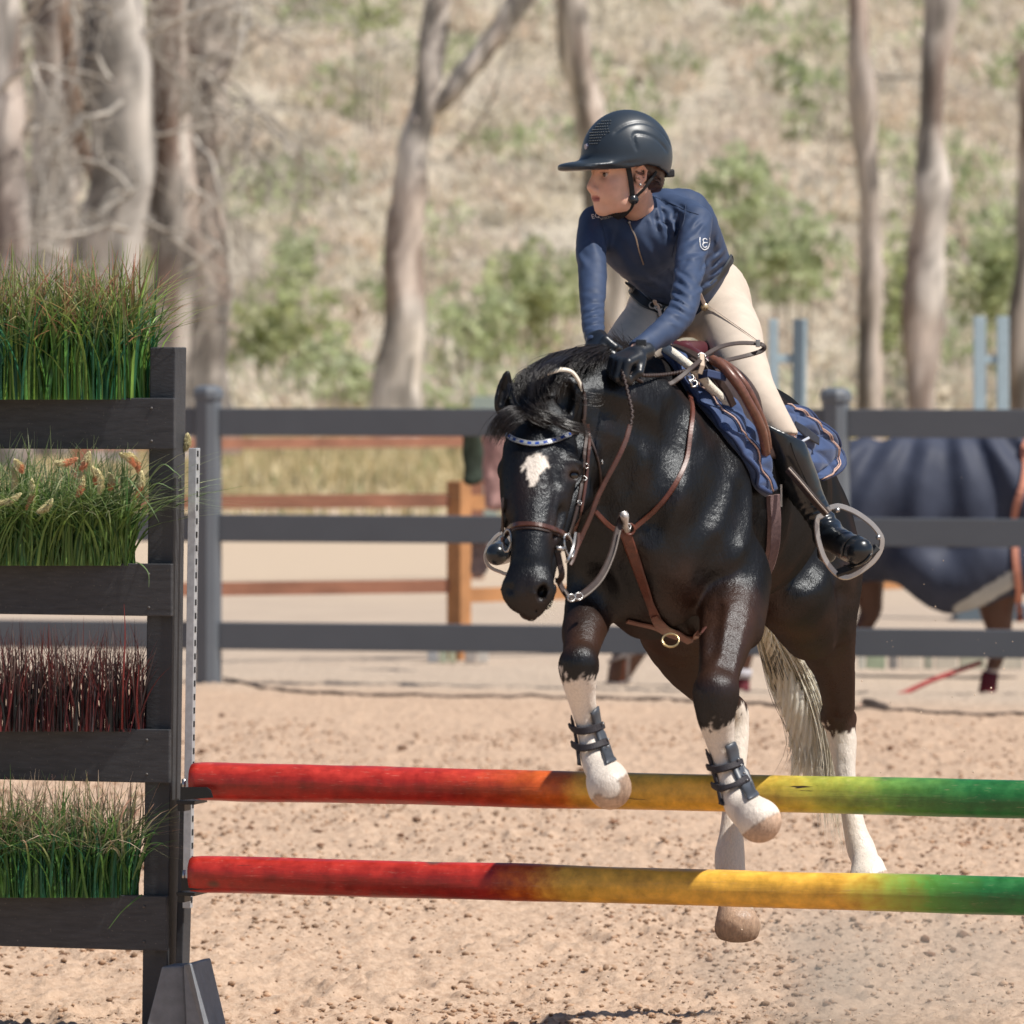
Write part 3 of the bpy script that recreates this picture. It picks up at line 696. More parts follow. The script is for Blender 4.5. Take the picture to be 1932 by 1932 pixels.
plait('braided_rein', [(1190, 704.7, 15.0), (1219, 708.6, 15.08), (1253.7, 707, 15.2), (1282, 702.3, 15.28), (1300, 697, 15.32)], 0.011, M_leather_dark, reins)
plait('braided_rein', [(1187, 706, 15.0), (1200, 715, 15.05), (1216, 723, 15.12), (1230, 727, 15.15)], 0.010, M_leather_dark, reins)
free_strap('rein_strap', [(1298, 698, 15.3), (1313.4, 694.4, 15.32), (1360.5, 681.9, 15.42), (1407.7, 670.9, 15.5), (1434, 663, 15.52), (1442, 656, 15.52), (1438, 650, 15.52), (1425, 647.5, 15.52), (1392, 647.3, 15.48), (1360.5, 653.6, 15.42), (1333.8, 668, 15.36), (1316, 684, 15.3), (1300, 698, 15.25), (1283, 712, 15.22), (1263, 724.3, 15.2), (1234.8, 727.8, 15.15)],
           0.0135, M_leather_dark, reins, 0.004, (0.15, -0.85, 0.5))
m = MB(); m.box(P(1430, 648, 15.51), (0.012, 0.012, 0.020)); m.build('keeper', M_steel, reins, bevel=0.002)
# breastplate and martingale
bp = empty('breastplate', P(1190, 998, 15.0), 'brown leather breastplate with a centre strap running between the front legs', 'breastplate')
strap('shoulder_strap', HS, [(1298, 735), (1304.4, 775.5), (1301, 821), (1293, 872.8), (1270.3, 921.5), (1237.9, 960.4), (1195.7, 996)], 0.0135, M_leather_red, bp, 0.007, 0.006, 8, 6)
strap('shoulder_strap', HS, [(1122, 965), (1140, 984), (1160, 999), (1180, 1004)], 0.013, M_leather_red, bp, 0.006, 0.006)
cs = strap('centre_strap', HS, [(1176, 1003), (1182, 1015), (1195.7, 1048), (1215, 1100), (1230, 1140), (1243, 1175), (1255, 1188)], 0.030, M_leather_red, bp, 0.005, 0.007, 8, 5)
strap('belly_strap', HS, [(1183, 1170), (1208, 1176), (1234.6, 1182), (1258, 1192), (1276.8, 1200), (1305, 1203), (1330, 1190)], 0.024, M_leather_red, bp, 0.005, 0.004)
strap('buckle_strap', HS, [(1236, 1158), (1258, 1180), (1282, 1196), (1300, 1206)], 0.022, M_leather_red, bp, 0.005, 0.010)
ring('dee_ring', P(1265, 1208, 15.02), 0.019, 0.0028, simple('brass', (0.55, 0.42, 0.22), 0.3, 0.9, bs=0), bp, (0, -0.9, 0.5), 1.15)
X1, N1, _ = HS.hit([(1184, 998)]); ring('centre_ring', Vector(X1[0])+Vector(N1[0])*0.012, 0.014, 0.0035, M_leather_red, bp, N1[0])
mart = free_strap('martingale_strap', [(1053, 1093, 14.82), (1062, 1112, 14.78), (1076, 1127, 14.76), (1098.4, 1122.6, 14.78), (1130.8, 1093, 14.84), (1153.5, 1048, 14.90), (1166.5, 999, 14.95), (1175, 970, 14.97)],
                 0.0205, M_leather_dark, bp, 0.005, (0.5, -0.8, 0.3), 8)
free_strap('stitched_edge', [(1064, 1114, 14.765), (1077, 1130, 14.745), (1100, 1127, 14.765), (1134, 1097, 14.825), (1157, 1051, 14.885), (1170, 1001, 14.935)], 0.004, simple('grey_edge', (0.17, 0.14, 0.12), 0.7), mart, 0.004, (0.5, -0.8, 0.3), 8)
for c in ((1078, 1128, 14.74), (1092, 1125, 14.75), (1178, 972, 14.95), (1183, 994, 14.98)):
    ring('buckle', P(*c), 0.009, 0.002, M_steel, bp, (0.4, -0.9, 0.2), 1.2, 14)
m = MB(); m.tube([P(1176, 966, 14.95), P(1179, 976, 14.95), P(1181, 992, 14.97), P(1184, 1002, 14.98)], [0.009, 0.011, 0.006, 0.008], 8); m.build('rubber_stop', M_alu, bp, True)
# girth
gi = empty('girth', P(1450, 1000, 15.6), 'brown ribbed girth running under the horse behind its foreleg', 'girth')
M_girth = simple('ribbed_girth', (0.17, 0.105, 0.10), 0.75, var=0.2, nscale=90)
X = push_out(np.array([P(*p) for p in cr([(1458, 934, 15.52), (1456, 965, 15.53), (1453, 1005, 15.56), (1448, 1040, 15.60), (1440, 1085, 15.68)], 14)]), HS, 0.012); Nn = HS.grad(X)
for _ in range(14): X[1:-1] = (X[:-2]+X[2:]+2*X[1:-1])/4; Nn[1:-1] = (Nn[:-2]+Nn[2:]+2*Nn[1:-1])/4
m = MB(); m.ribbon(X, [Vector(n_)*0.5+Vector((0.25, -0.85, 0)) for n_ in Nn], [0.045]*len(X), 0.012); m.build('girth_band', M_girth, gi)
m = MB()
for i in range(0, len(X)-1):
    for f_ in (0.0, 0.5):
        c = X[i]*(1-f_)+X[i+1]*f_; t = Vector(X[i+1]-X[i]).normalized(); n_ = Vector(Nn[i])*0.5+Vector((0.25, -0.85, 0)); n_ = (n_-t*n_.dot(t)).normalized(); b = t.cross(n_)
        m.tube([Vector(c)-b*0.016+n_*0.0065, Vector(c)+b*0.016+n_*0.0065], 0.0014, 5)
tag(m.build('ribs', M_girth, gi), kind='stuff')
m = MB(); m.box(P(1440, 950, 15.52), (0.008, 0.01, 0.06)); m.build('girth_edge', M_fleece, gi)
m = MB(); m.box(P(1468, 935, 15.6), (0.022, 0.008, 0.06)); m.build('girth_edge', M_fleece, gi)


# ---------------------------------------------------------------- saddle pad, half pad and saddle (laid over the barrel)
M_navy = simple('navy_quilted_cotton', (0.026, 0.056, 0.150), 0.72, var=0.12, nscale=30, bs=0.3, bd=0.001, bscale=500, sheen=0.15)
def spline_at(A, s):
    A = np.array(A, float); L = np.r_[0, np.cumsum(np.hypot(*np.diff(A[:, :2], axis=0).T))]; s_ = s*L[-1]
    return np.stack([np.interp(s_, L, A[:, i]) for i in range(A.shape[1])], -1)
def sheet(name, edgeA, edgeB, nu, nv, sdf, off, puff, mat, parent, th=0.012, smooth=3, relief=None, front=None):
    """cloth panel between two layout edge lines, laid on the body, with quilting relief; returns object and grid"""
    A = spline_at(cr(edgeA, 8), np.linspace(0, 1, nu)); B = spline_at(cr(edgeB, 8), np.linspace(0, 1, nu))
    w = np.linspace(0, 1, nv)[None, :, None]; G = A[:, None]*(1-w)+B[:, None]*w
    if G.shape[2] == 3:
        flat = G.reshape(-1, 3); X = np.array([P(*p) for p in flat])
    else:
        X, Nn, ok = sdf.hit(G.reshape(-1, 2))
    X = X.reshape(nu, nv, 3)
    for _ in range(smooth):
        Y = X.copy(); Y[1:-1] = (X[:-2]+X[2:]+2*X[1:-1])/4; Z = Y.copy(); Z[:, 1:-1] = (Y[:, :-2]+Y[:, 2:]+2*Y[:, 1:-1])/4; X = Z
    if G.shape[2] == 3:
        for k_ in range(3):
            X = push_out(X.reshape(-1, 3), sdf, th+0.001).reshape(nu, nv, 3)
            for _ in range(10 if k_ < 2 else 0):
                Y = X.copy(); Y[1:-1] = (X[:-2]+X[2:]+2*X[1:-1])/4; Z = Y.copy(); Z[:, 1:-1] = (Y[:, :-2]+Y[:, 2:]+2*Y[:, 1:-1])/4; X = Z
    tu = np.gradient(X, axis=0); tv = np.gradient(X, axis=1); n = np.cross(tu, tv); n /= np.maximum(np.linalg.norm(n, axis=2, keepdims=True), 1e-9)
    flip = n[..., 1].mean() > 0
    if flip: n = -n
    s_, t_ = np.meshgrid(np.linspace(0, 1, nu), np.linspace(0, 1, nv), indexing='ij')
    h = np.full((nu, nv), off) if relief is None else off+relief(s_, t_)*puff
    e = np.minimum(np.minimum(s_, 1-s_)*nu, np.minimum(t_, 1-t_)*nv); h = h-th*0.5*np.exp(-e*1.2)
    T = X+n*h[..., None]; U = X+n*(off-th)
    V = np.concatenate([T.reshape(-1, 3), U.reshape(-1, 3)]); i = np.arange(nu-1)[:, None]*nv+np.arange(nv-1)[None]; q = np.stack([i, i+1, i+nv+1, i+nv], -1).reshape(-1, 4)
    K = nu*nv; Q = [q, q[:, ::-1]+K]
    b = np.r_[np.arange(nv), (np.arange(1, nu))*nv+nv-1, (nu-1)*nv+np.arange(nv-2, -1, -1), np.arange(nu-2, 0, -1)*nv]
    b2 = np.roll(b, -1); Q.append(np.stack([b2, b, b+K, b2+K], 1)); Q = np.concatenate(Q)
    if not flip: Q = Q[:, ::-1]
    return mesh_np(name, V, Q, None, mat, parent), T, n
pad = empty('saddle_pad', P(1400, 850, 15.6), 'navy blue quilted saddle pad with rose gold piping under the saddle', 'saddle pad')
def quilt(a, b):
    def f(s, t):
        x = s*a+t*b; y = s*a-t*b
        r = np.minimum(np.abs(x-np.round(x)), np.abs(y-np.round(y)))*2
        return np.sqrt(np.clip(r, 0, 1))
    return f
def bump_d(L, extra=0.0): return [(u, v, d+extra) for u, v, d in L]
edge_front = [(1254, 658, 15.50), (1268, 690, 15.46), (1290, 722, 15.42), (1312, 760, 15.38), (1345, 815, 15.35), (1385, 868, 15.35), (1420, 908, 15.38), (1443, 930, 15.42), (1452, 934, 15.45)]
edge_back = [(1272, 656, 15.60), (1300, 690, 15.52), (1330, 718, 15.48), (1372, 758, 15.45), (1400, 790, 15.45), (1430, 830, 15.46), (1448, 856, 15.48), (1458, 895, 15.50), (1460, 925, 15.50)]
p1, T1, n1 = sheet('front_panel', edge_front, edge_back, 90, 22, HS, 0.0, 0.016, M_navy, pad, 0.014, 1, quilt(5.5, 1.0))
rear_top = [(1488, 765, 15.85), (1508, 771, 15.88), (1530, 783, 15.92), (1556, 804, 15.98), (1578, 828, 16.05), (1588, 850, 16.08), (1590, 868, 16.08), (1584, 888, 16.05), (1570, 898, 16.00), (1546, 905, 15.92)]
rear_in = [(1440, 785, 15.70), (1455, 800, 15.70), (1470, 815, 15.72), (1482, 830, 15.74), (1492, 845, 15.76), (1500, 860, 15.78), (1506, 872, 15.80), (1510, 884, 15.82), (1514, 895, 15.84), (1518, 905, 15.86)]
p2, T2, n2 = sheet('rear_panel', rear_top, rear_in, 70, 34, HS, 0.0, 0.018, M_navy, pad, 0.014, 1, quilt(3.3, 1.7))
M_rose = simple('rose_gold_cord', (0.50, 0.33, 0.27), 0.55, 0.1, var=0.35, nscale=400, bs=0.5, bd=0.001, bscale=600)
M_navy_bind = simple('navy_binding', (0.018, 0.035, 0.10), 0.7)
def cord_on(T, n, col, r, mat, parent, off=0.006, row=False, rng=None, name='piping'):
    L = (T[:, col]+n[:, col]*off) if not row else (T[col]+n[col]*off)
    if rng: L = L[rng[0]:rng[1]]
    m = MB(); m.tube(L[::2], r, 6); return m.build(name, mat, parent, True)
cord_on(T1, n1, 8, 0.0024, M_rose, p1); cord_on(T1, n1, 9, 0.0020, M_navy_bind, p1, 0.007)
cord_on(T2, n2, 5, 0.0026, M_rose, p2); cord_on(T2, n2, 6, 0.0018, M_rose, p2)
cord_on(T1, n1, 0, 0.006, M_navy_bind, p1, 0.0, name='binding'); cord_on(T2, n2, 0, 0.006, M_navy_bind, p2, 0.0, name='binding')
m = MB(); m.ribbon([P(1318, 708, 15.33), P(1335, 704, 15.30), P(1370, 712, 15.32)], [(0.1, -1, 0.2)]*3, 0.022, 0.004); m.build('girth_strap_loop', M_navy_bind, pad)
m = MB(); m.ribbon([P(1500, 800, 15.76), P(1520, 815, 15.80), P(1545, 832, 15.88)], [(0.1, -1, 0.3)]*3, [0.02, 0.032, 0.026], 0.005); m.build('billet_strap', simple('dark_webbing', (0.02, 0.025, 0.04), 0.6), pad, bevel=0.002)
m = MB(); m.ribbon([P(1508, 836, 15.74), P(1526, 826, 15.80)], [(0.1, -1, 0.3)]*2, 0.008, 0.005); m.build('strap_keeper', simple('pale_webbing', (0.35, 0.37, 0.42), 0.6), pad)
half = tubeo('half_pad', [(1253, 655, 15.42), (1276, 671, 15.36), (1301, 691, 15.32), (1321, 709, 15.33), (1339, 729, 15.36), (1361, 751, 15.38), (1378, 776, 15.40), (1386, 792, 15.44)], [0.006, 0.009, 0.0105]+[0.0115]*38+[0.008, 0.005], M_fleece, None, 6, 10) if False else None
m = MB(); L_ = [P(*p) for p in cr([(1253, 655, 15.44), (1276, 671, 15.38), (1301, 691, 15.36), (1321, 709, 15.37), (1339, 729, 15.38), (1361, 751, 15.40), (1378, 776, 15.42), (1386, 792, 15.46)], 6)]
m.tube(L_, [0.006]+[0.0125]*(len(L_)-3)+[0.010, 0.004], 10); half = m.build('half_pad', M_fleece, None, True)
tag(half, 'cream fleece half pad edge showing between the navy pad and the saddle', 'half pad')
saddle = empty('saddle', P(1350, 700, 15.8), 'brown leather jumping saddle under the rider', 'saddle')
SD = SDF()
def sc_(pts, k=0.02): SD.chain([hp(*p) for p in pts], k)
sc_([(1262, 650, 15.60, 12), (1290, 660, 15.55, 13), (1318, 676, 15.5, 14), (1345, 700, 15.48, 13)], 0.02)     # pommel and head
sc_([(1290, 664, 15.75, 22), (1330, 674, 15.95, 30), (1370, 690, 16.2, 34), (1400, 690, 16.4, 30)], 0.04)      # seat and cantle
saddle_tree = None
V, Q = SD.mesh(0.006); mesh_np('seat', V, Q, None, simple('oxblood_leather', (0.085, 0.022, 0.028), 0.32, var=0.2, bs=0.2, bd=0.001, bscale=250), saddle)
flA = [(1300, 672, 15.45), (1330, 690, 15.42), (1352, 720, 15.40), (1372, 756, 15.40), (1392, 790, 15.42), (1412, 820, 15.44), (1432, 848, 15.46), (1446, 862, 15.48)]
flB = [(1350, 668, 15.60), (1392, 690, 15.56), (1418, 715, 15.56), (1436, 745, 15.58), (1450, 775, 15.60), (1460, 805, 15.62), (1466, 835, 15.64), (1468, 870, 15.66)]
fl, T3, n3 = sheet('saddle_flap', flA, flB, 50, 16, HS, 0.0, 0.0, M_leather_dark, saddle, 0.008, 1)
for k_, (L0, rr_) in enumerate(([[(1340, 676, 15.36), (1362, 690, 15.33), (1381, 711, 15.31), (1399, 736, 15.31), (1414, 763, 15.32), (1427, 787, 15.34), (1437, 812, 15.36), (1442, 835, 15.38), (1445, 858, 15.42)], 0.0135],
                                [[(1352, 678, 15.44), (1378, 694, 15.40), (1398, 716, 15.38), (1415, 742, 15.38), (1428, 770, 15.39), (1440, 798, 15.41), (1447, 826, 15.43), (1449, 850, 15.46)], 0.011])):
    m = MB(); L_ = [P(*p) for p in cr(L0, 6)]; m.tube(L_, [rr_*0.6]+[rr_]*(len(L_)-2)+[rr_*0.4], 10); m.build('knee_roll', simple('warm_brown_leather', (0.15, 0.062, 0.040), 0.34, var=0.25, nscale=70, bs=0.25, bd=0.001, bscale=260), saddle, True)
free_strap('skirt_edge', [(1270, 652, 15.5), (1300, 664, 15.42), (1330, 684, 15.36), (1352, 712, 15.34), (1372, 740, 15.36), (1384, 765, 15.38)], 0.022, M_leather_dark, saddle, 0.008, (0.4, -0.9, 0.1))
for c in ((1324, 672, 15.34), (1302, 712, 15.28), (1309, 724, 15.28)):
    ring('dee_ring', P(*c), 0.010, 0.0026, M_steel, saddle, (0.3, -0.9, 0.3), 0.8, 14, rot=c[0])
m = MB(); m.ribbon([P(1324, 668, 15.33), P(1325, 690, 15.31), P(1320, 705, 15.31)], [(0.2, -1, 0.1)]*3, 0.014, 0.004); m.build('pommel_strap', simple('cream_strap', (0.5, 0.38, 0.28), 0.6), saddle)
m = MB(); m.tube([P(1296, 712, 15.28), P(1303, 722, 15.27), P(1306, 730, 15.28)], 0.004, 8); m.build('clip', M_steel, saddle, True)
# stirrups: near iron seen face-on, far one beyond the horse's nose
def stirrup(name, pts, d, w, t_, label, leather):
    s = empty(name, P(*pts[0], d), label, 'stirrup', 'stirrup irons on either side of the horse')
    q = cr(pts+[pts[0]], 6); L = [P(a[0], a[1], d+0.0*i) for i, a in enumerate(q)]; m = MB()
    m.ribbon(L, [(0.1, -1, 0.1)]*len(L), w, t_); m.build('iron', M_alu, s, False)
    m = MB(); m.ribbon([P(*p) for p in cr(leather, 5)], [(-0.6, -0.7, 0.1)]*(5*(len(leather)-1)+1), 0.024, 0.005); m.build('stirrup_leather', M_leather_dark, s)
    m = MB(); m.ribbon([P(p[0]+2, p[1]-2, p[2]-0.004) for p in cr(leather, 5)], [(0.5, -0.7, 0.5)]*(5*(len(leather)-1)+1), 0.007, 0.005); m.build('pale_edge', simple('tan_edge', (0.42, 0.34, 0.28), 0.5), s)
    return s
near = stirrup('stirrup', [(1566, 958), (1582, 955), (1600, 960), (1620, 970), (1644, 988), (1660, 1008), (1664, 1022), (1660, 1040), (1648, 1058), (1630, 1073), (1612, 1084), (1596, 1089), (1582, 1085), (1568, 1072), (1554, 1050), (1545, 1022), (1541, 996), (1543, 978), (1552, 972)], 15.50, 0.0150, 0.014,
               'silver stirrup around the near boot toe, hanging by a black leather', [(1486, 885, 15.50), (1510, 912, 15.49), (1535, 942, 15.48), (1560, 970, 15.48)])
m = MB(); m.ribbon([P(1578, 1082, 15.50), P(1604, 1072, 15.49), P(1632, 1052, 15.49), P(1656, 1032, 15.50)], [(0.3, -0.7, 0.6)]*4, 0.026, 0.012); m.build('tread', simple('black_rubber', (0.012, 0.012, 0.013), 0.6), near, bevel=0.002)
for c in ((1580, 963), (1657, 1014)): m = MB(); m.tube([P(*c, 15.49), P(*c, 15.475)], 0.007, 12); m.build('rivet', M_steel, near, True)
far = stirrup('stirrup', [(944, 1006), (934, 1014), (922, 1030), (916, 1046), (918, 1062), (928, 1072), (942, 1078), (958, 1082), (966, 1060), (966, 1030), (956, 1010)], 15.75, 0.010, 0.014,
              'silver stirrup on the far side, half hidden behind the horse\'s nose', [(975, 905, 15.8), (960, 955, 15.78), (948, 1008, 15.76)])

# ---------------------------------------------------------------- brushing boots on the front legs
M_boot_shell = simple('grey_boot_shell', (0.055, 0.062, 0.075), 0.42, var=0.2, bs=0.15)
M_boot_strap = simple('black_boot_strap', (0.018, 0.014, 0.018), 0.7, var=0.4, nscale=150, bs=0.5, bd=0.002, bscale=300)
FS = SDF(); FS.p = [p for p in HS.p if p[0] == 'u' and p[3][1] < 15.6 and p[3][2] < 1.45]
def leg_boot(label, shell, sides, straps, studs, leftshell):
    e = empty('brushing_boot', P(*shell[0][0], 14.95), label, 'leg boot', 'brushing boots on the front legs')
    A, B = shell; s1, T, n_ = sheet('shell', A, B, 24, 10, FS, 0.010, 0.0, M_boot_shell, e, 0.008, 3)
    s2, T_, n__ = sheet('shell', leftshell[0], leftshell[1], 24, 6, FS, 0.010, 0.0, M_boot_strap, e, 0.008, 3)
    for st in straps: strap('strap', FS, st, 0.020, M_boot_strap, e, 0.006, 0.013)
    for c in studs:
        X1, N1, _ = FS.hit([c]); m = MB(); m.tube([Vector(X1[0])+Vector(N1[0])*0.016, Vector(X1[0])+Vector(N1[0])*0.021], 0.0028, 8); m.build('stud', M_steel, e, True)
    return e
leg_boot('grey tendon boot with black straps on the foreleg over the orange pole', ([(1113, 1345), (1120, 1375), (1130, 1408), (1144, 1444)], [(1126, 1332), (1133, 1365), (1150, 1400), (1162, 1436)]), None,
         [[(1083, 1366), (1095, 1378), (1112, 1378), (1130, 1370)], [(1088, 1402), (1102, 1413), (1120, 1412), (1138, 1402)]], [(1126, 1366), (1136, 1400), (1140, 1420)],
         ([(1080, 1348), (1084, 1375), (1088, 1410), (1088, 1444)], [(1084, 1360), (1090, 1385), (1095, 1412), (1098, 1446)]))
leg_boot('grey tendon boot with black straps on the foreleg over the yellow pole', ([(1367, 1408), (1376, 1442), (1392, 1478), (1412, 1512)], [(1384, 1398), (1397, 1430), (1417, 1465), (1431, 1502)]), None,
         [[(1343, 1444), (1358, 1452), (1376, 1450), (1392, 1440)], [(1352, 1478), (1368, 1490), (1388, 1488), (1404, 1472)]], [(1384, 1436), (1396, 1466), (1402, 1480), (1390, 1450)],
         ([(1334, 1412), (1344, 1445), (1352, 1485), (1358, 1518)], [(1342, 1425), (1352, 1455), (1360, 1488), (1368, 1520)]))
# ================================================================ RIDER (one continuous body, clothes over it)
rider = empty('person', P(1300, 640, 16.1), 'rider in a navy shirt, beige breeches and dark helmet leaning forward over the horse', 'person')
M_skin = attr_mat('skin', 0.48, 40, 0.06, 0.12, 0.0006, 400, 0.4, sss=0.25)
M_shirt = attr_mat('navy_shirt_cloth', 0.62, 25, 0.10, 0.25, 0.0008, 700, 0.35)
M_breech = attr_mat('beige_breeches_cloth', 0.72, 20, 0.06, 0.3, 0.0008, 900, 0.25)
# head frame: F_ forward, S_ to her left (towards camera), U_ up
F_ = Vector((-0.875, -0.47, -0.055)).normalized(); S_ = Vector((0.47, -0.88, 0.0)); S_ = (S_-F_*S_.dot(F_)).normalized(); U_ = F_.cross(S_) * 1.0
if U_.z < 0: U_ = -U_
HO = P(1181, 335, 15.62)
def hd(f, s, u): return HO+F_*f+S_*s+U_*u
HMx = [list(F_), list(S_), list(U_)]
BD = SDF()
def he(f, s, u, rf, rs, ru, k=0.012, op='u', S=None): (S or BD).ell(hd(f, s, u), (rf, rs, ru), k, HMx, op)
def hrc(a, ra, b, rb, k=0.01, op='u', S=None): (S or BD).rc(hd(*a), ra, hd(*b), rb, k, op)
he(-0.015, 0, 0.045, 0.092, 0.072, 0.088)
he(0.030, 0, -0.012, 0.068, 0.058, 0.075, 0.02)
he(0.048, 0, 0.040, 0.048, 0.050, 0.040, 0.02)                     # forehead
for s in (-1, 1):
    hrc((-0.012, s*0.050, -0.035), 0.020, (0.030, s*0.036, -0.070), 0.018, 0.02); hrc((0.030, s*0.036, -0.070), 0.018, (0.074, s*0.010, -0.084), 0.015, 0.02)
    he(0.062, s*0.034, -0.018, 0.024, 0.020, 0.020, 0.02)            # cheekbones
    he(0.060, s*0.030, -0.045, 0.028, 0.022, 0.026, 0.02)
    hrc((0.088, s*0.014, 0.027), 0.0070, (0.070, s*0.044, 0.025), 0.0080, 0.012)   # brow
    he(0.092, s*0.031, 0.010, 0.014, 0.014, 0.0095, 0.010, 's')      # socket
    hrc((0.084, s*0.019, 0.0155), 0.0024, (0.0865, s*0.030, 0.0175), 0.0030, 0.004); hrc((0.0865, s*0.030, 0.0175), 0.0030, (0.074, s*0.043, 0.013), 0.0026, 0.004)
    hrc((0.083, s*0.020, 0.0045), 0.0022, (0.078, s*0.041, 0.006), 0.0022, 0.005)
    he(0.1015, s*0.0105, -0.0300, 0.0105, 0.0075, 0.0075, 0.006)     # wings of the nose
    # ear
    he(-0.006, s*0.066, 0.004, 0.0165, 0.0075, 0.030, 0.004)
    hrc((0.008, s*0.070, 0.020), 0.0035, (-0.010, s*0.076, 0.031), 0.0040, 0.003); hrc((-0.010, s*0.076, 0.031), 0.0040, (-0.021, s*0.077, 0.015), 0.0042, 0.003)
    hrc((-0.021, s*0.077, 0.015), 0.0042, (-0.017, s*0.075, -0.008), 0.0040, 0.003); hrc((-0.017, s*0.075, -0.008), 0.0040, (-0.003, s*0.069, -0.022), 0.0055, 0.003)
    he(-0.004, s*0.079, 0.008, 0.0095, 0.0065, 0.016, 0.003, 's')
    hrc((0.006, s*0.070, 0.000), 0.0035, (0.004, s*0.070, -0.006), 0.0030, 0.003)
hrc((0.090, 0, 0.022), 0.0075, (0.111, 0, -0.018), 0.0095, 0.012); hrc((0.108, 0, -0.020), 0.0100, (0.1125, 0, -0.0235), 0.0090, 0.005)
hrc((0.100, 0, -0.033), 0.0045, (0.094, 0, -0.042), 0.0050, 0.006)
for s in (-1, 1): he(0.1035, s*0.0075, -0.0365, 0.0035, 0.0028, 0.0030, 0.002, 's')
he(0.080, 0, -0.050, 0.022, 0.028, 0.020, 0.02)                     # muzzle of the mouth
for s in (-1, 1):
    hrc((0.0985, 0.0, -0.0475), 0.0042, (0.0930, s*0.013, -0.0490), 0.0032, 0.004); hrc((0.0930, s*0.013, -0.0490), 0.0032, (0.0810, s*0.0255, -0.0530), 0.0018, 0.004)
    hrc((0.0970, 0.0, -0.0590), 0.0050, (0.0915, s*0.012, -0.0580), 0.0036, 0.004); hrc((0.0915, s*0.012, -0.0580), 0.0036, (0.0810, s*0.0245, -0.0545), 0.0018, 0.004)
    BD.rc(hd(0.1055, 0, -0.0532), 0.0012, hd(0.0975, s*0.014, -0.0532), 0.0011, 0.002, 's'); BD.rc(hd(0.0975, s*0.014, -0.0532), 0.0011, hd(0.0830, s*0.0275, -0.0545), 0.0011, 0.002, 's')
he(0.0885, 0, -0.0660, 0.010, 0.014, 0.004, 0.008)
he(0.082, 0, -0.0800, 0.0165, 0.017, 0.0145, 0.014)                 # chin
# neck, core of trunk and limbs under the clothes
def bp_(u, v, d, r): return (P(u, v, d), px(r, d))
BD.chain([bp_(1198, 360, 15.64, 30), bp_(1205, 395, 15.69, 32), bp_(1222, 425, 15.78, 36)], 0.03)
ARM_L = [(1312, 418, 15.66, 31), (1304, 480, 15.54, 28), (1296, 545, 15.38, 25.5), (1286, 588, 15.28, 24.5), (1256, 622, 15.20, 25), (1222, 647, 15.12, 20.5), (1200, 661, 15.08, 17.5)]
ARM_R = [(1122, 424, 15.68, 31), (1115, 470, 15.62, 28), (1118, 530, 15.52, 24.5), (1118, 580, 15.42, 22.5), (1119, 612, 15.33, 20), (1122, 645, 15.22, 15.5)]
LEG_L = [(1345, 575, 16.15, 62), (1378, 625, 16.02, 58), (1398, 680, 15.78, 48), (1418, 728, 15.66, 41), (1448, 780, 15.62, 35), (1475, 830, 15.62, 33)]
LEG_R = [(1245, 590, 16.1, 55), (1205, 640, 15.95, 55), (1160, 700, 15.78, 46), (1110, 790, 15.85, 38), (1050, 890, 15.95, 34)]
TR = [(1262, 455, 15.86, 64), (1280, 500, 15.96, 62), (1298, 545, 16.08, 62), (1300, 572, 16.15, 66)]
def limb(S, L, dr, k=0.03): S.chain([bp_(u, v, d, r+dr) for u, v, d, r in L], k)
limb(BD, TR, -6); BD.ell(P(1222, 445, 15.78), (0.12, 0.085, 0.07), 0.03)
for L in (ARM_L, ARM_R): limb(BD, L, -5)
for L in (LEG_L, LEG_R): limb(BD, L, -13)
BD.rc(*bp_(1214, 654, 15.10, 15), *bp_(1202, 662, 15.07, 13), 0.01)
BD.chain([bp_(1475, 830, 15.62, 26), bp_(1510, 905, 15.66, 24), bp_(1548, 985, 15.66, 15), bp_(1560, 1012, 15.66, 15)], 0.02); BD.rc(*bp_(1560, 1010, 15.66, 15), *bp_(1610, 1038, 15.54, 14), 0.02)
BD.chain([bp_(1050, 890, 15.95, 26), bp_(1000, 970, 15.98, 22), bp_(970, 1025, 15.9, 15)], 0.02); BD.rc(*bp_(970, 1025, 15.9, 15), *bp_(945, 1050, 15.74, 14), 0.02)
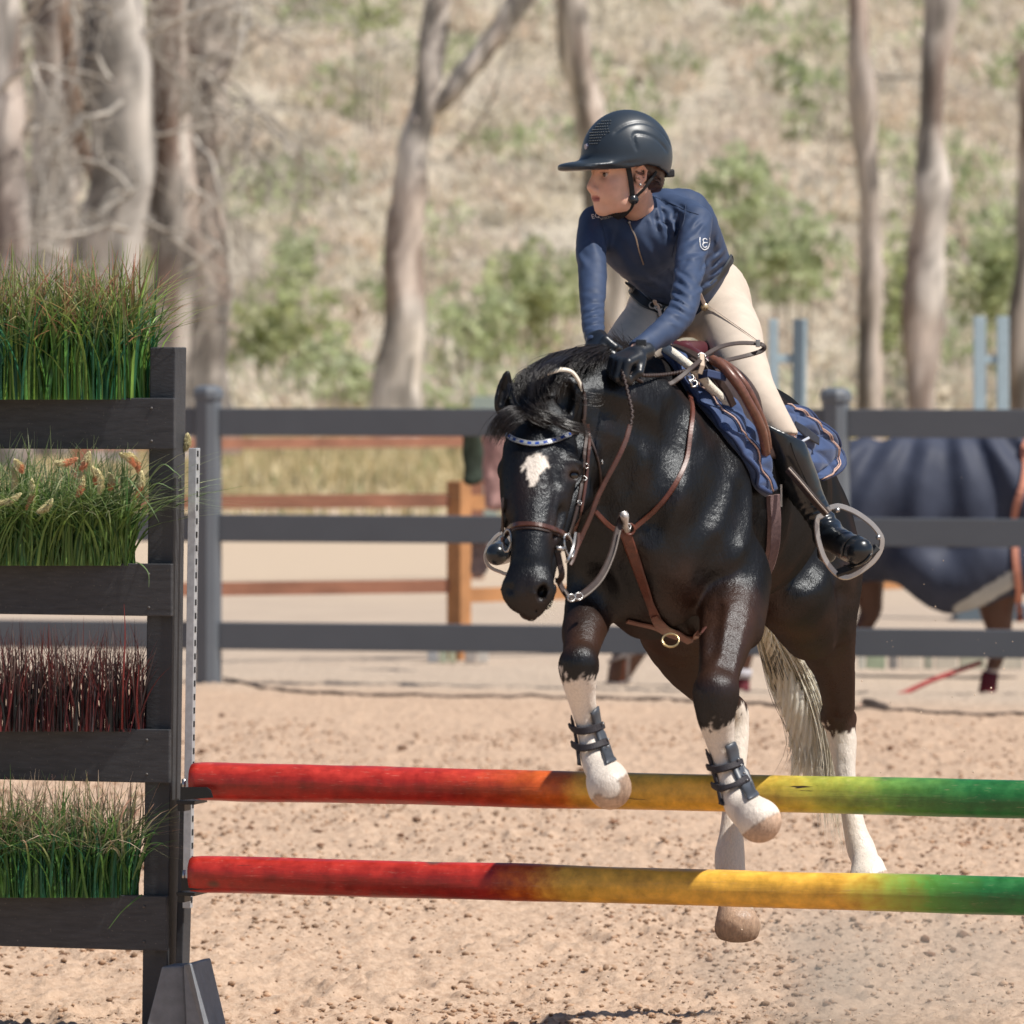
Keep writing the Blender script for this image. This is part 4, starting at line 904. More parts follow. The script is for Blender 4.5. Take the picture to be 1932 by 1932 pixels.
def face_colors(V):
    D = V-np.array(HO); f = D@np.array(F_); s = D@np.array(S_); u = D@np.array(U_)
    n = fbm(V*60, 3); base = np.array([0.76, 0.44, 0.32]); c = np.tile(base, (len(V), 1))*(1+0.10*n[:, None])
    def blob(cf, cs, cu, r, rf=1.0): return np.clip(1-np.sqrt(((f-cf)*rf)**2+(np.abs(s)-cs)**2+(u-cu)**2)/r, 0, 1)
    def mixc(w, col): nonlocal c; w = np.clip(w, 0, 1)[:, None]; c = c*(1-w)+np.array(col)*w
    mixc(blob(0.075, 0.034, -0.025, 0.032)*0.5, (0.56, 0.22, 0.17))
    mixc(blob(0.11, 0.0, -0.022, 0.018)*0.4, (0.55, 0.24, 0.18)); mixc(blob(-0.015, 0.075, 0.005, 0.03)*0.5, (0.60, 0.24, 0.17))
    lip = np.clip(1-np.abs(u+0.0533-0.0)/0.0105, 0, 1)*(f > 0.078)*(np.abs(s) < 0.0255)*(np.abs(s) < 0.0265-np.abs(u+0.0533)*1.2)
    mixc(lip*2.2, (0.40, 0.125, 0.11))
    mixc(np.clip(1-np.abs(u+0.0531)/0.0020, 0, 1)*(f > 0.078)*(np.abs(s) < 0.026), (0.13, 0.04, 0.035))
    a = (np.abs(s)-0.030)/0.016; arch = 0.0265-0.004*a*a+0.001*a
    mixc(np.clip(1-np.abs(u-arch)/0.0032, 0, 1)*(np.abs(a) < 1.05)*(f > 0.05)*(0.75+n), (0.10, 0.045, 0.028))
    mixc(blob(0.088, 0.031, 0.011, 0.018)*0.55, (0.36, 0.17, 0.13))
    lash = np.clip(1-np.abs(u-(0.0165-((np.abs(s)-0.031)/0.02)**2*0.004))/0.0020, 0, 1)*(np.abs(np.abs(s)-0.032) < 0.014)*(f > 0.066)
    mixc(lash*0.85, (0.045, 0.02, 0.015))
    hr = np.clip((0.012-f-0.25*np.maximum(u-0.02, -0.02))/0.006, 0, 1)*np.clip((u+0.020)/0.01, 0, 1)*np.clip((0.069-np.abs(s))/0.003, 0, 1)
    mixc(hr, (0.035, 0.016, 0.010))
    return c
V, Q = BD.mesh(0.0042); V = smooth_np(V, Q, 1, 0.25)
mesh_np('body', V, Q, face_colors(V), M_skin, rider)
M_white = simple('eye_white', (0.46, 0.38, 0.36), 0.25, var=0.03, bs=0)
M_iris = simple('brown_iris', (0.045, 0.018, 0.010), 0.12, var=0.2, bs=0, spec=0.8)
for s in (-1, 1):
    e = ball('eye', hd(0.0745, s*0.0305, 0.0105), 0.0118, M_white, rider)
    a_ = hd(0.0745, s*0.0305, 0.0105)+(F_*0.985+S_*0.10).normalized()*0.0118
    ball('iris', a_-F_*0.0035, 0.0066, M_iris, e, seg=12)
ball('earring', hd(0.000, 0.077, -0.022), 0.0042, M_steel, rider, seg=12)
# hair: dark brown, gathered at the nape under the helmet
M_brown_hair = simple('brown_hair', (0.050, 0.022, 0.014), 0.45, var=0.5, nscale=120, bs=0.2)
HR = SDF(); HR.ell(hd(-0.030, 0, 0.030), (0.088, 0.0765, 0.080), 0.02, HMx); HR.ell(hd(-0.080, 0, -0.022), (0.030, 0.036, 0.026), 0.02, HMx)
HR.half(hd(0.004, 0, 0), list(-Vector(F_)*-1.0)) ; HR.half(hd(0, 0, -0.045), list(-U_))
V, Q = HR.mesh(0.005); V = V+vnormals(V, Q)*(fbm(V*np.array([60, 60, 140]), 2)*0.003)[:, None]; mesh_np('hair', V, Q, None, M_brown_hair, rider)
hs = []
rr = np.random.RandomState(4)
for i in range(260):
    s = rr.choice([-1, 1])*(0.062+0.014*rr.rand()); f0 = 0.012-0.05*rr.rand(); u0 = 0.04-0.045*rr.rand()
    a = np.array(hd(f0, s, u0)); b = np.array(hd(f0-0.045, s*1.02, u0-0.018)); c2 = np.array(hd(-0.085, s*0.45, -0.028+0.02*rr.rand()))
    t = np.linspace(0, 1, 8)[:, None]; hs.append(a*(1-t)**2+2*b*t*(1-t)+c2*t*t)
hair('hair', hs, M_brown_hair, rider, 0.0009)

# ---- shirt
SH = SDF()
limb(SH, TR[:3], 0, 0.05); SH.chain([bp_(1250, 430, 15.82, 60), bp_(1215, 455, 15.76, 58)], 0.05)
SH.ell(P(1220, 450, 15.72), (0.135, 0.085, 0.085), 0.05)
SH.chain([bp_(1138, 418, 15.70, 30), bp_(1175, 412, 15.72, 26), bp_(1215, 405, 15.78, 24), bp_(1258, 396, 15.80, 30), bp_(1300, 408, 15.72, 33)], 0.04)   # shoulder line
SH.chain([bp_(1262, 385, 15.86, 26), bp_(1300, 400, 15.88, 40), bp_(1325, 450, 15.95, 36), bp_(1345, 495, 16.05, 34)], 0.05)   # upper back
SH.chain([bp_(1196, 470, 15.74, 50), bp_(1215, 500, 15.84, 42), bp_(1262, 545, 16.0, 36)], 0.04)
limb(SH, ARM_L, 1.5, 0.035); limb(SH, ARM_R, 1.5, 0.035)
SH.chain([bp_(1204, 396, 15.70, 37), bp_(1216, 412, 15.76, 41)], 0.02)      # collar
CREASES = [(1276, 508, 1309, 531, 4.5, 3.4), (1271, 529, 1302, 548, 4.5, 3.4), (1268, 548, 1303, 569, 4.5, 3.8), (1265, 562, 1303, 581, 4.0, 3.4), (1259, 579, 1297, 596, 4.0, 3.0), (1262, 598, 1285, 612, 4.0, 2.0),
    (1288, 483, 1332, 473, 4.5, 3.0), (1297, 460, 1320, 446, 5, 2.6), (1303, 437, 1330, 413, 5, 3.0), (1296, 424, 1318, 404, 5, 2.4), (1286, 500, 1300, 492, 4, 2.0),
    (1242, 372, 1266, 394, 5, 3.6), (1244, 380, 1256, 420, 5, 3.6), (1250, 404, 1264, 454, 5.5, 3.6), (1232, 412, 1270, 426, 4.5, 3.0), (1268, 396, 1276, 430, 5, 3.2), (1284, 398, 1274, 452, 5.5, 4.0), (1234, 400, 1240, 440, 5, 2.4), (1270, 382, 1300, 400, 4, 2.6),
    (1100, 579, 1141, 570, 4.5, 3.0), (1102, 593, 1139, 583, 4.5, 3.0), (1104, 604, 1134, 598, 4, 2.2), (1106, 618, 1136, 612, 4, 2.4), (1100, 552, 1134, 556, 5, 2.0), (1094, 470, 1120, 500, 7, 2.0), (1120, 430, 1140, 480, 7, 2.2),
    (1330, 524, 1370, 496, 5, 3.2), (1326, 540, 1362, 512, 5, 3.0), (1334, 508, 1366, 482, 5, 3.0), (1336, 490, 1360, 464, 5, 2.8), (1340, 470, 1352, 440, 5, 2.4), (1318, 520, 1332, 488, 5, 2.6), (1310, 548, 1340, 526, 5, 2.4),
    (1190, 520, 1240, 548, 6, 2.4), (1200, 508, 1262, 532, 7, 2.2), (1225, 556, 1262, 566, 5, 2.0), (1160, 440, 1210, 520, 9, 2.0), (1150, 420, 1160, 470, 8, 2.0), (1215, 430, 1250, 500, 9, 2.0)]
def wrinkles(X):
    u, v, d = uvd(X); r = np.zeros(len(X)); wob = vnoise(X*30)*5
    u = u+wob; v = v+vnoise(X*30+9)*5
    for (a, b, c, e, w, amp) in CREASES:
        m_ = (np.abs(u-(a+c)/2) < abs(c-a)/2+3*w+4) & (np.abs(v-(b+e)/2) < abs(e-b)/2+3*w+4)
        if not m_.any(): continue
        uu = u[m_]-a; vv = v[m_]-b; dx, dy = c-a, e-b; L2 = dx*dx+dy*dy; t = np.clip((uu*dx+vv*dy)/L2, 0, 1); sd = (uu*dy-vv*dx)/math.sqrt(L2); ex = np.hypot(uu-t*dx, vv-t*dy); f_ = np.sin(np.pi*np.clip(t, 0.08, 0.92))
        q_ = ex/w; r[m_] += amp*0.0019*f_*(np.exp(-q_*q_)-0.9*np.exp(-((sd+w*1.5)/(w*1.0))**2)*np.exp(-np.clip(np.abs(t-0.5)-0.5, 0, 1)*9)*(ex < 3*w))
    return r+fbm(X*np.array([14, 14, 9]), 3)*0.006
SH.fn(wrinkles)
SH.ell(P(1192, 385, 15.62), (0.048, 0.085, 0.050), 0.006, None, 's')         # neck opening
SH.rc(hd(0.03, 0, -0.02), 0.095, hd(0.0, 0, 0.0), 0.10, 0.003, 's') if False else None
n_c = (P(1198, 366, 15.64)-P(1205, 400, 15.70)).normalized()
def cut_cone(S, a, r, b, r2): S.rc(a, r, b, r2, 0.004, 's')
cut_cone(SH, P(1195, 372, 15.58), 0.052, P(1200, 340, 15.6), 0.07)
c_ = P(1204, 659, 15.085); SH.ell(P(1190, 668, 15.05), (0.034, 0.05, 0.034), 0.003, None, 's'); SH.ell(P(1122, 655, 15.18), (0.032, 0.05, 0.024), 0.003, None, 's')
wd = (P(1340, 520, 16.05)-P(1262, 420, 15.8)).normalized()
def shirt_colors(V):
    n = fbm(V*18, 3); c = np.tile(np.array([0.032, 0.052, 0.105]), (len(V), 1)); return c*(1+0.12*n[:, None])
V, Q = SH.mesh(0.0044); V = smooth_np(V, Q, 1, 0.3)
shirt = mesh_np('shirt', V, Q, shirt_colors(V), M_shirt, rider)
# ---- breeches
BR = SDF()
BR.chain([bp_(1232, 572, 16.08, 40), bp_(1270, 575, 16.1, 54), bp_(1310, 565, 16.12, 62), bp_(1345, 548, 16.14, 58)], 0.04)
BR.chain([bp_(1318, 545, 16.2, 60), bp_(1342, 555, 16.25, 70), bp_(1360, 590, 16.25, 62)], 0.04)
limb(BR, LEG_L, 1, 0.04); limb(BR, LEG_R, 1, 0.04)
def bwr(X):
    u, v, d = uvd(X); r = fbm(X*np.array([10, 10, 8]), 2)*0.004
    def folds(cu, cv, ang, per, amp, ru, rv):
        a = math.radians(ang); x = (u-cu)*math.cos(a)+(v-cv)*math.sin(a); y = -(u-cu)*math.sin(a)+(v-cv)*math.cos(a)
        return np.exp(-(x/ru)**2-(y/rv)**2)*amp*np.sin((y+fbm(X*20, 2)*9)/per*6.283)
    r += folds(1395, 540, -32, 9, 0.0016, 50, 34)+folds(1270, 600, 30, 12, 0.0022, 70, 24)+folds(1205, 580, 40, 12, 0.002, 30, 30)
    return r
BR.fn(bwr)
BR.ell(P(1480, 842, 15.6), (0.08, 0.10, 0.035), 0.003, None, 's')
def bre_colors(V): n = fbm(V*9, 3); return np.tile(np.array([0.56, 0.47, 0.385]), (len(V), 1))*(1+0.05*n[:, None])
V, Q = BR.mesh(0.0065); V = smooth_np(V, Q, 2, 0.4)
breeches = mesh_np('breeches', V, Q, bre_colors(V), M_breech, rider)
M_belt = simple('dark_belt', (0.020, 0.024, 0.030), 0.6, var=0.2)
def wrap(name, pts, w, mat, parent, off=0.004, th=0.006, body=None, sm=3):
    S2 = body or BR; X, Nn, ok = S2.hit(cr(pts, 8)); X = X+Nn*off
    for _ in range(sm): X[1:-1] = (X[:-2]+X[2:]+2*X[1:-1])/4; Nn[1:-1] = (Nn[:-2]+Nn[2:]+2*Nn[1:-1])/4
    m = MB(); m.ribbon(X, Nn, w, th); return m.build(name, mat, parent)
BS = SDF(); BS.p = SH.p[:]  # belt lies over both
COMB = SDF(); limb(COMB, TR[:3], 0, 0.05); COMB.ell(P(1220, 450, 15.72), (0.135, 0.085, 0.085), 0.05); COMB.chain([bp_(1262, 385, 15.86, 26), bp_(1300, 400, 15.88, 40), bp_(1325, 450, 15.95, 36), bp_(1345, 495, 16.05, 34)], 0.05); COMB.chain([bp_(1196, 470, 15.74, 50), bp_(1215, 500, 15.84, 42), bp_(1262, 545, 16.0, 36)], 0.04); COMB.p = COMB.p+[p for p in BR.p if p[0] == 'u']
belt = wrap('belt', [(1188, 536), (1196, 550), (1212, 568), (1232, 580), (1262, 584), (1292, 574), (1325, 552), (1352, 526), (1374, 497), (1380, 486)], 0.030, M_belt, rider, 0.003, 0.006, COMB)
for c in ((1232, 578), (1240, 581), (1256, 585)):
    X1, N1, _ = COMB.hit([c]); ring('buckle', Vector(X1[0])+Vector(N1[0])*0.009, 0.010, 0.0022, M_steel, belt, N1[0], 1.1, 12)
for L_ in ([(1236, 562), (1240, 580), (1243, 600)], [(1318, 552), (1324, 566), (1330, 578)]): wrap('belt_loop', L_, 0.011, M_breech if False else simple('loop_cloth', (0.58, 0.45, 0.37), 0.8), breeches, 0.008, 0.004, COMB)
M_gold = simple('gold_tag', (0.62, 0.48, 0.30), 0.35, 0.6, bs=0)
X1, N1, _ = COMB.hit([(1329, 578)]); m = MB(); c = Vector(X1[0])+Vector(N1[0])*0.010; m.tube([c, c+Vector(N1[0])*0.003], 0.011, 16); m.build('round_tag', M_gold, rider, True)
wrap('cord', [(1336, 575), (1360, 594), (1392, 618), (1428, 645)], 0.0025, simple('cream_cord', (0.6, 0.5, 0.42), 0.8), breeches, 0.004, 0.0025)
wrap('black_cord', [(1263, 584), (1248, 596), (1240, 608), (1252, 614), (1266, 608)], 0.004, M_belt, breeches, 0.006, 0.004)
wrap('pocket_seam', [(1268, 600), (1296, 590), (1322, 576), (1340, 562)], 0.002, simple('seam', (0.35, 0.26, 0.21), 0.8), breeches, 0.002, 0.002)
# zip, seams, lettering and emblem on the shirt
zp = wrap('zip', [(1187.8, 420.8), (1193, 434), (1199.7, 447), (1206.9, 475.8), (1214, 498.5)], 0.0036, simple('zip_metal', (0.5, 0.38, 0.28), 0.4, 0.6), shirt, 0.002, 0.003, SH)
X1, N1, _ = SH.hit([(1188, 421)]); ball('zip_pull', Vector(X1[0])+Vector(N1[0])*0.004, 0.0045, M_steel, zp, seg=10)
M_seam = simple('shirt_seam', (0.022, 0.036, 0.075), 0.8, bs=0)
for L_ in ([(1236, 372), (1262, 382), (1296, 398), (1318, 405)], [(1240, 415), (1262, 424), (1284, 434)], [(1294, 386), (1290, 420), (1276, 450), (1268, 485)], [(1126, 402), (1140, 440), (1145, 475)]):
    wrap('seam', L_, 0.0022, M_seam, shirt, 0.0008, 0.0016, SH)
M_print = simple('white_print', (0.75, 0.75, 0.76), 0.6, bs=0, var=0.02)
def stroke(name, L_, w, mat, parent, S=SH): return wrap(name, L_, w, mat, parent, 0.0022, 0.001, S, 1)
m_u = [(1320.5, 449), (1319.5, 458), (1321.5, 467), (1328, 471.5), (1335, 467), (1337.5, 458), (1337.5, 449)]
stroke('emblem', m_u, 0.0026, M_print, shirt)
stroke('emblem', [(1332.5, 452.5), (1329, 450.5), (1325.5, 453), (1326.2, 457), (1328.5, 458.5)], 0.0026, M_print, shirt)
stroke('emblem', [(1328.5, 458.5), (1325.3, 460.5), (1325.3, 465), (1329, 467.3), (1332.5, 465)], 0.0026, M_print, shirt)
stroke('emblem', [(1325, 458.6), (1328, 458.6), (1333.5, 458.2)], 0.0022, M_print, shirt)
def text_on(body, txt, u0, v0, size, ang, name, parent):
    """print a word: mesh from a font curve, laid on the cloth"""
    cu = bpy.data.curves.new(name, 'FONT'); cu.body = txt; cu.size = size; cu.space_character = 1.05
    o = bpy.data.objects.new(name, cu); C.objects.link(o); bpy.context.view_layer.update()
    me = bpy.data.meshes.new_from_object(o); bpy.data.objects.remove(o); 
    co = np.array([v.co[:] for v in me.vertices]); a = math.radians(ang)
    uv = np.stack([u0+co[:, 0]*math.cos(a)+co[:, 1]*math.sin(a), v0-co[:, 1]*math.cos(a)+co[:, 0]*math.sin(a)], 1)
    X, Nn, ok = body.hit(uv); me.vertices.foreach_set('co', (X+Nn*0.0022).astype(np.float32).ravel()); me.name = name; me.update()
    return link(name, me, M_print, parent, False)
text_on(SH, 'EQUESTRIAN', 1117, 414, 12, -15, 'lettering', shirt); text_on(SH, 'STOCKHOLM', 1133, 416, 5.5, -15, 'lettering', shirt)
# ---- helmet
HL = SDF()
he(-0.006, 0, 0.058, 0.130, 0.105, 0.126, 0.01, 'u', HL)
he(0.085, 0, 0.038, 0.108, 0.086, 0.013, 0.022, 'u', HL)
he(0.142, 0, 0.032, 0.048, 0.068, 0.007, 0.02, 'u', HL)
he(-0.006, 0, 0.040, 0.118, 0.092, 0.108, 0.004, 's', HL)
def cutp(X):
    D = X-np.array(HO); f = D@np.array(F_); s = D@np.array(S_); u = D@np.array(U_)
    lim = np.where(f > 0.02, 0.024, 0.022)-0.030*np.clip((-f-0.05)/0.08, 0, 1)+0.012*np.clip((0.05-np.abs(f+0.01))/0.06, 0, 1)
    return lim-u
HL.fn(lambda X: 0*X[:, 0]); HL.p.append(('i', cutp, np.full(3, -1e9), np.full(3, 1e9), 0.003))
def hgroove(L_, r, dep):
    q = cr(L_, 6)
    for i in range(len(q)-1): HL.rc(hd(*q[i]), r, hd(*q[i+1]), r, 0.006, 's')
def shell_pt(f, u, s=1, off=0.0):
    v = 1-((f+0.006)/0.130)**2-((u-0.058)/0.126)**2; return (f, s*(0.105+off)*math.sqrt(max(v, 0.0)), u)
for s in (1, -1):
    hgroove([shell_pt(0.020, 0.072, s, 0.002), shell_pt(0.024, 0.105, s, 0.002), shell_pt(0.012, 0.118, s, 0.002), shell_pt(-0.040, 0.104, s, 0.002), shell_pt(-0.085, 0.066, s, 0.002)], 0.0022, 0)
    hgroove([shell_pt(0.070, 0.120, s, 0.002), shell_pt(0.030, 0.142, s, 0.002), shell_pt(-0.020, 0.146, s, 0.002), shell_pt(-0.070, 0.122, s, 0.002), shell_pt(-0.110, 0.080, s, 0.002)], 0.0016, 0)
V, Q = HL.mesh(0.0036); V = smooth_np(V, Q, 2, 0.4)
M_helmet = simple('matt_helmet_shell', (0.022, 0.031, 0.042), 0.40, var=0.06, nscale=40, bs=0.12, bd=0.0004, bscale=1500, spec=0.5)
helmet = empty('riding_helmet', hd(0, 0, 0.02), 'matt dark blue-grey riding helmet with a peak and mesh vents on the rider\'s head', 'helmet')
mesh_np('shell', V, Q, None, M_helmet, helmet)
M_blk = simple('black_webbing', (0.008, 0.008, 0.009), 0.7, var=0.2)
m = MB()
for i in range(9):
    for j in range(11):
        f = 0.085-0.012*0.4*i+0.0; u = 0.155-0.0075*i; fr = (j-5)*0.0058
        x = (u-0.058)/0.128; y = (fr+0.030)/0.107; w_ = 1-x*x-y*y
        if w_ <= 0.02 or abs(j-5) > 5.2-abs(i-4)*0.7: continue
        q = hd(-0.006+0.130*math.sqrt(w_)+0.0005, fr+0.030, u); m.tube([q-F_*0.001, q+F_*0.002], 0.0016, 6)
tag(m.build('vent_holes', simple('vent_studs', (0.026, 0.035, 0.045), 0.6, 0.0, bs=0), helmet), kind='stuff')
q = hd(-0.006+0.130*math.sqrt(1-((0.088-0.058)/0.128)**2-(0.004/0.107)**2), 0.004, 0.088); m = MB(); m.tube([q-F_*0.002, q+F_*0.003], [0.010, 0.008], 6); m.build('badge', simple('silver_badge', (0.30, 0.28, 0.34), 0.3, 0.7, bs=0), helmet)
def hstrap(name, L_, w, th=0.003):
    q = cr(L_, 6); X = [hd(*a) for a in q]; m = MB(); m.ribbon(X, [(x-hd(-0.01, 0, -0.02)).normalized() for x in X], w, th); return m.build(name, M_blk, helmet)
for s in (1, -1):
    hstrap('chin_strap', [(0.030, s*0.068, 0.030), (0.026, s*0.069, 0.0), (0.020, s*0.066, -0.040), (0.018, s*0.060, -0.062)], 0.014)
    hstrap('chin_strap', [(-0.055, s*0.072, 0.012), (-0.030, s*0.079, -0.012), (-0.012, s*0.074, -0.034), (0.010, s*0.064, -0.055)], 0.009)
    hstrap('chin_strap', [(0.018, s*0.060, -0.060), (0.022, s*0.050, -0.080), (0.030, s*0.030, -0.098), (0.036, 0.0, -0.106)], 0.022, 0.008)
m = MB(); m.tube([hd(0.018, 0.058, -0.060), hd(0.018, 0.074, -0.062)], 0.0125, 12); m.build('buckle', simple('black_plastic', (0.02, 0.022, 0.025), 0.25, bs=0), helmet, True)
m = MB(); m.box(hd(-0.118, 0.012, 0.006), (0.03, 0.05, 0.022), Matrix([list(F_), list(S_), list(U_)]).transposed()); m.build('rear_adjuster', M_blk, helmet, bevel=0.005)
# ---- gloves: palm, four curled fingers and a thumb each
M_glove = simple('black_riding_glove', (0.012, 0.014, 0.018), 0.36, var=0.3, nscale=50, bs=0.35, bd=0.0012, bscale=120)
def glove(w, a, n, b, curl=1.0, label=None):
    """w wrist, a wrist-to-knuckle, n towards the palm side, b index-to-little finger"""
    a, n, b = Vector(a).normalized(), Vector(n), Vector(b); n = (n-a*n.dot(a)).normalized(); b0 = a.cross(n); b = b0 if b0.dot(b) > 0 else -b0
    G_ = SDF(); w = Vector(w); T_ = lambda x, y, z: w+a*x+n*y+b*z
    G_.rc(T_(-0.030, 0, 0), 0.024, T_(0.010, 0, 0), 0.025, 0.015)
    for z, L in ((-0.027, 0.080), (-0.009, 0.084), (0.009, 0.081), (0.026, 0.074)):
        G_.rc(T_(0.02, 0.0, z*0.75), 0.017, T_(L-0.008, 0.0, z), 0.0135, 0.012)
    for (z, L, l1, l2, l3) in ((-0.029, 0.080, 0.038, 0.024, 0.018), (-0.0095, 0.085, 0.042, 0.026, 0.019), (0.0095, 0.081, 0.038, 0.025, 0.018), (0.0275, 0.073, 0.031, 0.020, 0.016)):
        p = T_(L-0.004, 0, z); ang = 1.05*curl
        for l, r in ((l1, 0.0112), (l2, 0.0103), (l3, 0.0095)):
            d_ = a*math.cos(ang)+n*math.sin(ang); q = p+d_*l; G_.rc(p, r+0.0016, q, r+0.0008, 0.004); p = q; ang += 1.25*curl
    t0 = T_(0.022, 0.010, -0.026); t1 = T_(0.052, 0.030, -0.044); t2 = T_(0.074, 0.046, -0.030)
    G_.rc(t0, 0.0150, t1, 0.0120, 0.008); G_.rc(t1, 0.0120, t2, 0.0100, 0.003)
    V, Q = G_.mesh(0.0034); V = smooth_np(V, Q, 1, 0.3)
    return mesh_np('glove', V, Q, None, M_glove, rider), T_
gl, TL = glove(P(1205, 668, 15.06), P(1150, 685, 14.98)-P(1205, 664, 15.06), (-0.05, 0.15, -1.0), (0.3, 1, 0.0), 1.05)
gr, TR_ = glove(P(1122, 640, 15.24), P(1140, 678, 15.10)-P(1120, 640, 15.24), (0.55, 0.35, -0.35), (0.2, 0.8, 0.3), 1.0)
def cuff(T_, off, r, mat, name, par):
    c0 = T_(off, 0, 0); c1 = T_(off+0.008, 0, 0); m = MB(); m.tube([c0, c1], r, 16); return m.build(name, mat, par, True)
cuff(TL, -0.030, 0.0235, simple('tan_cuff', (0.42, 0.25, 0.12), 0.6), 'cuff_trim', gl); cuff(TR_, -0.026, 0.0225, simple('tan_cuff', (0.42, 0.25, 0.12), 0.6), 'cuff_trim', gr)
m = MB(); m.box(TL(-0.012, -0.026, 0.0), (0.028, 0.016, 0.02)); m.build('wrist_tab', M_glove, gl, bevel=0.004)
# ---- riding boots
BT = SDF()
BT.chain([bp_(1458, 795, 15.60, 36), bp_(1484, 850, 15.61, 38), bp_(1508, 905, 15.64, 36), bp_(1536, 958, 15.66, 28), bp_(1556, 990, 15.66, 26), bp_(1563, 1008, 15.66, 27)], 0.03)
BT.chain([bp_(1562, 1010, 15.65, 26), bp_(1584, 1022, 15.58, 27), bp_(1606, 1034, 15.50, 28), bp_(1622, 1041, 15.45, 26)], 0.03)
BT.rc(*bp_(1562, 1030, 15.72, 20), *bp_(1560, 1044, 15.73, 19), 0.02)
BT.ell(P(1458, 795, 15.86), (0.085, 0.12, 0.028), 0.003, None, 's') if False else None
def btw(X):
    u, v, d = uvd(X); a = (v-975)/1.0
    return fbm(X*14, 2)*0.006+np.exp(-((v-975)/34)**2)*0.0026*np.sin((v-975+0.4*(u-1545)+fbm(X*20, 2)*12)/14*6.283)+np.exp(-((v-1005)/16)**2)*0.0015*np.sin((v+0.5*u)/7)
BT.fn(btw)
top_n = (P(1425, 735, 15.8)-P(1470, 825, 15.93)).normalized(); top_c = P(1466, 814, 15.9)
lean = Vector((0.42, 0.0, 0.9)).normalized()
BT.p.append(('i', lambda X: (X-np.array(P(1472, 812, 15.6)))@np.array(lean), np.full(3, -1e9), np.full(3, 1e9), 0.003))
M_bootm = simple('black_boot_leather', (0.010, 0.013, 0.017), 0.28, var=0.25, nscale=18, bs=0.25, bd=0.0015, bscale=60, coat=0.15)
V, Q = BT.mesh(0.0058); V = smooth_np(V, Q, 1, 0.4); boot = mesh_np('boot', V, Q, None, M_bootm, rider)
m = MB(); m.ribbon([P(1552, 1062, 15.99), P(1580, 1052, 15.86), P(1608, 1066, 15.70), P(1640, 1062, 15.60)], [(-0.1, -0.3, -1)]*4, [0.05, 0.06, 0.085, 0.06], 0.010) if False else None
def toe(S, name, pts, w):
    X, Nn, ok = S.hit(cr(pts, 6)); X += Nn*0.002; m = MB(); m.ribbon(X, Nn, w, 0.003); return m.build(name, M_bootm, boot)
toe(BT, 'toe_seam', [(1589, 1050), (1592, 1030), (1606, 1015), (1622, 1012)], 0.004); toe(BT, 'welt', [(1594, 1066), (1610, 1068), (1630, 1060), (1644, 1045)], 0.008)
toe(BT, 'shaft_seam', [(1492, 835), (1500, 860), (1520, 905), (1540, 950)], 0.003)
B2 = SDF(); B2.chain([bp_(1050, 890, 15.95, 34), bp_(1005, 965, 15.98, 30), bp_(972, 1020, 15.92, 24), bp_(965, 1030, 15.9, 24)], 0.03); B2.chain([bp_(965, 1032, 15.9, 24), bp_(950, 1040, 15.82, 24), bp_(937, 1046, 15.72, 21)], 0.03)
V, Q = B2.mesh(0.006); mesh_np('boot', V, Q, None, M_bootm, rider)

# the whole group is scaled about the camera, so smaller and nearer: all four feet are off the ground over the poles
KS = 0.895
for o in [o for o in C.objects if o.parent is None and (o.name.split('.')[0] in ('horse', 'bridle', 'reins', 'breastplate', 'girth', 'saddle_pad', 'half_pad', 'saddle', 'stirrup', 'brushing_boot', 'person', 'riding_helmet'))]:
    o.location = Vector(o.location)*KS+Vector((0, 0, CH*(1-KS))); o.scale = (KS, KS, KS)
# ================================================================ GROUND
def gz0(x, y):
    x = np.asarray(x, float); y = np.asarray(y, float)
    z = -0.175*np.exp(-((x-2.5)/1.5)**2-((y-32.6)/1.2)**2)
    r = np.clip(y-58, 0, None); z = z+np.minimum(r, 62)*0.014
    z = z-0.070*np.clip((19.5-y)/3, 0, 1)
    h = np.clip(y-112, 0, None); z = z+h*0.30*(1-np.exp(-h/14))
    return z
def gz(x, y):
    x = np.asarray(x, float); y = np.asarray(y, float); p = np.stack([x, y, 0*x], -1)
    fade = np.clip((34-y)/8, 0.25, 1)
    z = gz0(x, y)+fbm(p*np.array([0.9, 0.6, 1])+11, 3)*0.035*fade
    near = np.clip((38-y)/13, 0, 1)*np.clip((y-13.4)/0.3, 0, 1)
    a = fbm(p*np.array([9.0, 7.0, 1])+3, 3); z = z+np.clip(a, 0.0, None)*0.045*near*0.8
    b = fbm(p*np.array([34.0, 26.0, 1])+5, 3); z = z+np.abs(b)*0.026*near
    c = vnoise(p*np.array([95.0, 70.0, 1])+1); z = z+c*0.011*near+vnoise(p*np.array([60.0, 150.0, 1])+4)*0.006*near
    # hoof scuffs
    for hx, hy, hr, hd_ in SCUFF:
        rr_ = np.hypot((x-hx)/1.0, (y-hy)/1.6); z = z-hd_*np.exp(-(rr_/hr)**4)+hd_*0.8*np.exp(-((rr_-hr*1.25)/(hr*0.3))**2)
    far = np.clip((y-60)/40, 0, 1); z = z+fbm(p*np.array([0.12, 0.10, 1])+2, 4)*0.8*far*np.clip((y-110)/20, 0.15, 1)
    return z
rs = np.random.RandomState(12)
SCUFF = [(rs.uniform(-2, 2.3), rs.uniform(14.3, 22), rs.uniform(0.05, 0.10), rs.uniform(0.008, 0.022)) for _ in range(80)]
xs = np.concatenate([-np.geomspace(330, 2.72, 46), np.linspace(-2.68, 2.68, 420), np.geomspace(2.72, 330, 46)])
ys = np.concatenate([np.linspace(-8, 13.4, 14), np.linspace(13.5, 19.0, 340), 19.0+np.cumsum(np.linspace(0.018, 0.09, 240)), ])
ys = np.concatenate([ys, ys[-1]+np.cumsum(np.geomspace(0.12, 9, 110))])
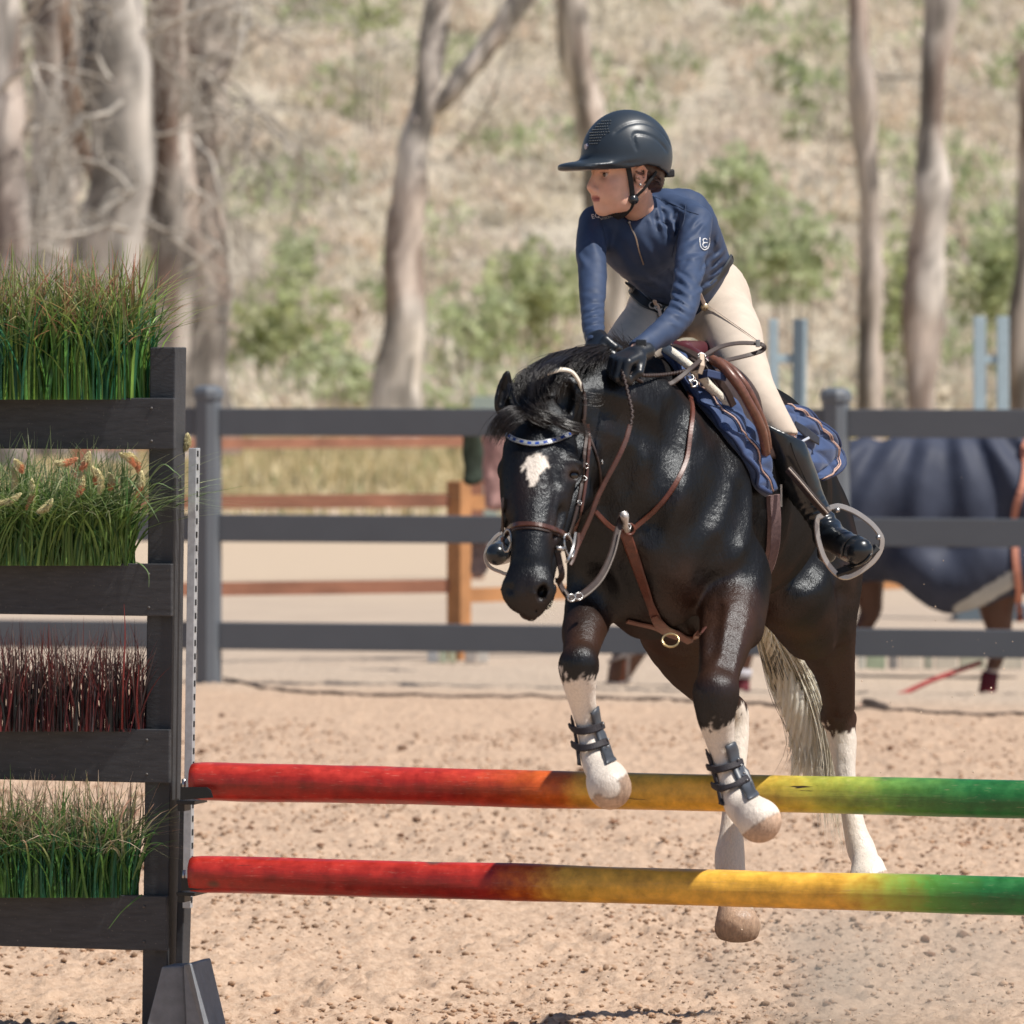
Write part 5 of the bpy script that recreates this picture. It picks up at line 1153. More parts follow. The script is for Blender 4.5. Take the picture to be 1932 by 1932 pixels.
Xg, Yg = np.meshgrid(xs, ys, indexing='xy'); Zg = gz(Xg, Yg)
nx, ny = len(xs), len(ys); i = np.arange(ny-1)[:, None]*nx+np.arange(nx-1)[None]
Qg = np.stack([i, i+1, i+nx+1, i+nx], -1).reshape(-1, 4)
def ground_mat():
    m, t, b = nt('arena_footing')
    c = coords(t); sep = t.nodes.new('ShaderNodeSeparateXYZ'); t.links.new(c, sep.inputs[0])
    f1 = noise(t, c, 3.2, 5, 0.6); f2 = noise(t, c, 46, 4, 0.65); f3 = noise(t, c, 160, 3, 0.7)
    sand = mix(t, ramp(t, f2, [(0.32, (0, 0, 0)), (0.62, (1, 1, 1))]), (0.325, 0.208, 0.138), (0.545, 0.398, 0.288))
    sand = mix(t, ramp(t, f1, [(0.35, (0, 0, 0)), (0.7, (0.6, 0.6, 0.6))]), sand, (0.56, 0.40, 0.285))
    sand = mix(t, ramp(t, f3, [(0.30, (0.45, 0.45, 0.45)), (0.40, (0, 0, 0))]), sand, (0.20, 0.120, 0.075))
    grey = mix(t, noise(t, c, 1.6, 5), (0.38, 0.30, 0.235), (0.50, 0.40, 0.31))
    dry = mix(t, ramp(t, noise(t, c, 0.55, 5, 0.65), [(0.35, (0, 0, 0)), (0.65, (1, 1, 1))]), (0.60, 0.48, 0.29), (0.42, 0.36, 0.21))
    brush = ramp(t, noise(t, c, 0.16, 6, 0.7), [(0.32, (0.38, 0.335, 0.265)), (0.45, (0.41, 0.36, 0.285)), (0.55, (0.44, 0.385, 0.31)), (0.66, (0.39, 0.37, 0.25))])  # hill soil toned to the brush's mean shade and paled for haze
    def step(y0, w, wob=0.0):
        a = N(t, 'ShaderNodeMath', operation='MULTIPLY_ADD'); t.links.new(noise(t, c, 0.8, 3), a.inputs[0]); a.inputs[1].default_value = wob; t.links.new(sep.outputs[1], a.inputs[2])
        mr = N(t, 'ShaderNodeMapRange'); mr.inputs[1].default_value = y0+wob*0.5; mr.inputs[2].default_value = y0+w+wob*0.5; t.links.new(a.outputs[0], mr.inputs[0]); return mr.outputs[0]
    # the strip outside the arena runs obliquely: shift y by x
    sh = N(t, 'ShaderNodeMath', operation='MULTIPLY_ADD'); t.links.new(sep.outputs[0], sh.inputs[0]); sh.inputs[1].default_value = 0.55; t.links.new(sep.outputs[1], sh.inputs[2])
    mr = N(t, 'ShaderNodeMapRange'); mr.inputs[1].default_value = 29.6; mr.inputs[2].default_value = 31.2; t.links.new(sh.outputs[0], mr.inputs[0])
    col = mix(t, mr.outputs[0], sand, grey)
    col = mix(t, step(41, 6, 6), col, (0.49, 0.385, 0.285))
    col = mix(t, step(66, 6, 10), col, dry)
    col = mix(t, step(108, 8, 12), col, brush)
    t.links.new(col, b.inputs['Base Color']); b.inputs['Roughness'].default_value = 0.95; b.inputs['Specular IOR Level'].default_value = 0.12
    n1 = bump(t, b, f3, 0.55, 0.006); bump(t, b, noise(t, c, 60, 4, 0.7), 0.5, 0.012, n1)
    return m
ground = mesh_np('ground', np.stack([Xg, Yg, Zg], -1).reshape(-1, 3), Qg, None, ground_mat())
tag(ground, kind='structure')
# loose clods of footing
def ico():
    bm = bmesh.new(); bmesh.ops.create_icosphere(bm, subdivisions=1, radius=1); v = np.array([w.co[:] for w in bm.verts]); f = np.array([[q.index for q in p.verts] for p in bm.faces]); bm.free(); return v, f
iv, fi = ico()
def clods(name, n, y0, y1, s0, s1, seed, label, colr, power=3.0):
    r = np.random.RandomState(seed); y = y0+(y1-y0)*r.rand(n)**1.25; x = (r.rand(n)*2-1)*(y*0.095+0.15); s = s0+(s1-s0)*r.rand(n)**power
    cl_ = fbm(np.stack([x*1.6, y*0.9, 0*x], -1)+seed, 3); kp = cl_ > (r.rand(n)-0.62)*0.55; x, y, s = x[kp], y[kp], s[kp]; n = len(x)
    z = gz(x, y); V = iv[None]*(1+0.55*(r.rand(n, len(iv), 1)-0.5))*s[:, None, None]*(np.array([1.25, 1.0, 0.7])*(0.75+0.5*r.rand(n, 1, 3)))
    V = V+np.stack([x, y, z+s*0.35], -1)[:, None]; T = fi[None]+np.arange(n)[:, None, None]*len(iv)
    cl = np.repeat(np.array(colr)[None]*(0.55+0.75*r.rand(n, 1)), len(iv), 0)
    o = mesh_np(name, V.reshape(-1, 3), None, cl, M_clod, None, False, T.reshape(-1, 3)); return tag(o, label, 'dirt clods', kind='stuff')
M_clod = attr_mat('clod', 0.95, 60, 0.2, 0.4, 0.004, 120, 0.1)
clods('dirt_clods', 46000, 13.6, 28, 0.0020, 0.0105, 21, 'small crumbly clods of tan footing scattered over the arena sand', (0.40, 0.26, 0.17), 2.8)
clods('damp_clods', 500, 13.8, 29, 0.005, 0.020, 22, 'darker damp clods kicked up among the pale arena sand', (0.20, 0.11, 0.068), 2.0)
# rope edging of the arena along the outer fence
def ground_line(pts, r): return [Vector((p.x, p.y, float(gz(p.x, p.y))+r*0.5)) for p in [P(u, v, d) for u, v, d in cr(pts, 10)]]
def gp(u, v, h=0.0):
    """point of the flat ground seen at a layout position"""
    d = (CH-h)*F/(v-CV); return (u, v, d)
M_hose = simple('dark_hose', (0.10, 0.07, 0.052), 0.8)
m = MB(); m.tube(ground_line([gp(424, 1284), gp(470, 1296), gp(560, 1308), gp(760, 1316), gp(1000, 1321), gp(1250, 1325), gp(1500, 1338), gp(1650, 1344), gp(1800, 1353), gp(2050, 1362)], 0.010), 0.010, 8)
tag(m.build('ground_cable', M_hose, None, True), 'thin dark cable lying along the edge of the sand in front of the grey fence', 'cable')

# ================================================================ GREY RAIL FENCE
M_vinyl = simple('slate_grey_vinyl', (0.118, 0.130, 0.146), 0.48, var=0.06, nscale=3, bs=0.08, bd=0.001, bscale=500)
M_vinyl2 = simple('slate_grey_rail_vinyl', (0.092, 0.101, 0.115), 0.55, var=0.06, nscale=3, bs=0.08, bd=0.001, bscale=500)
fence = empty('rail_fence', P(966, 1295, 31.0), 'slate grey three-rail arena fence with capped posts behind the horse', 'fence')
A0 = P(393, 1295, 31.4); A1 = P(1577, 1308, 30.65); fd = Vector((A1.x-A0.x, A1.y-A0.y, 0)); span = fd.length; fd.normalize(); fn_ = Vector((-fd.y, fd.x, 0))
TH = math.atan2(fd.y, fd.x)
def chamfer_post(name, base, w, h, cap, parent, mat, rz, ch=0.28):
    a = w/2; c_ = w*ch; poly = [(-a, -a+c_), (-a+c_, -a), (a-c_, -a), (a, -a+c_), (a, a-c_), (a-c_, a), (-a+c_, a), (-a, a-c_)]
    Rm = Matrix.Rotation(rz, 3, 'Z'); m = MB(); m.prism([Vector(base)+Rm @ Vector((x, y, 0)) for x, y in poly], (0, 0, h)); p = m.build(name, mat, parent, bevel=0.003)
    m = MB(); lv = [(1.14, 0), (1.14, 0.036), (1.0, 0.058), (0.55, 0.072)]; vs = []; fs = []
    for k, (s, z) in enumerate(lv): vs += [Vector(base)+Rm @ Vector((x*s, y*s, h-0.004+z)) for x, y in poly]
    for k in range(len(lv)-1): fs += [[k*8+j, k*8+(j+1) % 8, k*8+8+(j+1) % 8, k*8+8+j] for j in range(8)]
    fs += [list(range(8))[::-1], [len(lv)*8-8+j for j in range(8)]]; m.add(vs, fs); m.build('post_cap', mat, p, bevel=0.002)
    return p
for k in range(-2, 3):
    b = A0+fd*span*k; 
    chamfer_post('post', (b.x, b.y, float(gz0(b.x, b.y))-0.35), 0.132, 0.35+1.565, True, fence, M_vinyl, TH-math.radians(17 if k % 2 else 20), 0.24)
RZ = [(1.74-(770-CV)*31.4/F, 1.74-(822-CV)*31.4/F), (1.74-(970-CV)*31.4/F, 1.74-(1022-CV)*31.4/F), (1.74-(1173-CV)*31.4/F, 1.74-(1225-CV)*31.4/F)]
for k in range(-2, 2):
    for zt, zb in RZ:
        p0 = A0+fd*(span*k+0.064); p1 = A0+fd*(span*(k+1)-0.064); c = (p0+p1)/2; m = MB()
        m.box((c.x, c.y, (zt+zb)/2), ((p1-p0).length, 0.042, zt-zb), Matrix.Rotation(TH, 3, 'Z')); m.build('rail', M_vinyl2, fence, bevel=0.006)
# ================================================================ BROWN FENCES BEYOND
M_brown = simple('red_brown_rail_paint', (0.31, 0.135, 0.080), 0.8, var=0.25, nscale=8, bs=0.3, stretch=(0.3, 1, 1))
M_post = simple('honey_brown_post', (0.46, 0.215, 0.085), 0.75, var=0.2, nscale=6, bs=0.3)
bf = empty('brown_fence', P(865, 1247, 34.0), 'red-brown painted rail fence with an honey-coloured post behind the grey fence', 'fence')
b0 = P(866, 1247, 34.0)
m = MB(); m.box((b0.x, b0.y, 0.52), (0.105, 0.105, 1.08), Matrix.Rotation(math.radians(-38), 3, 'Z')); m.build('post', M_post, bf, bevel=0.006)
for (uv0, uv1, hh) in (((250, 948), (852, 944), 0.078), ((250, 1112), (852, 1107), 0.078)):
    p0 = P(uv0[0], uv0[1], 33.4); p1 = P(uv1[0], uv1[1], 34.0); m = MB(); m.tube([p0, p1], hh/2*1.2, 4); 
    m = MB(); c = (p0+p1)/2; t_ = p1-p0; ang = math.atan2(t_.y, t_.x); m.box(c, (t_.length, 0.04, hh), Matrix.Rotation(ang, 3, 'Z')); m.build('rail', M_brown, bf)
for v_, v2_ in ((938, 934), (1106, 1100)):
    p0 = P(876, v_, 34.1); p1 = P(2150, v2_, 37.5); c = (p0+p1)/2; t_ = p1-p0; m = MB(); m.box(c, (t_.length, 0.04, 0.085), Matrix.Rotation(math.atan2(t_.y, t_.x), 3, 'Z')); m.build('rail', M_post, bf)
for u_ in (-300, 2150):
    q = P(u_, 1240, 33.4 if u_ < 0 else 37.5); m = MB(); m.box((q.x, q.y, 0.52), (0.1, 0.1, 1.08)); m.build('post', M_post, bf)
bf2 = empty('brown_fence', P(700, 900, 46), 'farther single red-brown rail seen just under the grey top rail', 'fence')
p0 = P(150, 842, 45); p1 = P(900, 830, 47); c = (p0+p1)/2; t_ = p1-p0; m = MB(); m.box(c, (t_.length, 0.05, 0.085), Matrix.Rotation(math.atan2(t_.y, t_.x), 3, 'Z')); m.build('rail', M_brown, bf2)
for q in (p0, p1): m = MB(); m.box((q.x, q.y, q.z/2), (0.11, 0.11, q.z+0.1)); m.build('post', M_brown, bf2)
# low painted panels standing on the ground beyond the fence
def plank_row(label, u0, v, d, items, h):
    e = empty('painted_panel', P(u0, v, d), label, 'jump panel', 'low painted jump panels lying beyond the fence')
    z = CH-(v-CV)*d/F
    for (ua, ub, col, tilt) in items:
        x0 = P(ua, v, d).x; x1 = P(ub, v, d).x; m = MB(); m.box(((x0+x1)/2, d, z+h/2), (x1-x0-0.006, 0.05, h), Matrix.Rotation(tilt, 3, 'Y'))
        m.build('plank', simple('panel_paint', col, 0.7, var=0.15, nscale=12, bs=0.1), e, bevel=0.004)
plank_row('row of grey, pale green and white planks at the foot of the brown post', 803, 1250, 33.6, [(806, 827, (0.36, 0.37, 0.38), 0), (828, 845, (0.40, 0.44, 0.33), 0), (846, 861, (0.42, 0.43, 0.30), 0), (876, 899, (0.42, 0.38, 0.35), 0), (900, 922, (0.66, 0.62, 0.56), 0)], 0.16)
plank_row('row of cream, grey and green planks under the bottom rail at the right', 1620, 1262, 33.6, [(1618, 1632, (0.55, 0.55, 0.48), 0), (1634, 1672, (0.34, 0.40, 0.28), 0.05), (1676, 1694, (0.26, 0.25, 0.24), 0), (1697, 1738, (0.66, 0.59, 0.49), 0), (1742, 1760, (0.36, 0.36, 0.29), 0), (1764, 1806, (0.64, 0.58, 0.48), 0), (1809, 1860, (0.45, 0.44, 0.34), 0), (1866, 1930, (0.6, 0.55, 0.45), 0)], 0.18)
# pale blue jump standards
M_pale = simple('pale_blue_paint', (0.40, 0.50, 0.54), 0.6, var=0.08, bs=0.1)
M_pale_d = simple('slate_blue_tone', (0.13, 0.17, 0.20), 0.6, var=0.08, bs=0.1)  # darker tone for the left part of the tilted post and the bases
def standard(label, uc, vt, d, w, posts, bars, tilt=0):
    base = P(uc, 690, d); e = empty('jump_standard', (base.x, d, 0), label, 'jump standard', 'pale blue jump standards beyond the fence'); zt = CH-(vt-CV)*d/F
    for (du, pw, mat, dt) in posts:
        x = P(uc+du, 690, d).x; m = MB(); wd = px(pw, d); m.prism([(x-wd/2, d-0.045, 0.0), (x+wd/2, d-0.045, 0.0), (x+wd/2, d+0.045, 0.0), (x-wd/2, d+0.045, 0.0)], (dt, 0, zt)); m.build('post', mat, e, bevel=0.006)
    for v in bars:
        z = CH-(v-CV)*d/F; xs_ = [P(uc+p[0], 690, d).x for p in posts]; m = MB(); m.box(((min(xs_)+max(xs_))/2, d, z), (max(xs_)-min(xs_)-0.05, 0.05, 0.055)); m.build('crossbar', M_pale, e, bevel=0.004)
    m = MB(); m.box((base.x, d, 0.05), (0.5, 0.5, 0.1)); m.build('base', M_pale_d, e)
standard('pale blue H-shaped jump standard at the right beyond the grey fence', 1870, 597, 39.5, 0.3, [(-22, 22, M_pale, 0), (22, 22, M_pale, 0)], [678, 860])
standard('pale blue and slate jump standard showing beside the rider\'s boot', 1478, 602, 36.5, 0.3, [(-19, 17, M_pale, 0), (20, 20, M_pale_d, 0.03), (31, 9, M_pale, 0.03)], [677, 860])
tank = empty('stock_tank', P(915, 880, 62), 'blurred grey-green trough far behind the horse\'s ears', 'trough')
m = MB(); q = P(922, 770, 62); m.box((q.x, 62, q.z-0.05), (0.36, 0.6, 0.36)); m.box((q.x, 62, (q.z-0.2)/2), (0.3, 0.5, q.z-0.2)); m.build('tank_body', simple('grey_green', (0.30, 0.36, 0.32), 0.7), tank, bevel=0.03) if False else m.build('tank_body', simple('grey_green', (0.30, 0.36, 0.32), 0.7), tank)
# cloths left on the fence behind the horse's head
def hung(name, label, cat, u0, u1, v0, v1, d, col, seed, parts=None):
    S3 = SDF(); a = P((u0+u1)/2, (v0+v1)/2, d); S3.ell(a, (px((u1-u0)/2, d), 0.035, px((v1-v0)/2, d)), 0.01); r = np.random.RandomState(seed)
    for k in range(5): S3.rc(P(u0+(u1-u0)*(0.15+0.7*r.rand()), v0+3, d), px(8, d), P(u0+(u1-u0)*(0.1+0.8*r.rand()), v1-8, d-0.02), px(9, d), 0.02)
    S3.fn(lambda X: fbm(X*np.array([16, 16, 6]), 3)*0.035)
    V, Q = S3.mesh(0.012); o = mesh_np(name, V, Q, None, simple(name+'_cloth', col, 0.9, var=0.3, nscale=20), None); return tag(o, label, cat)
hung('hanging_jacket', 'dark green jacket hanging from the top rail beside the horse\'s forelock', 'jacket', 872, 914, 812, 914, 31.22, (0.028, 0.040, 0.026), 1)
hung('hanging_cloth', 'mauve-brown cloth hanging below the middle rail beside the far stirrup', 'cloth', 889, 922, 1012, 1084, 31.2, (0.20, 0.145, 0.135), 2)
hung('pink_blanket', 'faded pink blanket behind the jacket and the horse\'s face', 'blanket', 912, 962, 800, 960, 32.6, (0.44, 0.25, 0.22), 3)

# ================================================================ JUMP: wing, planters and poles
J = Vector((math.cos(math.radians(17)), -math.sin(math.radians(17)), 0)); Jn = Vector((-J.y, J.x, 0))   # along the jump, and away from the camera
M_wing = simple('charcoal_stained_wood', (0.040, 0.041, 0.045), 0.62, var=0.22, nscale=14, bs=0.5, bd=0.002, bscale=140, stretch=(0.35, 0.35, 1))
def board_mat():
    m, t, b = nt('charcoal_board_paint'); v = coords(t, (0.25, 0.25, 1.5)); v1 = coords(t)
    f = noise(t, v, 60, 5, 0.6); s = noise(t, v1, 210, 2)
    c = ramp(t, f, [(0.3, (0.030, 0.030, 0.033)), (0.7, (0.056, 0.056, 0.060))])
    c = mix(t, ramp(t, s, [(0.70, (0, 0, 0)), (0.74, (0.6, 0.6, 0.6))]), c, (0.26, 0.22, 0.18))
    t.links.new(c, b.inputs['Base Color']); b.inputs['Roughness'].default_value = 0.58; bump(t, b, f, 0.45, 0.002); return m
M_board = board_mat()
JM = Matrix((J, Jn, Vector((0, 0, 1)))).transposed()
wing = empty('jump_wing', P(300, 1925, 15.5), 'charcoal wooden jump wing with four boards holding artificial grasses', 'jump wing')
DW = 15.50
def lean_box(u_t, v_t, u_b, v_b, wJ, dpt, off, d=DW):
    """upright timber from top to bottom point (left front edge), width along the jump"""
    a = P(u_b, v_b, d); b = P(u_t, v_t, d); m = MB(); q = [a, a+J*wJ, a+J*wJ+Jn*dpt, a+Jn*dpt]; m.prism([x+Jn*off for x in q], b-a); return m
lean_box(277, 655, 260, 2025, 0.073, 0.089, 0.024, 15.545).build('post', M_wing, wing, bevel=0.004)
lean_box(-420, 655, -437, 2025, 0.073, 0.089, 0.022, 15.75).build('post', M_wing, wing, bevel=0.004)
M_nail = simple('nail_head', (0.09, 0.08, 0.075), 0.5, bs=0)
for vt, vb, ur in ((751, 848, 328), (1064, 1163, 323), (1377, 1478, 319), (1691, 1795, 314)):
    c1 = P(ur, (vt+vb)/2, DW); h = px(vb-vt, DW); c = c1-J*0.52+Jn*0.010; m = MB(); m.box(c, (1.04, 0.020, h), JM); bd = m.build('board', M_board, wing, bevel=0.003)
    for dz in (0.30, -0.34):
        q = c1-J*0.064+Vector((0, 0, dz*h)); m = MB(); m.tube([q-Jn*0.002, q+Jn*0.003], 0.0042, 8); m.build('nail', M_nail, bd, True)
# thin shelf behind each board that carries the grass, seen edge-on
for vb in (750, 1063, 1377, 1691):
    c = P(300, vb+14, DW)-J*0.56+Jn*0.065; m = MB(); m.box(c, (1.0, 0.088, 0.018), JM); m.build('shelf', M_wing, wing)
M_galv = simple('galvanised_steel', (0.46, 0.48, 0.50), 0.45, 0.35, var=0.12, nscale=60, bs=0.1)
a = P(345, 846, DW-0.02); b = P(333, 1716, DW-0.02); m = MB(); q = [b+J*0.0, b+J*0.022, b+J*0.022+Jn*0.022, b+Jn*0.022]; m.prism([x+Jn*0.045 for x in q], a-b); track = m.build('cup_track', M_galv, wing, bevel=0.0015)
hm = simple('hole_black', (0.01, 0.01, 0.011), 0.9, bs=0)
k = 0
for i in range(34):
    t_ = (i+0.6)/34; q = b+(a-b)*t_+J*0.0220+Jn*0.056; m = MB(); m.box(q, (0.002, 0.011, 0.016), JM); m.build('hole', hm, track)
lean_box(349, 846, 337, 1500, 0.012, 0.012, 0.075).build('track_flange', M_galv, wing, bevel=0.001)
lean_box(328, 1480, 318, 1840, 0.020, 0.06, 0.05).build('side_batten', M_wing, wing, bevel=0.003)
# sloping block foot
M_foot = simple('grey_painted_foot', (0.19, 0.20, 0.215), 0.6, var=0.15, nscale=30, bs=0.3)
def foot(u0, u1, us0, us1, vt, vb, d, name):
    m = MB(); q = [P(u0, vb, d), P(u1, vb, d), P(us1, vt, d), P(us0, vt, d)]; m.prism(q, Jn*0.10); return m.build(name, M_foot, wing, bevel=0.004)
ft = P(300, 1925, 15.4); ztop = CH-(1822-CV)*15.42/F
m = MB(); base = [P(257, 2010, 15.40), P(357, 2010, 15.40), P(346, 1822, 15.40), P(305, 1824, 15.40)]; m.prism(base, Jn*0.09); m.build('foot_block', M_foot, wing, bevel=0.005)
m = MB(); base = [P(355, 2010, 15.36), P(404, 2010, 15.33), P(358, 1818, 15.34), P(346, 1820, 15.38)]; m.prism(base, Jn*0.16); m.build('foot_block', M_foot, wing, bevel=0.005)
# black pole cups
M_cup = simple('black_cup_metal', (0.016, 0.017, 0.018), 0.4, 0.3, bs=0.1)
PO = []
for vc in (1500, 1672):
    m = MB(); u0, u1 = 341, 400; 
    top = [P(342, vc-15, 15.355), P(390, vc-15, 15.335), P(397, vc-10, 15.333), P(402, vc+5, 15.33), P(342, vc+9, 15.355)]
    m.prism(top, Jn*0.004); cup = m.build('pole_cup', M_cup, wing, bevel=0.001)
    m = MB(); q = P(362, vc+12, 15.45); m.box(q, (0.052, 0.10, 0.010), JM); m.box(q-J*0.022+Vector((0, 0, -0.012)), (0.02, 0.05, 0.026), JM); m.build('cup_floor', M_cup, cup, bevel=0.001)
    m = MB(); q = P(347, vc-22, 15.45); m.tube([q+Vector((0, 0, -0.02)), q+Vector((0, 0, 0.012))], 0.006, 8); m.build('cup_pin', M_steel, cup, True)
def pole_mat(name, stops, seed):
    m, t, b = nt(name); tc = t.nodes.new('ShaderNodeAttribute'); tc.attribute_name = 'Col'; sp = t.nodes.new('ShaderNodeSeparateColor'); t.links.new(tc.outputs['Color'], sp.inputs[0])
    c = coords(t); nz = noise(t, c, 9+seed, 5, 0.65); a = N(t, 'ShaderNodeMath', operation='MULTIPLY_ADD'); t.links.new(nz, a.inputs[0]); a.inputs[1].default_value = 0.085; t.links.new(sp.outputs[0], a.inputs[2])
    col = ramp(t, a.outputs[0], stops)
    c2 = coords(t, (0.12, 0.12, 1.6)); crk = noise(t, c2, 36+seed*3, 4, 0.6, 0.3); col = mix(t, ramp(t, crk, [(0.27, (1, 1, 1)), (0.31, (0, 0, 0))]), col, (0.035, 0.020, 0.012))
    knot = N(t, 'ShaderNodeTexVoronoi', Scale=5.5); t.links.new(coords(t, (0.55, 0.55, 1)), knot.inputs['Vector'])
    col = mix(t, ramp(t, knot.outputs['Distance'], [(0.045, (0.85, 0.85, 0.85)), (0.085, (0, 0, 0))]), col, (0.10, 0.06, 0.035))
    wear = noise(t, coords(t, (0.3, 0.3, 2)), 90, 3, 0.7); col = mix(t, ramp(t, wear, [(0.60, (0, 0, 0)), (0.76, (0.26, 0.26, 0.26))]), col, (0.66, 0.42, 0.30))
    sc2 = noise(t, c, 22, 4, 0.6); col = mix(t, 1.0, col, ramp(t, sc2, [(0.3, (0.62, 0.62, 0.62)), (0.7, (1.20, 1.20, 1.20))]), 'MULTIPLY')
    t.links.new(col, b.inputs['Base Color']); t.links.new(ramp(t, sc2, [(0.3, (0.30,)*3), (0.7, (0.50,)*3)]), b.inputs['Roughness'])
    n1 = bump(t, b, crk, 0.35, 0.004); bump(t, b, wear, 0.2, 0.0012, n1); return m
RED = (0.44, 0.024, 0.014); ORG = (0.62, 0.12, 0.012); YEL = (0.80, 0.43, 0.055); YG = (0.44, 0.42, 0.06); GRN = (0.10, 0.28, 0.04); DG = (0.018, 0.15, 0.034)
def pole(label, uL, vL, vR, stops, seed, sag):
    dd_ = 15.42-sag; a = P(uL, vL, dd_); L = 3.3; slope = (P(1932, vR, 14.93-sag)-a); sag = 0.0; e_ = slope.normalized(); n = 150; k = 28; r = np.random.RandomState(seed); V = []; Cc = []
    side = Vector((0, 0, 1)).cross(e_).normalized(); upv = e_.cross(side)
    for i in range(n+1):
        s = i/n*L; x = min(1.0, 0.94+s*2.0); rad = 0.0492*(1+0.018*math.sin(s*2.1+seed))*min(1, x)
        for j in range(k):
            th = 2*math.pi*j/k; q = fbm(np.array([[s*2.2, math.cos(th)*1.4+seed*5, math.sin(th)*1.4]]), 3)[0] if False else 0
            V.append(list(a+e_*s+(side*math.cos(th)+upv*math.sin(th))*rad+Vector((0, 0, 1))*sag*math.sin(s/L*3.14)))
            Cc.append((s/L, 0, 0))
    V = np.array(V); ang = np.tile(np.arange(k)/k*2*math.pi, n+1); ss = np.repeat(np.arange(n+1)/n*L, k)
    q = fbm(np.stack([ss*2.0, np.cos(ang)*1.3+seed*5, np.sin(ang)*1.3], -1), 3)*0.006+fbm(np.stack([ss*6.0, np.cos(ang)*6+seed*5, np.sin(ang)*6], -1), 2)*0.0016
    dirv = np.cos(ang)[:, None]*np.array(side)+np.sin(ang)[:, None]*np.array(upv); V = V+dirv*q[:, None]
    i = np.arange(n)[:, None]*k; j = np.arange(k)[None]; Q = np.stack([i+j, i+(j+1) % k, i+k+(j+1) % k, i+k+j], -1).reshape(-1, 4)[:, ::-1]
    V = np.vstack([V, [list(a)], [list(a+e_*L)]]); Cc += [(0, 0, 0), (1, 0, 0)]; c0, c1 = len(V)-2, len(V)-1
    T = [[c0, (jj+1) % k, jj] for jj in range(k)]+[[c1, n*k+jj, n*k+(jj+1) % k] for jj in range(k)]
    o = mesh_np('jump_pole', V, Q, np.array(Cc), pole_mat('pole_paint', stops, seed), None, True, np.array(T)[:, ::-1]); return tag(o, label, 'jump pole', 'painted jump poles')
pole('upper jump pole painted red, orange, yellow and green, under the front hooves', 364, 1473, 1508, [(0.0, RED), (0.255, RED), (0.305, (0.50, 0.06, 0.015)), (0.345, ORG), (0.39, YEL), (0.50, YEL), (0.555, YG), (0.61, (0.13, 0.28, 0.05)), (0.68, DG), (1.0, DG)], 1, 0.0)
pole('lower jump pole painted red, yellow and green, in front of the hind hoof', 362, 1648, 1691, [(0.0, RED), (0.295, RED), (0.325, ORG), (0.36, YEL), (0.575, YEL), (0.61, YG), (0.645, GRN), (0.69, DG), (1.0, DG)], 2, 0.045)
# artificial grasses
def grass_mat():
    m, t, b = nt('plastic_grass'); a = t.nodes.new('ShaderNodeAttribute'); a.attribute_name = 'Col'; t.links.new(a.outputs['Color'], b.inputs['Base Color']); b.inputs['Roughness'].default_value = 0.42
    tr = t.nodes.new('ShaderNodeBsdfTranslucent'); t.links.new(a.outputs['Color'], tr.inputs[0]); mx = t.nodes.new('ShaderNodeMixShader'); mx.inputs[0].default_value = 0.35
    t.links.new(b.outputs[0], mx.inputs[1]); t.links.new(tr.outputs[0], mx.inputs[2]); o = [n for n in t.nodes if n.type == 'OUTPUT_MATERIAL'][0]; t.links.new(mx.outputs[0], o.inputs[0]); return m
M_grass = grass_mat()
def grass(row, label, v0, vtop, n, u0, u1, pal, tips, bend, seed, plumes=0, w=0.0042, dd=(0.03, 0.11), spread=0.16, droop=0.8):
    """blades rising from behind one board"""
    r = np.random.RandomState(seed); e = empty('grass_insert', P(150, v0, 15.6), label, 'artificial grass', 'artificial grass inserts in the jump wing')
    K = 9; t = np.linspace(0, 1, K)[None, :]; u = r.uniform(u0, u1, n); back = r.uniform(dd[0], dd[1], n)
    base = np.array([list(P(a, v0+6, DW)+Jn*b_) for a, b_ in zip(u, back)]); H = px(v0-vtop, DW)*(0.62+0.42*r.rand(n)); az = r.uniform(0, 2*np.pi, n); ln = r.randn(n)*spread; bd = np.abs(r.randn(n))*bend
    curve = ln[:, None]*t+bd[:, None]*t**2.6
    dx = np.cos(az)[:, None]*curve*H[:, None]; dy = np.sin(az)[:, None]*curve*H[:, None]*0.6; dz = H[:, None]*(t-droop*0.5*np.minimum(bd, 1.6)[:, None]*t**3.2)
    Pt = base[:, None]+np.stack([dx, dy, dz], -1); ww = w*(0.6+0.8*r.rand(n))[:, None]*(1-t**2*0.9)
    th = r.uniform(0, np.pi, n); sd = np.stack([np.cos(th), np.sin(th)*0.6, 0*th], -1)[:, None]
    mid = Pt+np.stack([-np.sin(th), np.cos(th), 0*th], -1)[:, None]*ww[..., None]*0.35
    V = np.stack([Pt-sd*ww[..., None]/2, mid, Pt+sd*ww[..., None]/2], 2).reshape(-1, 3)
    i = (np.arange(n)[:, None, None]*K+np.arange(K-1)[None, :, None])*3+np.arange(2)[None, None]; Q = np.stack([i, i+1, i+4, i+3], -1).reshape(-1, 4)
    pal = np.array(pal); tips = np.array(tips); c0 = pal[r.randint(len(pal), size=n)][:, None]; c1 = tips[r.randint(len(tips), size=n)][:, None]; f = np.clip((t[..., None]-0.35-0.3*r.rand(n)[:, None, None])/0.35, 0, 1)
    band = 1+0.45*(np.sin(t*40+r.rand(n, 1)*9) > 0.75)[..., None]
    c = (c0*(1-f)+c1*f)*band*(0.65+0.6*r.rand(n)[:, None, None]); c = np.repeat(c.reshape(-1, 3), 3, 0)
    o = mesh_np('grass_blades', V, Q, c, M_grass, e); tag(o, kind='stuff'); return e
G1 = [(0.07, 0.20, 0.045), (0.11, 0.27, 0.05), (0.04, 0.18, 0.08), (0.20, 0.33, 0.06)]
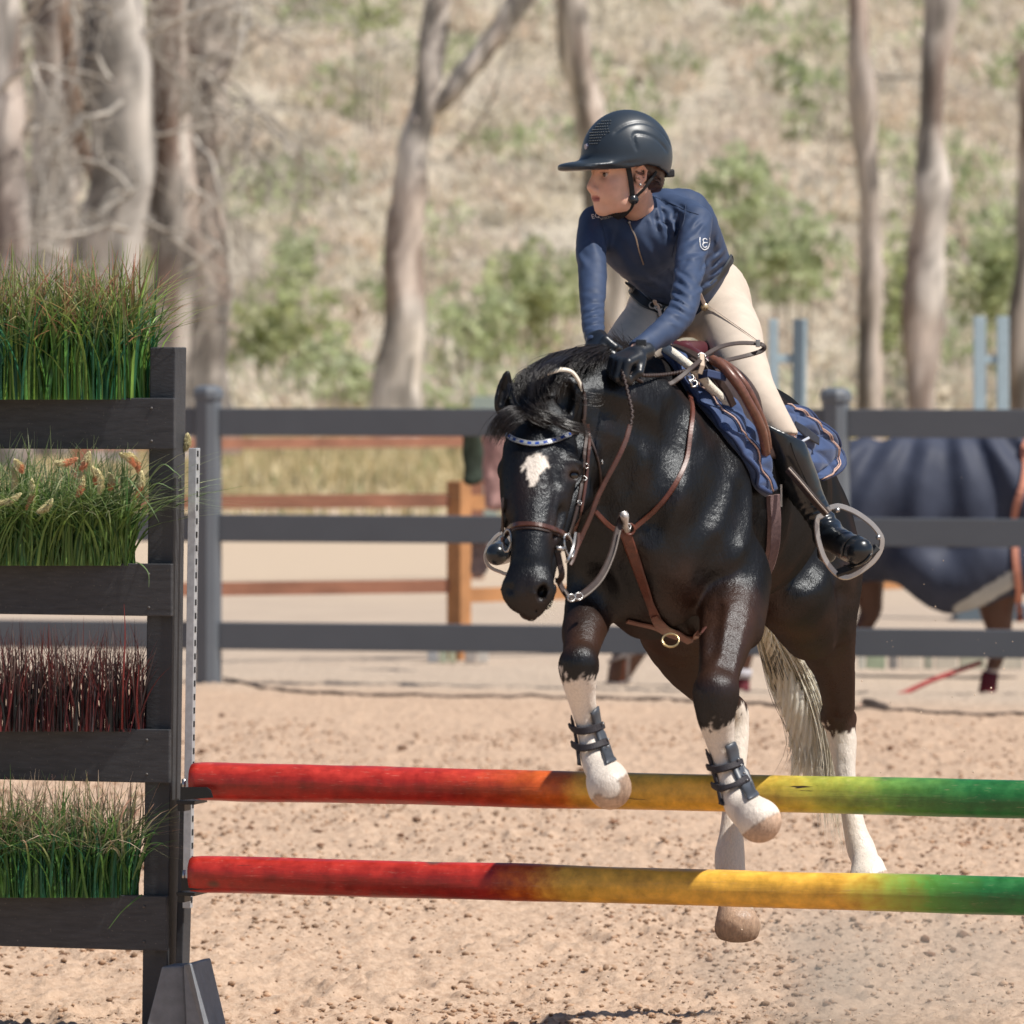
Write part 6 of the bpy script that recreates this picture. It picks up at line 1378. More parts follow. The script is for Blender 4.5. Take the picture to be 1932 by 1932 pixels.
e1 = grass(1, 'tall green artificial grass with reddish tips along the top of the wing', 748, 448, 1500, -140, 246, G1, [(0.30, 0.36, 0.12), (0.40, 0.36, 0.18), (0.50, 0.22, 0.15), (0.24, 0.33, 0.09)], 0.46, 31, w=0.0080, spread=0.08, dd=(0.03, 0.20))
e2 = grass(2, 'artificial grass with orange and yellow plumes in the second gap of the wing', 1062, 800, 1300, -140, 232, [(0.13, 0.24, 0.055), (0.19, 0.30, 0.07), (0.07, 0.17, 0.045)], [(0.34, 0.42, 0.20), (0.46, 0.50, 0.32), (0.24, 0.36, 0.14)], 1.05, 32, w=0.0062, spread=0.20, droop=0.62)
e3 = grass(3, 'dark burgundy artificial grass in the third gap of the wing', 1376, 1165, 900, -140, 258, [(0.06, 0.022, 0.026), (0.16, 0.030, 0.030), (0.028, 0.030, 0.030), (0.10, 0.075, 0.075)], [(0.14, 0.05, 0.05), (0.22, 0.15, 0.14), (0.28, 0.06, 0.05), (0.30, 0.24, 0.20)], 0.22, 33, w=0.0046, spread=0.12)
e4 = grass(4, 'green artificial grass with straw-coloured tips in the lowest gap of the wing', 1690, 1448, 1400, -140, 238, [(0.05, 0.16, 0.04), (0.10, 0.23, 0.045), (0.03, 0.15, 0.07)], [(0.44, 0.44, 0.22), (0.62, 0.48, 0.36), (0.55, 0.32, 0.24), (0.14, 0.28, 0.08)], 0.75, 34, w=0.0066, spread=0.13, droop=0.65)
# a few stray blades over the boards
def stray(e, lst, col, w=0.004):
    for L_ in lst:
        q = cr(L_, 6); X = [P(*a) for a in q]; m = MB(); m.ribbon(X, [(0.2, -1, 0.2)]*len(X), [w*(1-0.85*(i/len(X))**2) for i in range(len(X))], 0.0008); m.build('long_blade', simple('blade', col, 0.45, bs=0, var=0.3, nscale=40), e)
stray(e2, [[(255, 1060, 15.52), (268, 1066, 15.47), (280, 1082, 15.46), (281, 1108, 15.46)], [(250, 960, 15.5), (300, 880, 15.45), (330, 890, 15.43), (345, 905, 15.42)], [(262, 940, 15.5), (295, 912, 15.44), (330, 925, 15.43)], [(240, 900, 15.5), (280, 950, 15.46), (300, 985, 15.45)]], (0.16, 0.24, 0.10), 0.0035)
stray(e4, [[(268, 1688, 15.5), (250, 1702, 15.46), (228, 1722, 15.46), (205, 1752, 15.46)], [(250, 1660, 15.5), (275, 1600, 15.46), (300, 1590, 15.45), (318, 1600, 15.45)], [(262, 1640, 15.5), (282, 1576, 15.46), (300, 1575, 15.45)]], (0.10, 0.20, 0.05), 0.0045)
stray(e3, [[(230, 1376, 15.5), (232, 1300, 15.46), (236, 1200, 15.45), (234, 1140, 15.45)], [(262, 1376, 15.5), (258, 1320, 15.47), (262, 1255, 15.46)]], (0.20, 0.025, 0.022), 0.005)
# fox-tail plumes
M_plume = [simple('straw_plume', (0.66, 0.58, 0.32), 0.85, bs=0, var=0.2, nscale=50), simple('orange_plume', (0.70, 0.30, 0.16), 0.85, bs=0, var=0.2, nscale=50)]
pr = np.random.RandomState(8)
for (u, v, ang, L, c0, c1) in [(255, 868, 65, 46, 0, 1), (240, 862, 40, 40, 0, 1), (210, 905, 88, 34, 0, 1), (180, 893, 80, 36, 0, 1), (155, 912, 100, 52, 0, 1), (268, 912, 102, 58, 0, 1), (128, 873, 170, 50, 1, 0), (165, 868, 118, 42, 0, 1), (35, 875, 60, 30, 0, 1), (20, 945, 160, 60, 1, 1), (62, 930, 100, 66, 0, 1), (90, 955, 140, 40, 0, 0), (190, 905, 86, 52, 1, 1), (355, 832, 100, 36, 1, 1), (28, 900, 90, 50, 1, 1)]:
    L *= 0.85; d = 15.44+pr.rand()*0.08 if u < 300 else 15.62; a_ = math.radians(ang); n = 8; pts = [(u+math.cos(a_+0.5*(i/n-0.5))*L*(i/n-0.5), v+math.sin(a_+0.5*(i/n-0.5))*L*(i/n-0.5), d) for i in range(n+1)]
    X = np.array([list(P(*p)) for p in pts]); rad = px(8.0, d); S4 = []
    for i in range(800):
        t_ = pr.rand(); k_ = t_*n; lo_ = min(int(k_), n-1); q = X[lo_]*(1-(k_-lo_))+X[lo_+1]*(k_-lo_); dv = pr.randn(3); dv /= np.linalg.norm(dv); rr_ = rad*math.sin(math.pi*(0.12+0.80*t_))**0.7; tdir = (X[-1]-X[0]); tdir /= np.linalg.norm(tdir)
        S4.append((np.array([q+dv*rr_*0.1, q+dv*rr_*0.6+tdir*0.003, q+dv*rr_*(0.8+0.5*pr.rand())+tdir*0.008]), t_))
    m = MB(); m.tube([P(*p) for p in pts], [px(3.0, d)*max(0.25, math.sin(math.pi*(0.12+0.80*i/n))**0.7) for i in range(n+1)], 7); pl = m.build('plume', M_plume[0], e2, True)
    half_ = [st for st, tt in S4 if (tt < 0.55) == (c0 == 0)]; rest = [st for st, tt in S4 if (tt < 0.55) != (c0 == 0)]
    hair('plume_fibres', half_, M_plume[0], pl, 0.0008, 'stuff'); hair('plume_fibres', rest, M_plume[1 if c0 != c1 else 0], pl, 0.0008, 'stuff')
# ================================================================ HORSE IN A RUG BEHIND THE FENCE
bgh = empty('grazing_horse', (P(1700, 1300, 31.9).x, 31.9, 0), 'brown horse in a navy rug grazing behind the fence at the right', 'horse')
S5 = SDF()
def b5(L, k=0.08): S5.chain([(P(u, v, d), px(r, d)) for u, v, d, r in L], k)
D5 = 32.0
S5.ell(P(1740, 985, D5), (0.70, 0.27, 0.33), 0.1); S5.ell(P(1880, 960, D5), (0.36, 0.27, 0.34), 0.1); S5.ell(P(1560, 985, D5), (0.32, 0.23, 0.34), 0.1)
b5([(1530, 960, D5-0.02, 75), (1420, 1040, D5-0.15, 55), (1310, 1130, D5-0.22, 44), (1235, 1190, D5-0.25, 36)])
b5([(1205, 1200, D5-0.27, 32), (1175, 1255, D5-0.27, 26), (1160, 1300, D5-0.27, 17), (1158, 1315, D5-0.27, 14)], 0.04)
b5([(1530, 1060, D5-0.1, 48), (1460, 1150, D5-0.1, 26), (1415, 1215, D5-0.1, 17), (1402, 1260, D5-0.1, 14), (1398, 1320, D5-0.1, 12)], 0.04)
b5([(1625, 1060, D5+0.12, 46), (1640, 1130, D5+0.12, 26), (1640, 1160, D5+0.12, 20), (1600, 1230, D5+0.12, 12)], 0.04)
b5([(1900, 1040, D5-0.1, 62), (1880, 1130, D5-0.1, 38), (1886, 1210, D5-0.1, 20), (1868, 1280, D5-0.1, 13), (1860, 1335, D5-0.1, 14)], 0.04)
b5([(1960, 1040, D5+0.1, 60), (1985, 1150, D5+0.1, 34), (1960, 1240, D5+0.1, 17), (1965, 1325, D5+0.1, 14)], 0.04)
V, Q = S5.mesh(0.018); V = smooth_np(V, Q, 2); u, v, d = uvd(V); n = fbm(V*5, 3)
c5 = np.tile(np.array([0.085, 0.032, 0.016]), (len(V), 1))*(1+0.5*n[:, None]); c5[(v > 1262) & (u > 1700)] = (0.55, 0.48, 0.42)
blk = sst(1208, 1222, u)*(u < 1300)*0+sst(1300, 1312, v)*(u < 1250); c5 = c5*(1-blk[:, None]*0.7)
w_ = (np.abs(u-1182+(v-1250)*0.25) < 4)*(u < 1200)*(v > 1240); c5[w_] = (0.25, 0.08, 0.04)
mesh_np('body', V, Q, c5, attr_mat('bay_coat', 0.5, 8, 0.2, 0), bgh)
S6 = SDF()
S6.ell(P(1750, 962, D5), (0.80, 0.32, 0.42), 0.1); S6.ell(P(1900, 945, D5), (0.42, 0.32, 0.43), 0.1); S6.ell(P(1580, 968, D5), (0.34, 0.29, 0.41), 0.1)
S6.chain([(P(1720, 1060, D5-0.2), px(50, D5)), (P(1800, 1095, D5-0.22), px(62, D5)), (P(1880, 1060, D5-0.2), px(70, D5)), (P(1990, 1040, D5-0.1), px(70, D5))], 0.08)
S6.fn(lambda X: (lambda u, v: 0.022*np.sin((u-1760)/(8+np.clip(v-800, 0, 400)*0.060)+fbm(X*np.array([2.0, 2.0, 1.0]), 2)*2.5)*np.clip((1150-v)/160, 0.2, 1)*np.clip((v-790)/60, 0.1, 1)+fbm(X*np.array([5, 5, 2]), 3)*0.03)(*uvd(X)[:2]))
S6.p.append(('i', lambda X: -(X[:, 2]-(CH-(1188-CV)*D5/F)+0.06*np.sin(X[:, 0]*4)), np.full(3, -1e9), np.full(3, 1e9), 0.01))
V, Q = S6.mesh(0.016); V = smooth_np(V, Q, 1); u, v, d = uvd(V)
c6 = np.tile(np.array([0.046, 0.053, 0.080]), (len(V), 1))
st = (np.abs((v-1095)+(u-1905)*0.62) < 17)*(u > 1800)*(u < 1912); c6[st] = (0.42, 0.42, 0.40)
rug = mesh_np('rug', V, Q, c6, attr_mat('navy_rug', 0.62, 6, 0.1, 0.2, 0.003, 60, 0.2), bgh)
M_trim = simple('coral_trim', (0.50, 0.20, 0.13), 0.7)
strap('rug_trim', S6, [(1935, 835), (1928, 900), (1916, 965), (1914, 1040), (1922, 1110), (1926, 1170)], 0.045, M_trim, rug, 0.01, 0.02) if False else None
X, Nn, ok = S6.hit(cr([(1936, 835), (1930, 900), (1918, 965), (1914, 1040), (1920, 1110), (1924, 1165)], 6), 28, 34); m = MB(); m.ribbon(X+Nn*0.02, Nn, 0.042, 0.012); m.build('rug_trim', M_trim, rug)
M_wrap = simple('maroon_leg_wrap', (0.115, 0.010, 0.018), 0.85, var=0.2)
for (ua, va, ub, vb_, r_, dd_) in ((1868, 1268, 1858, 1342, 19, D5-0.1), (1401, 1278, 1400, 1334, 16, D5-0.1), (1963, 1270, 1965, 1335, 18, D5+0.1)):
    m = MB(); m.tube([P(ua, va, dd_), P((ua+ub)/2, (va+vb_)/2, dd_), P(ub, vb_, dd_)], [px(r_*0.85, dd_), px(r_*0.9, dd_), px(r_, dd_)], 14); wr = m.build('leg_wrap', M_wrap, bgh, True)
m = MB(); m.tube([P(1402, 1262, D5-0.1), P(1401, 1279, D5-0.1)], px(17, D5), 14); m.build('white_boot_top', simple('grey_white_pad', (0.50, 0.48, 0.52), 0.8), bgh, True)
for L_ in ([(1200, 1205), (1186, 1240), (1180, 1290), (1170, 1326)], [(1196, 1232), (1172, 1240), (1152, 1250)], [(1188, 1280), (1165, 1290), (1148, 1288)]):
    X, Nn, ok = S5.hit(cr(L_, 5), 28, 34); m = MB(); m.ribbon(X+Nn*0.015, Nn, 0.018, 0.01); m.build('headcollar', simple('pale_headcollar', (0.30, 0.26, 0.24), 0.7), bgh)
m = MB(); m.tube([P(*p) for p in cr([(1850, 1250, 31.9), (1760, 1283, 31.6), (1690, 1314, 31.2), (1618, 1334, 29.3)], 6)], 0.014, 6)
tag(m.build('lead_rope', simple('red_rope', (0.30, 0.035, 0.035), 0.85, bs=0.4, bscale=200), None, True), 'red lead rope sloping from the rugged horse down to the sand', 'rope')
m = MB(); m.tube(ground_line([gp(1632, 1334), gp(1650, 1338), gp(1672, 1344)], 0.02), 0.02, 8); tag(m.build('rope_clip', M_hose, None, True), 'dark clip lying on the ground at the end of the red rope', 'clip')

# ================================================================ TREES
M_bark = attr_mat('cottonwood_bark', 0.9, 3.5, 0.28, 0.6, 0.04, 9, 0.15, stretch=(1, 1, 0.25))
def trunk_mesh(name, L, mat, parent, seed, col=(0.40, 0.33, 0.27), dark=0.45, sides=14, rough=0.30):
    q = cr([(*P(u, v, d), px(r, d)) for u, v, d, r in L], 8); r = np.random.RandomState(seed); V = []; n = len(q)
    X = q[:, :3]; t = np.gradient(X, axis=0); t /= np.linalg.norm(t, axis=1, keepdims=True)
    a = np.cross(t, [0.02, 1.0, 0.05]); a /= np.linalg.norm(a, axis=1, keepdims=True); b = np.cross(t, a)
    th = np.arange(sides)/sides*2*np.pi; D = a[:, None]*np.cos(th)[None, :, None]+b[:, None]*np.sin(th)[None, :, None]
    rad = q[:, 3][:, None]*np.ones(sides)[None]; pp = X[:, None]+D*rad[..., None]; nn = fbm((pp*np.array([3.2, 3.2, 0.8])+seed*3).reshape(-1, 3), 3).reshape(n, sides); rad = rad*(1+nn*rough*3)
    V = (X[:, None]+D*rad[..., None]).reshape(-1, 3); i = np.arange(n-1)[:, None]*sides; j = np.arange(sides)[None]; Q = np.stack([i+j, i+(j+1) % sides, i+sides+(j+1) % sides, i+sides+j], -1).reshape(-1, 4)
    m2 = fbm(V*np.array([6, 6, 1.4])+seed, 4); f = np.clip(0.5+m2*3.4, 0, 1)[:, None]; c = np.array(col)*(dark+(1.15-dark)*f)
    rs_ = fbm(V*np.array([1.5, 1.5, 0.6])+seed*2, 2)[:, None]; c = c*(1-np.clip(rs_*2, 0, 0.28))+np.array([0.34, 0.19, 0.13])*np.clip(rs_*2, 0, 0.28)
    return mesh_np(name, V, Q, c, mat, parent)
def limbs(name, start, n, seed, parent, length, r0, col=(0.42, 0.38, 0.33), droop=0.35, up=0.25, side=0):
    """bare branch with twigs: one mesh"""
    r = np.random.RandomState(seed); S_l = []
    def grow(p, d_, L, depth):
        k = 7; pts = [p]
        for i in range(k):
            d_ = d_+r.randn(3)*0.18+np.array([0, 0, -droop*0.10]); d_ /= np.linalg.norm(d_); p = p+d_*L/k; pts.append(p)
        S_l.append((np.array(pts), depth))
        if depth < 3:
            for i in range(r.randint(3, 6)): grow(pts[r.randint(2, k+1)], d_+r.randn(3)*0.8, L*r.uniform(0.4, 0.65), depth+1)
    for i in range(n):
        d0 = r.randn(3)*0.6+np.array([side, 0, up]); grow(np.array(start)+r.randn(3)*np.array([0.1, 0.1, 0.8]), d0/np.linalg.norm(d0), length*r.uniform(0.7, 1.2), 0)
    Vs = []; Qs = []; b = 0
    for pts, dp in S_l:
        o = hair_ring(pts, r0*(0.45**dp)); Vs.append(o[0]); Qs.append(o[1]+b); b += len(o[0])
    V = np.concatenate(Vs); c = np.tile(np.array(col), (len(V), 1))*(1+0.4*fbm(V*2, 2)[:, None]); return mesh_np(name, V, np.concatenate(Qs), c, M_bark, parent)
def hair_ring(st, r0):
    k = len(st); t = np.gradient(st, axis=0); t /= np.maximum(np.linalg.norm(t, axis=1, keepdims=True), 1e-9)
    a = np.cross(t, [0.31, -0.9, 0.3]); a /= np.maximum(np.linalg.norm(a, axis=1, keepdims=True), 1e-9); c = np.cross(t, a); w = (r0*(1-np.linspace(0, 1, k)*0.65))[:, None]
    ring_ = np.stack([st+(a*math.cos(th)+c*math.sin(th))*w for th in (0, 2.1, 4.2)], 1).reshape(-1, 3); i = np.arange(k-1)[:, None]*3; j = np.arange(3)[None]
    return ring_, np.stack([i+j, i+(j+1) % 3, i+3+(j+1) % 3, i+3+j], -1).reshape(-1, 4)
def leaf_cloud(name, c, rad, n, seed, parent, cols, size=0.10, squash=(1, 1, 0.8)):
    r = np.random.RandomState(seed); p = r.randn(n, 3); p /= np.linalg.norm(p, axis=1, keepdims=True); p *= (r.rand(n, 1)**0.6)*1.25; cl = fbm(p*np.array([2.6, 2.6, 1.8])+seed, 3); keep = cl > (-0.02+0.10*np.linalg.norm(p, axis=1)); p = p[keep]; cl = cl[keep]; n = len(p)
    X = np.array(c)+p*np.array(rad)[None]; a = r.randn(n, 3); a /= np.linalg.norm(a, axis=1, keepdims=True); b = np.cross(a, r.randn(n, 3)); b /= np.linalg.norm(b, axis=1, keepdims=True); s = size*(0.5+r.rand(n, 1))
    V = np.stack([X-a*s, X+b*s*0.45, X+a*s, X-b*s*0.45], 1).reshape(-1, 3); Q = np.arange(n*4).reshape(-1, 4); cols = np.array(cols); cc = cols[r.randint(len(cols), size=n)]*(0.7+0.6*r.rand(n, 1)); return mesh_np(name, V, Q, np.repeat(cc, 4, 0), M_leaf, parent, False)
def leafmat():
    m, t, b = nt('leaf'); a = t.nodes.new('ShaderNodeAttribute'); a.attribute_name = 'Col'; t.links.new(a.outputs['Color'], b.inputs['Base Color']); b.inputs['Roughness'].default_value = 0.6
    tr = t.nodes.new('ShaderNodeBsdfTranslucent'); t.links.new(a.outputs['Color'], tr.inputs[0]); mx = t.nodes.new('ShaderNodeMixShader'); mx.inputs[0].default_value = 0.5
    t.links.new(b.outputs[0], mx.inputs[1]); t.links.new(tr.outputs[0], mx.inputs[2]); o = [n for n in t.nodes if n.type == 'OUTPUT_MATERIAL'][0]; t.links.new(mx.outputs[0], o.inputs[0]); return m
M_leaf = leafmat()
GR = [(0.44, 0.49, 0.27), (0.49, 0.53, 0.31), (0.40, 0.45, 0.24), (0.55, 0.57, 0.37)]  # greens lightened in place of haze over the slope
DRY = [(0.76, 0.69, 0.56), (0.73, 0.66, 0.54), (0.80, 0.73, 0.60), (0.70, 0.645, 0.54)]  # paled so the brush colour itself carries the distant haze
def tree(label, trunks, seed, col=(0.40, 0.33, 0.27), nb=0, bl=3.0, bpt=None, side=0, crown=None, droop=0.35, dark=0.38):
    u, v, d, r = trunks[0][0]; b = P(u, v, d); e = empty('cottonwood_tree', (b.x, b.y, float(gz0(b.x, b.y))), label, 'tree', 'bare cottonwood trees behind the arena')
    for i, L in enumerate(trunks): trunk_mesh('trunk' if i == 0 else 'limb', L, M_bark, e, seed+i, col, dark)
    if nb:
        for j, bp1 in enumerate(bpt): limbs('branches', P(*bp1), nb, seed+50+j, e, bl, 0.034, droop=droop, side=side)
    if crown: leaf_cloud('crown', P(*crown[0]), crown[1], crown[2], seed+90, e, crown[3])
    return e
tree('pale forked cottonwood trunk standing alone left of the rider', [[(760, 830, 72, 46), (755, 720, 72, 40), (758, 600, 72, 34), (752, 480, 72, 32), (768, 360, 72, 33), (785, 250, 72, 30), (805, 150, 72, 24), (822, 40, 72, 22), (835, -120, 72, 20), (840, -300, 72, 14)],
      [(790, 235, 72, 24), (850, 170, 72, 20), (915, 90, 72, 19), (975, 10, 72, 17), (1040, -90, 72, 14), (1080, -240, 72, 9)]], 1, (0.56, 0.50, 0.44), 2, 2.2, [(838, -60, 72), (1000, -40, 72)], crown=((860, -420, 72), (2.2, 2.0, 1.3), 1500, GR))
tree('big shaggy twin-trunked cottonwood directly behind the left end of the fence', [[(392, 860, 66, 62), (385, 740, 66, 52), (380, 600, 66, 46), (362, 470, 66, 60), (368, 330, 66, 54), (378, 180, 66, 50), (395, 20, 66, 46), (420, -200, 66, 38)],
      [(318, 860, 65, 36), (325, 700, 65, 27), (338, 580, 65, 28), (340, 460, 65, 44), (330, 300, 65, 40), (330, 120, 65, 36), (322, -60, 65, 32), (315, -240, 65, 24)]], 5, (0.46, 0.41, 0.36), 5, 1.7, [(400, 120, 65.5), (425, 260, 65.5), (360, 30, 65), (470, 80, 66), (440, -40, 65.5), (330, 220, 64.5)], 0.25, droop=0.9)
tree('dark-sided cottonwood trunk just left of the shaggy one', [[(305, 870, 62, 26), (306, 650, 62, 28), (318, 450, 62, 30), (312, 250, 62, 27), (318, 60, 62, 26), (326, -200, 62, 20)]], 9, (0.27, 0.24, 0.21), 4, 1.5, [(300, 200, 62), (250, 300, 62), (280, 60, 62)], -0.3, droop=0.9)
tree('broad furrowed trunk behind the middle of the tall grass', [[(200, 870, 60, 62), (205, 650, 60, 58), (212, 450, 60, 60), (222, 250, 60, 58), (212, 60, 60, 60), (205, -200, 60, 50)]], 12, (0.46, 0.42, 0.375), 4, 1.6, [(180, 180, 60), (230, 60, 60), (170, 320, 60), (240, 300, 59)], 0.1, droop=0.9)
tree('slimmer pale trunk left of the furrowed one', [[(92, 860, 64, 36), (88, 600, 64, 40), (94, 380, 64, 44), (100, 200, 64, 40), (104, 20, 64, 42), (108, -200, 64, 34)]], 15, (0.52, 0.475, 0.42), 3, 1.5, [(130, 120, 64), (90, 60, 64), (150, 260, 64)], 0.1, droop=0.9)
tree('leftmost pale trunk at the edge of the picture', [[(30, 880, 58, 42), (28, 650, 58, 36), (25, 430, 58, 38), (14, 250, 58, 32), (8, 40, 58, 34), (0, -200, 58, 30)]], 18, (0.54, 0.49, 0.44), 4, 1.6, [(30, 120, 58), (10, 240, 58), (60, 60, 58)], 0.2, droop=0.9)
tree('thin leaning trunk crossing in front of the left trunks', [[(170, 560, 61, 12), (190, 400, 61, 13), (150, 240, 61, 15), (128, 100, 61, 15), (118, -60, 61, 14)]], 60, (0.34, 0.24, 0.17), 2, 1.2, [(140, 150, 61)], 0.1, droop=0.9)
tree('pale trunk above the rider\'s helmet', [[(1160, 820, 84, 30), (1150, 600, 84, 30), (1140, 400, 84, 30), (1118, 250, 84, 29), (1092, 120, 84, 26), (1078, -20, 84, 24), (1075, -250, 84, 18)]], 21, (0.52, 0.45, 0.39), 1, 2.0, [(1080, -60, 84)])
tree('slim red-brown and grey trunk right of the rider', [[(1642, 850, 74, 27), (1640, 700, 74, 25), (1645, 520, 74, 23), (1640, 350, 74, 21), (1630, 180, 74, 24), (1622, 90, 74, 18), (1618, -20, 74, 15), (1615, -220, 74, 12)]], 24, (0.42, 0.36, 0.315), 1, 1.6, [(1600, 60, 74)])
tree('straight tall grey trunk near the right edge', [[(1738, 860, 70, 41), (1738, 700, 70, 37), (1746, 520, 70, 35), (1756, 340, 70, 34), (1762, 160, 70, 34), (1768, -20, 70, 33), (1775, -250, 70, 28)]], 27, (0.50, 0.45, 0.40), 1, 2.0, [(1770, -120, 70)])
tree('trunk at the far right edge of the picture', [[(1940, 850, 76, 30), (1935, 650, 76, 28), (1945, 400, 76, 26), (1950, 100, 76, 24)]], 30, (0.42, 0.37, 0.33), 1, 1.8, [(1920, 200, 76)])
M_twig = simple('grey_twigs', (0.34, 0.28, 0.22), 0.9)
# green shrubs at the foot of the hill
for i, (u, v, d, ru, rv, n, lab) in enumerate([(545, 640, 100, 95, 120, 2600, 'bright green shrub between the shaggy tree and the forked trunk'), (640, 700, 96, 75, 60, 1200, 'low green shrub left of the forked trunk'), (900, 620, 104, 90, 80, 1700, 'loose green shrub right of the forked trunk'),
        (1010, 560, 106, 90, 90, 1900, 'green shrub behind the rider\'s front arm'), (1400, 360, 112, 80, 80, 1500, 'green shrub on the slope just behind the rider\'s back'), (1500, 480, 104, 90, 80, 1700, 'yellow-green shrub between the rider and the slim trunk'),
        (1690, 560, 100, 40, 130, 900, 'narrow green shrub between the two right trunks'), (1880, 520, 98, 80, 110, 1800, 'yellow-green shrub by the right edge'), (560, 480, 118, 50, 60, 700, 'small green shrub higher on the slope'), (700, 20, 135, 80, 60, 700, 'dull green bush high on the slope at the top')]):
    c = P(u, v, d); e = empty('green_shrub', (c.x, c.y, float(gz0(c.x, c.y))), lab, 'shrub', 'green shrubs on the slope')
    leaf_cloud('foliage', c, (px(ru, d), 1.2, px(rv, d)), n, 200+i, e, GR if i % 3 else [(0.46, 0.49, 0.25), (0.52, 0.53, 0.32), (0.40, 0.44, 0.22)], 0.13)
    z0 = float(gz0(c.x, c.y)); m = MB()
    for k in range(4): m.tube([Vector((c.x+0.1*k-0.2, c.y+0.4, z0-0.3)), Vector((c.x+(k-1.5)*0.25, c.y+0.4, c.z)), Vector((c.x+(k-1.5)*0.5, c.y+0.4, c.z+px(rv, d)*0.6))], [0.035, 0.025, 0.008], 5)
    m.build('stems', M_twig, e)
# dry brush covering the hillside: nobody could count it
r = np.random.RandomState(77); Vs = []; Cs = []; 
nb_ = 2600
yy = 92+r.rand(nb_)**0.8*90; xx = (r.rand(nb_)*2-1)*yy*0.15; zz = gz(xx, yy); kk = r.rand(nb_)
for x, y, z, k in zip(xx, yy, zz, kk):
    s = r.uniform(0.5, 1.35); n = 110; p = r.randn(n, 3); p /= np.linalg.norm(p, axis=1, keepdims=True); p *= r.rand(n, 1)**0.5; p[:, 2] = np.abs(p[:, 2])*1.1
    X = np.array([x, y, z-0.1])+p*s; a = p*np.array([1, 1, 0.5])+r.randn(n, 3)*0.5+np.array([0, 0, 0.5]); a /= np.linalg.norm(a, axis=1, keepdims=True); b = np.cross(a, r.randn(n, 3)); b /= np.linalg.norm(b, axis=1, keepdims=True); L = 0.13+0.12*r.rand(n, 1)
    green = k < 0.17; w_ = 0.05 if not green else 0.09
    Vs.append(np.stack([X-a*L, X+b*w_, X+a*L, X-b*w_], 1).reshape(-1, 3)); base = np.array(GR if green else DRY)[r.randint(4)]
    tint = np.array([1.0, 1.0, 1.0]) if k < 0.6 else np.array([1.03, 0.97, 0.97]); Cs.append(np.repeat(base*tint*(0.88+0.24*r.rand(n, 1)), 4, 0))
V = np.concatenate(Vs); o = mesh_np('hillside_brush', V, np.arange(len(V)).reshape(-1, 4), np.concatenate(Cs), M_leaf, None, False); tag(o, 'dry tan and grey-brown brush covering the slope behind the trees', 'brush', kind='stuff')
# dry grass in the paddock behind the brown fence
n = 26000; yy = 60+r.rand(n)**0.7*60; xx = (r.rand(n)*2-1)*yy*0.105; zz = gz(xx, yy); h = 0.10+0.22*r.rand(n); a = r.randn(n, 2)*0.06; th = r.rand(n)*3.14; w_ = 0.02+0.02*r.rand(n)
X = np.stack([xx, yy, zz], -1); V = np.stack([X+np.stack([np.cos(th)*w_, np.sin(th)*w_, 0*th], -1), X-np.stack([np.cos(th)*w_, np.sin(th)*w_, 0*th], -1), X+np.stack([a[:, 0], a[:, 1], h], -1)], 1).reshape(-1, 3)
cc = np.array([(0.60, 0.49, 0.28), (0.50, 0.42, 0.24), (0.66, 0.56, 0.36), (0.30, 0.32, 0.15)])[r.choice(4, n, p=[.4, .3, .2, .1])]; o = mesh_np('dry_grass', V, None, np.repeat(cc, 3, 0), M_leaf, None, False, np.arange(n*3).reshape(-1, 3)); tag(o, 'straw-coloured dry grass in the paddock beyond the brown fence', 'grass', kind='stuff')

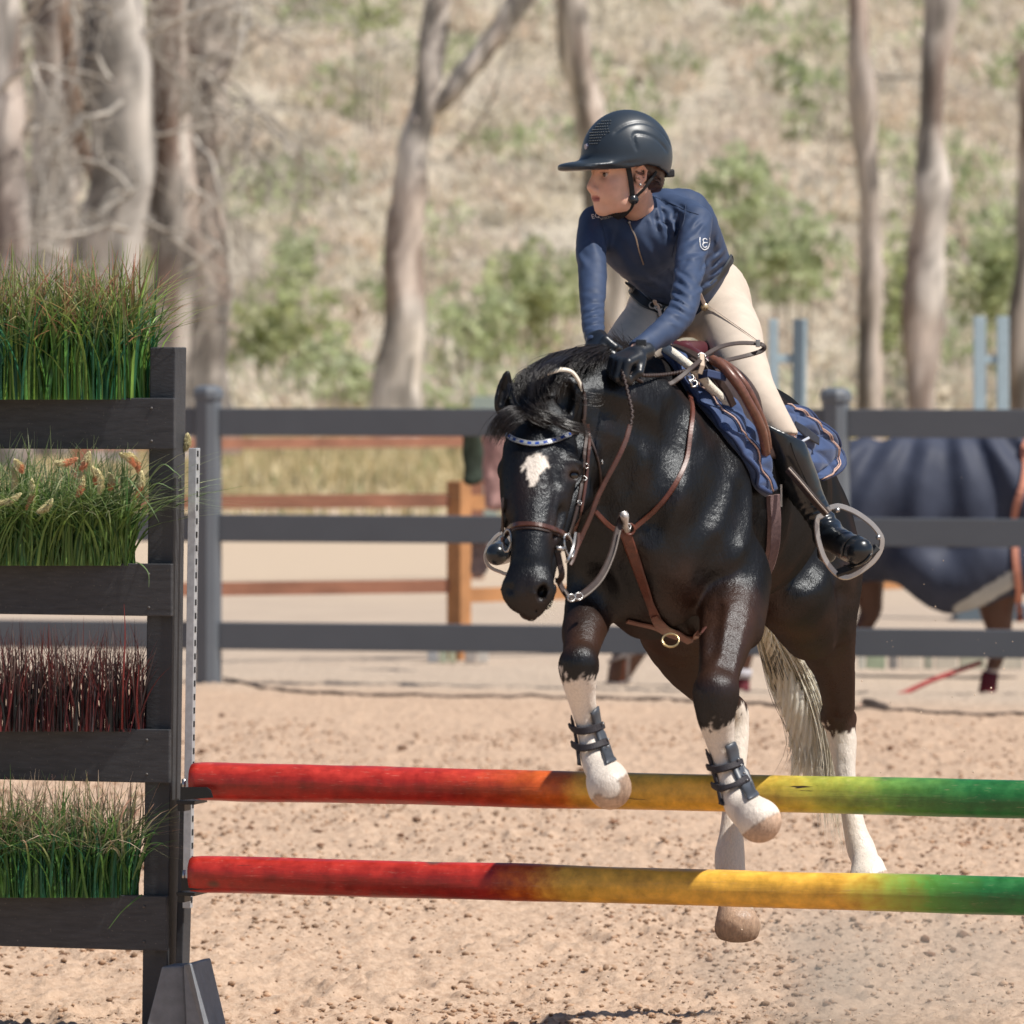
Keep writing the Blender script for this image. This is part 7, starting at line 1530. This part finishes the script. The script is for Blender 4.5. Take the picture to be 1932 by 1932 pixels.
# sand grains thrown up by the hind feet
r = np.random.RandomState(5); n = 900; k = r.rand(n)
c_ = np.where((k < 0.5)[:, None], np.array([[1.35, 15.3, 0.10]]), np.array([[0.62, 15.2, 0.04]])); X = c_+r.randn(n, 3)*np.array([0.28, 0.25, 0.10]); far_ = k > 0.75
X[far_] = np.array([1.35, 16.0, 0.75])+r.randn(far_.sum(), 3)*np.array([0.22, 0.5, 0.24]); X[:, 2] = np.abs(X[:, 2])+0.01
s_ = 0.0007+0.0022*r.rand(n)**4; V = iv[None]*(1+0.5*(r.rand(n, len(iv), 1)-0.5))*s_[:, None, None]+X[:, None]; T = fi[None]+np.arange(n)[:, None, None]*len(iv)
o = mesh_np('sand_spray', V.reshape(-1, 3), None, np.repeat(np.array([[0.72, 0.56, 0.42]])*(0.6+0.6*r.rand(n, 1)), len(iv), 0), M_clod, None, False, T.reshape(-1, 3)); tag(o, 'fine sand grains flying up around the hind hooves', 'sand', kind='stuff')

# low puff of dust behind the hind hooves
def puff(name, c, rad, dens, label):
    bm = bmesh.new(); bmesh.ops.create_icosphere(bm, subdivisions=3, radius=1); me = bpy.data.meshes.new(name)
    for w in bm.verts: w.co = Vector(c)+Vector((w.co.x*rad[0], w.co.y*rad[1], w.co.z*rad[2]))
    bm.to_mesh(me); bm.free(); m = bpy.data.materials.new('dust'); m.use_nodes = True; t = m.node_tree; t.nodes.clear(); o = t.nodes.new('ShaderNodeOutputMaterial'); pv = t.nodes.new('ShaderNodeVolumePrincipled')
    pv.inputs['Color'].default_value = (0.93, 0.82, 0.68, 1); g = t.nodes.new('ShaderNodeTexCoord'); mp = t.nodes.new('ShaderNodeMapping'); mp.inputs['Location'].default_value = [-c[i]/rad[i] for i in range(3)]; mp.inputs['Scale'].default_value = [1/x for x in rad]
    t.links.new(g.outputs['Object'], mp.inputs[0]); gr = t.nodes.new('ShaderNodeTexGradient'); gr.gradient_type = 'SPHERICAL'; t.links.new(mp.outputs[0], gr.inputs[0])
    nz = noise(t, coords(t), 4.0, 4, 0.65); r_ = ramp(t, nz, [(0.40, (0, 0, 0)), (0.66, (1, 1, 1))]); mu = N(t, 'ShaderNodeMath', operation='MULTIPLY'); t.links.new(gr.outputs[0], mu.inputs[0]); t.links.new(r_, mu.inputs[1]); m2 = N(t, 'ShaderNodeMath', operation='MULTIPLY'); t.links.new(mu.outputs[0], m2.inputs[0]); m2.inputs[1].default_value = dens
    t.links.new(m2.outputs[0], pv.inputs['Density']); t.links.new(pv.outputs[0], o.inputs['Volume']); return tag(link(name, me, m, None), label, 'dust', kind='stuff')
puff('dust_cloud', (0.98, 15.55, 0.10), (0.62, 0.45, 0.24), 5.0, 'thin puff of tan dust drifting over the sand at the lower right')
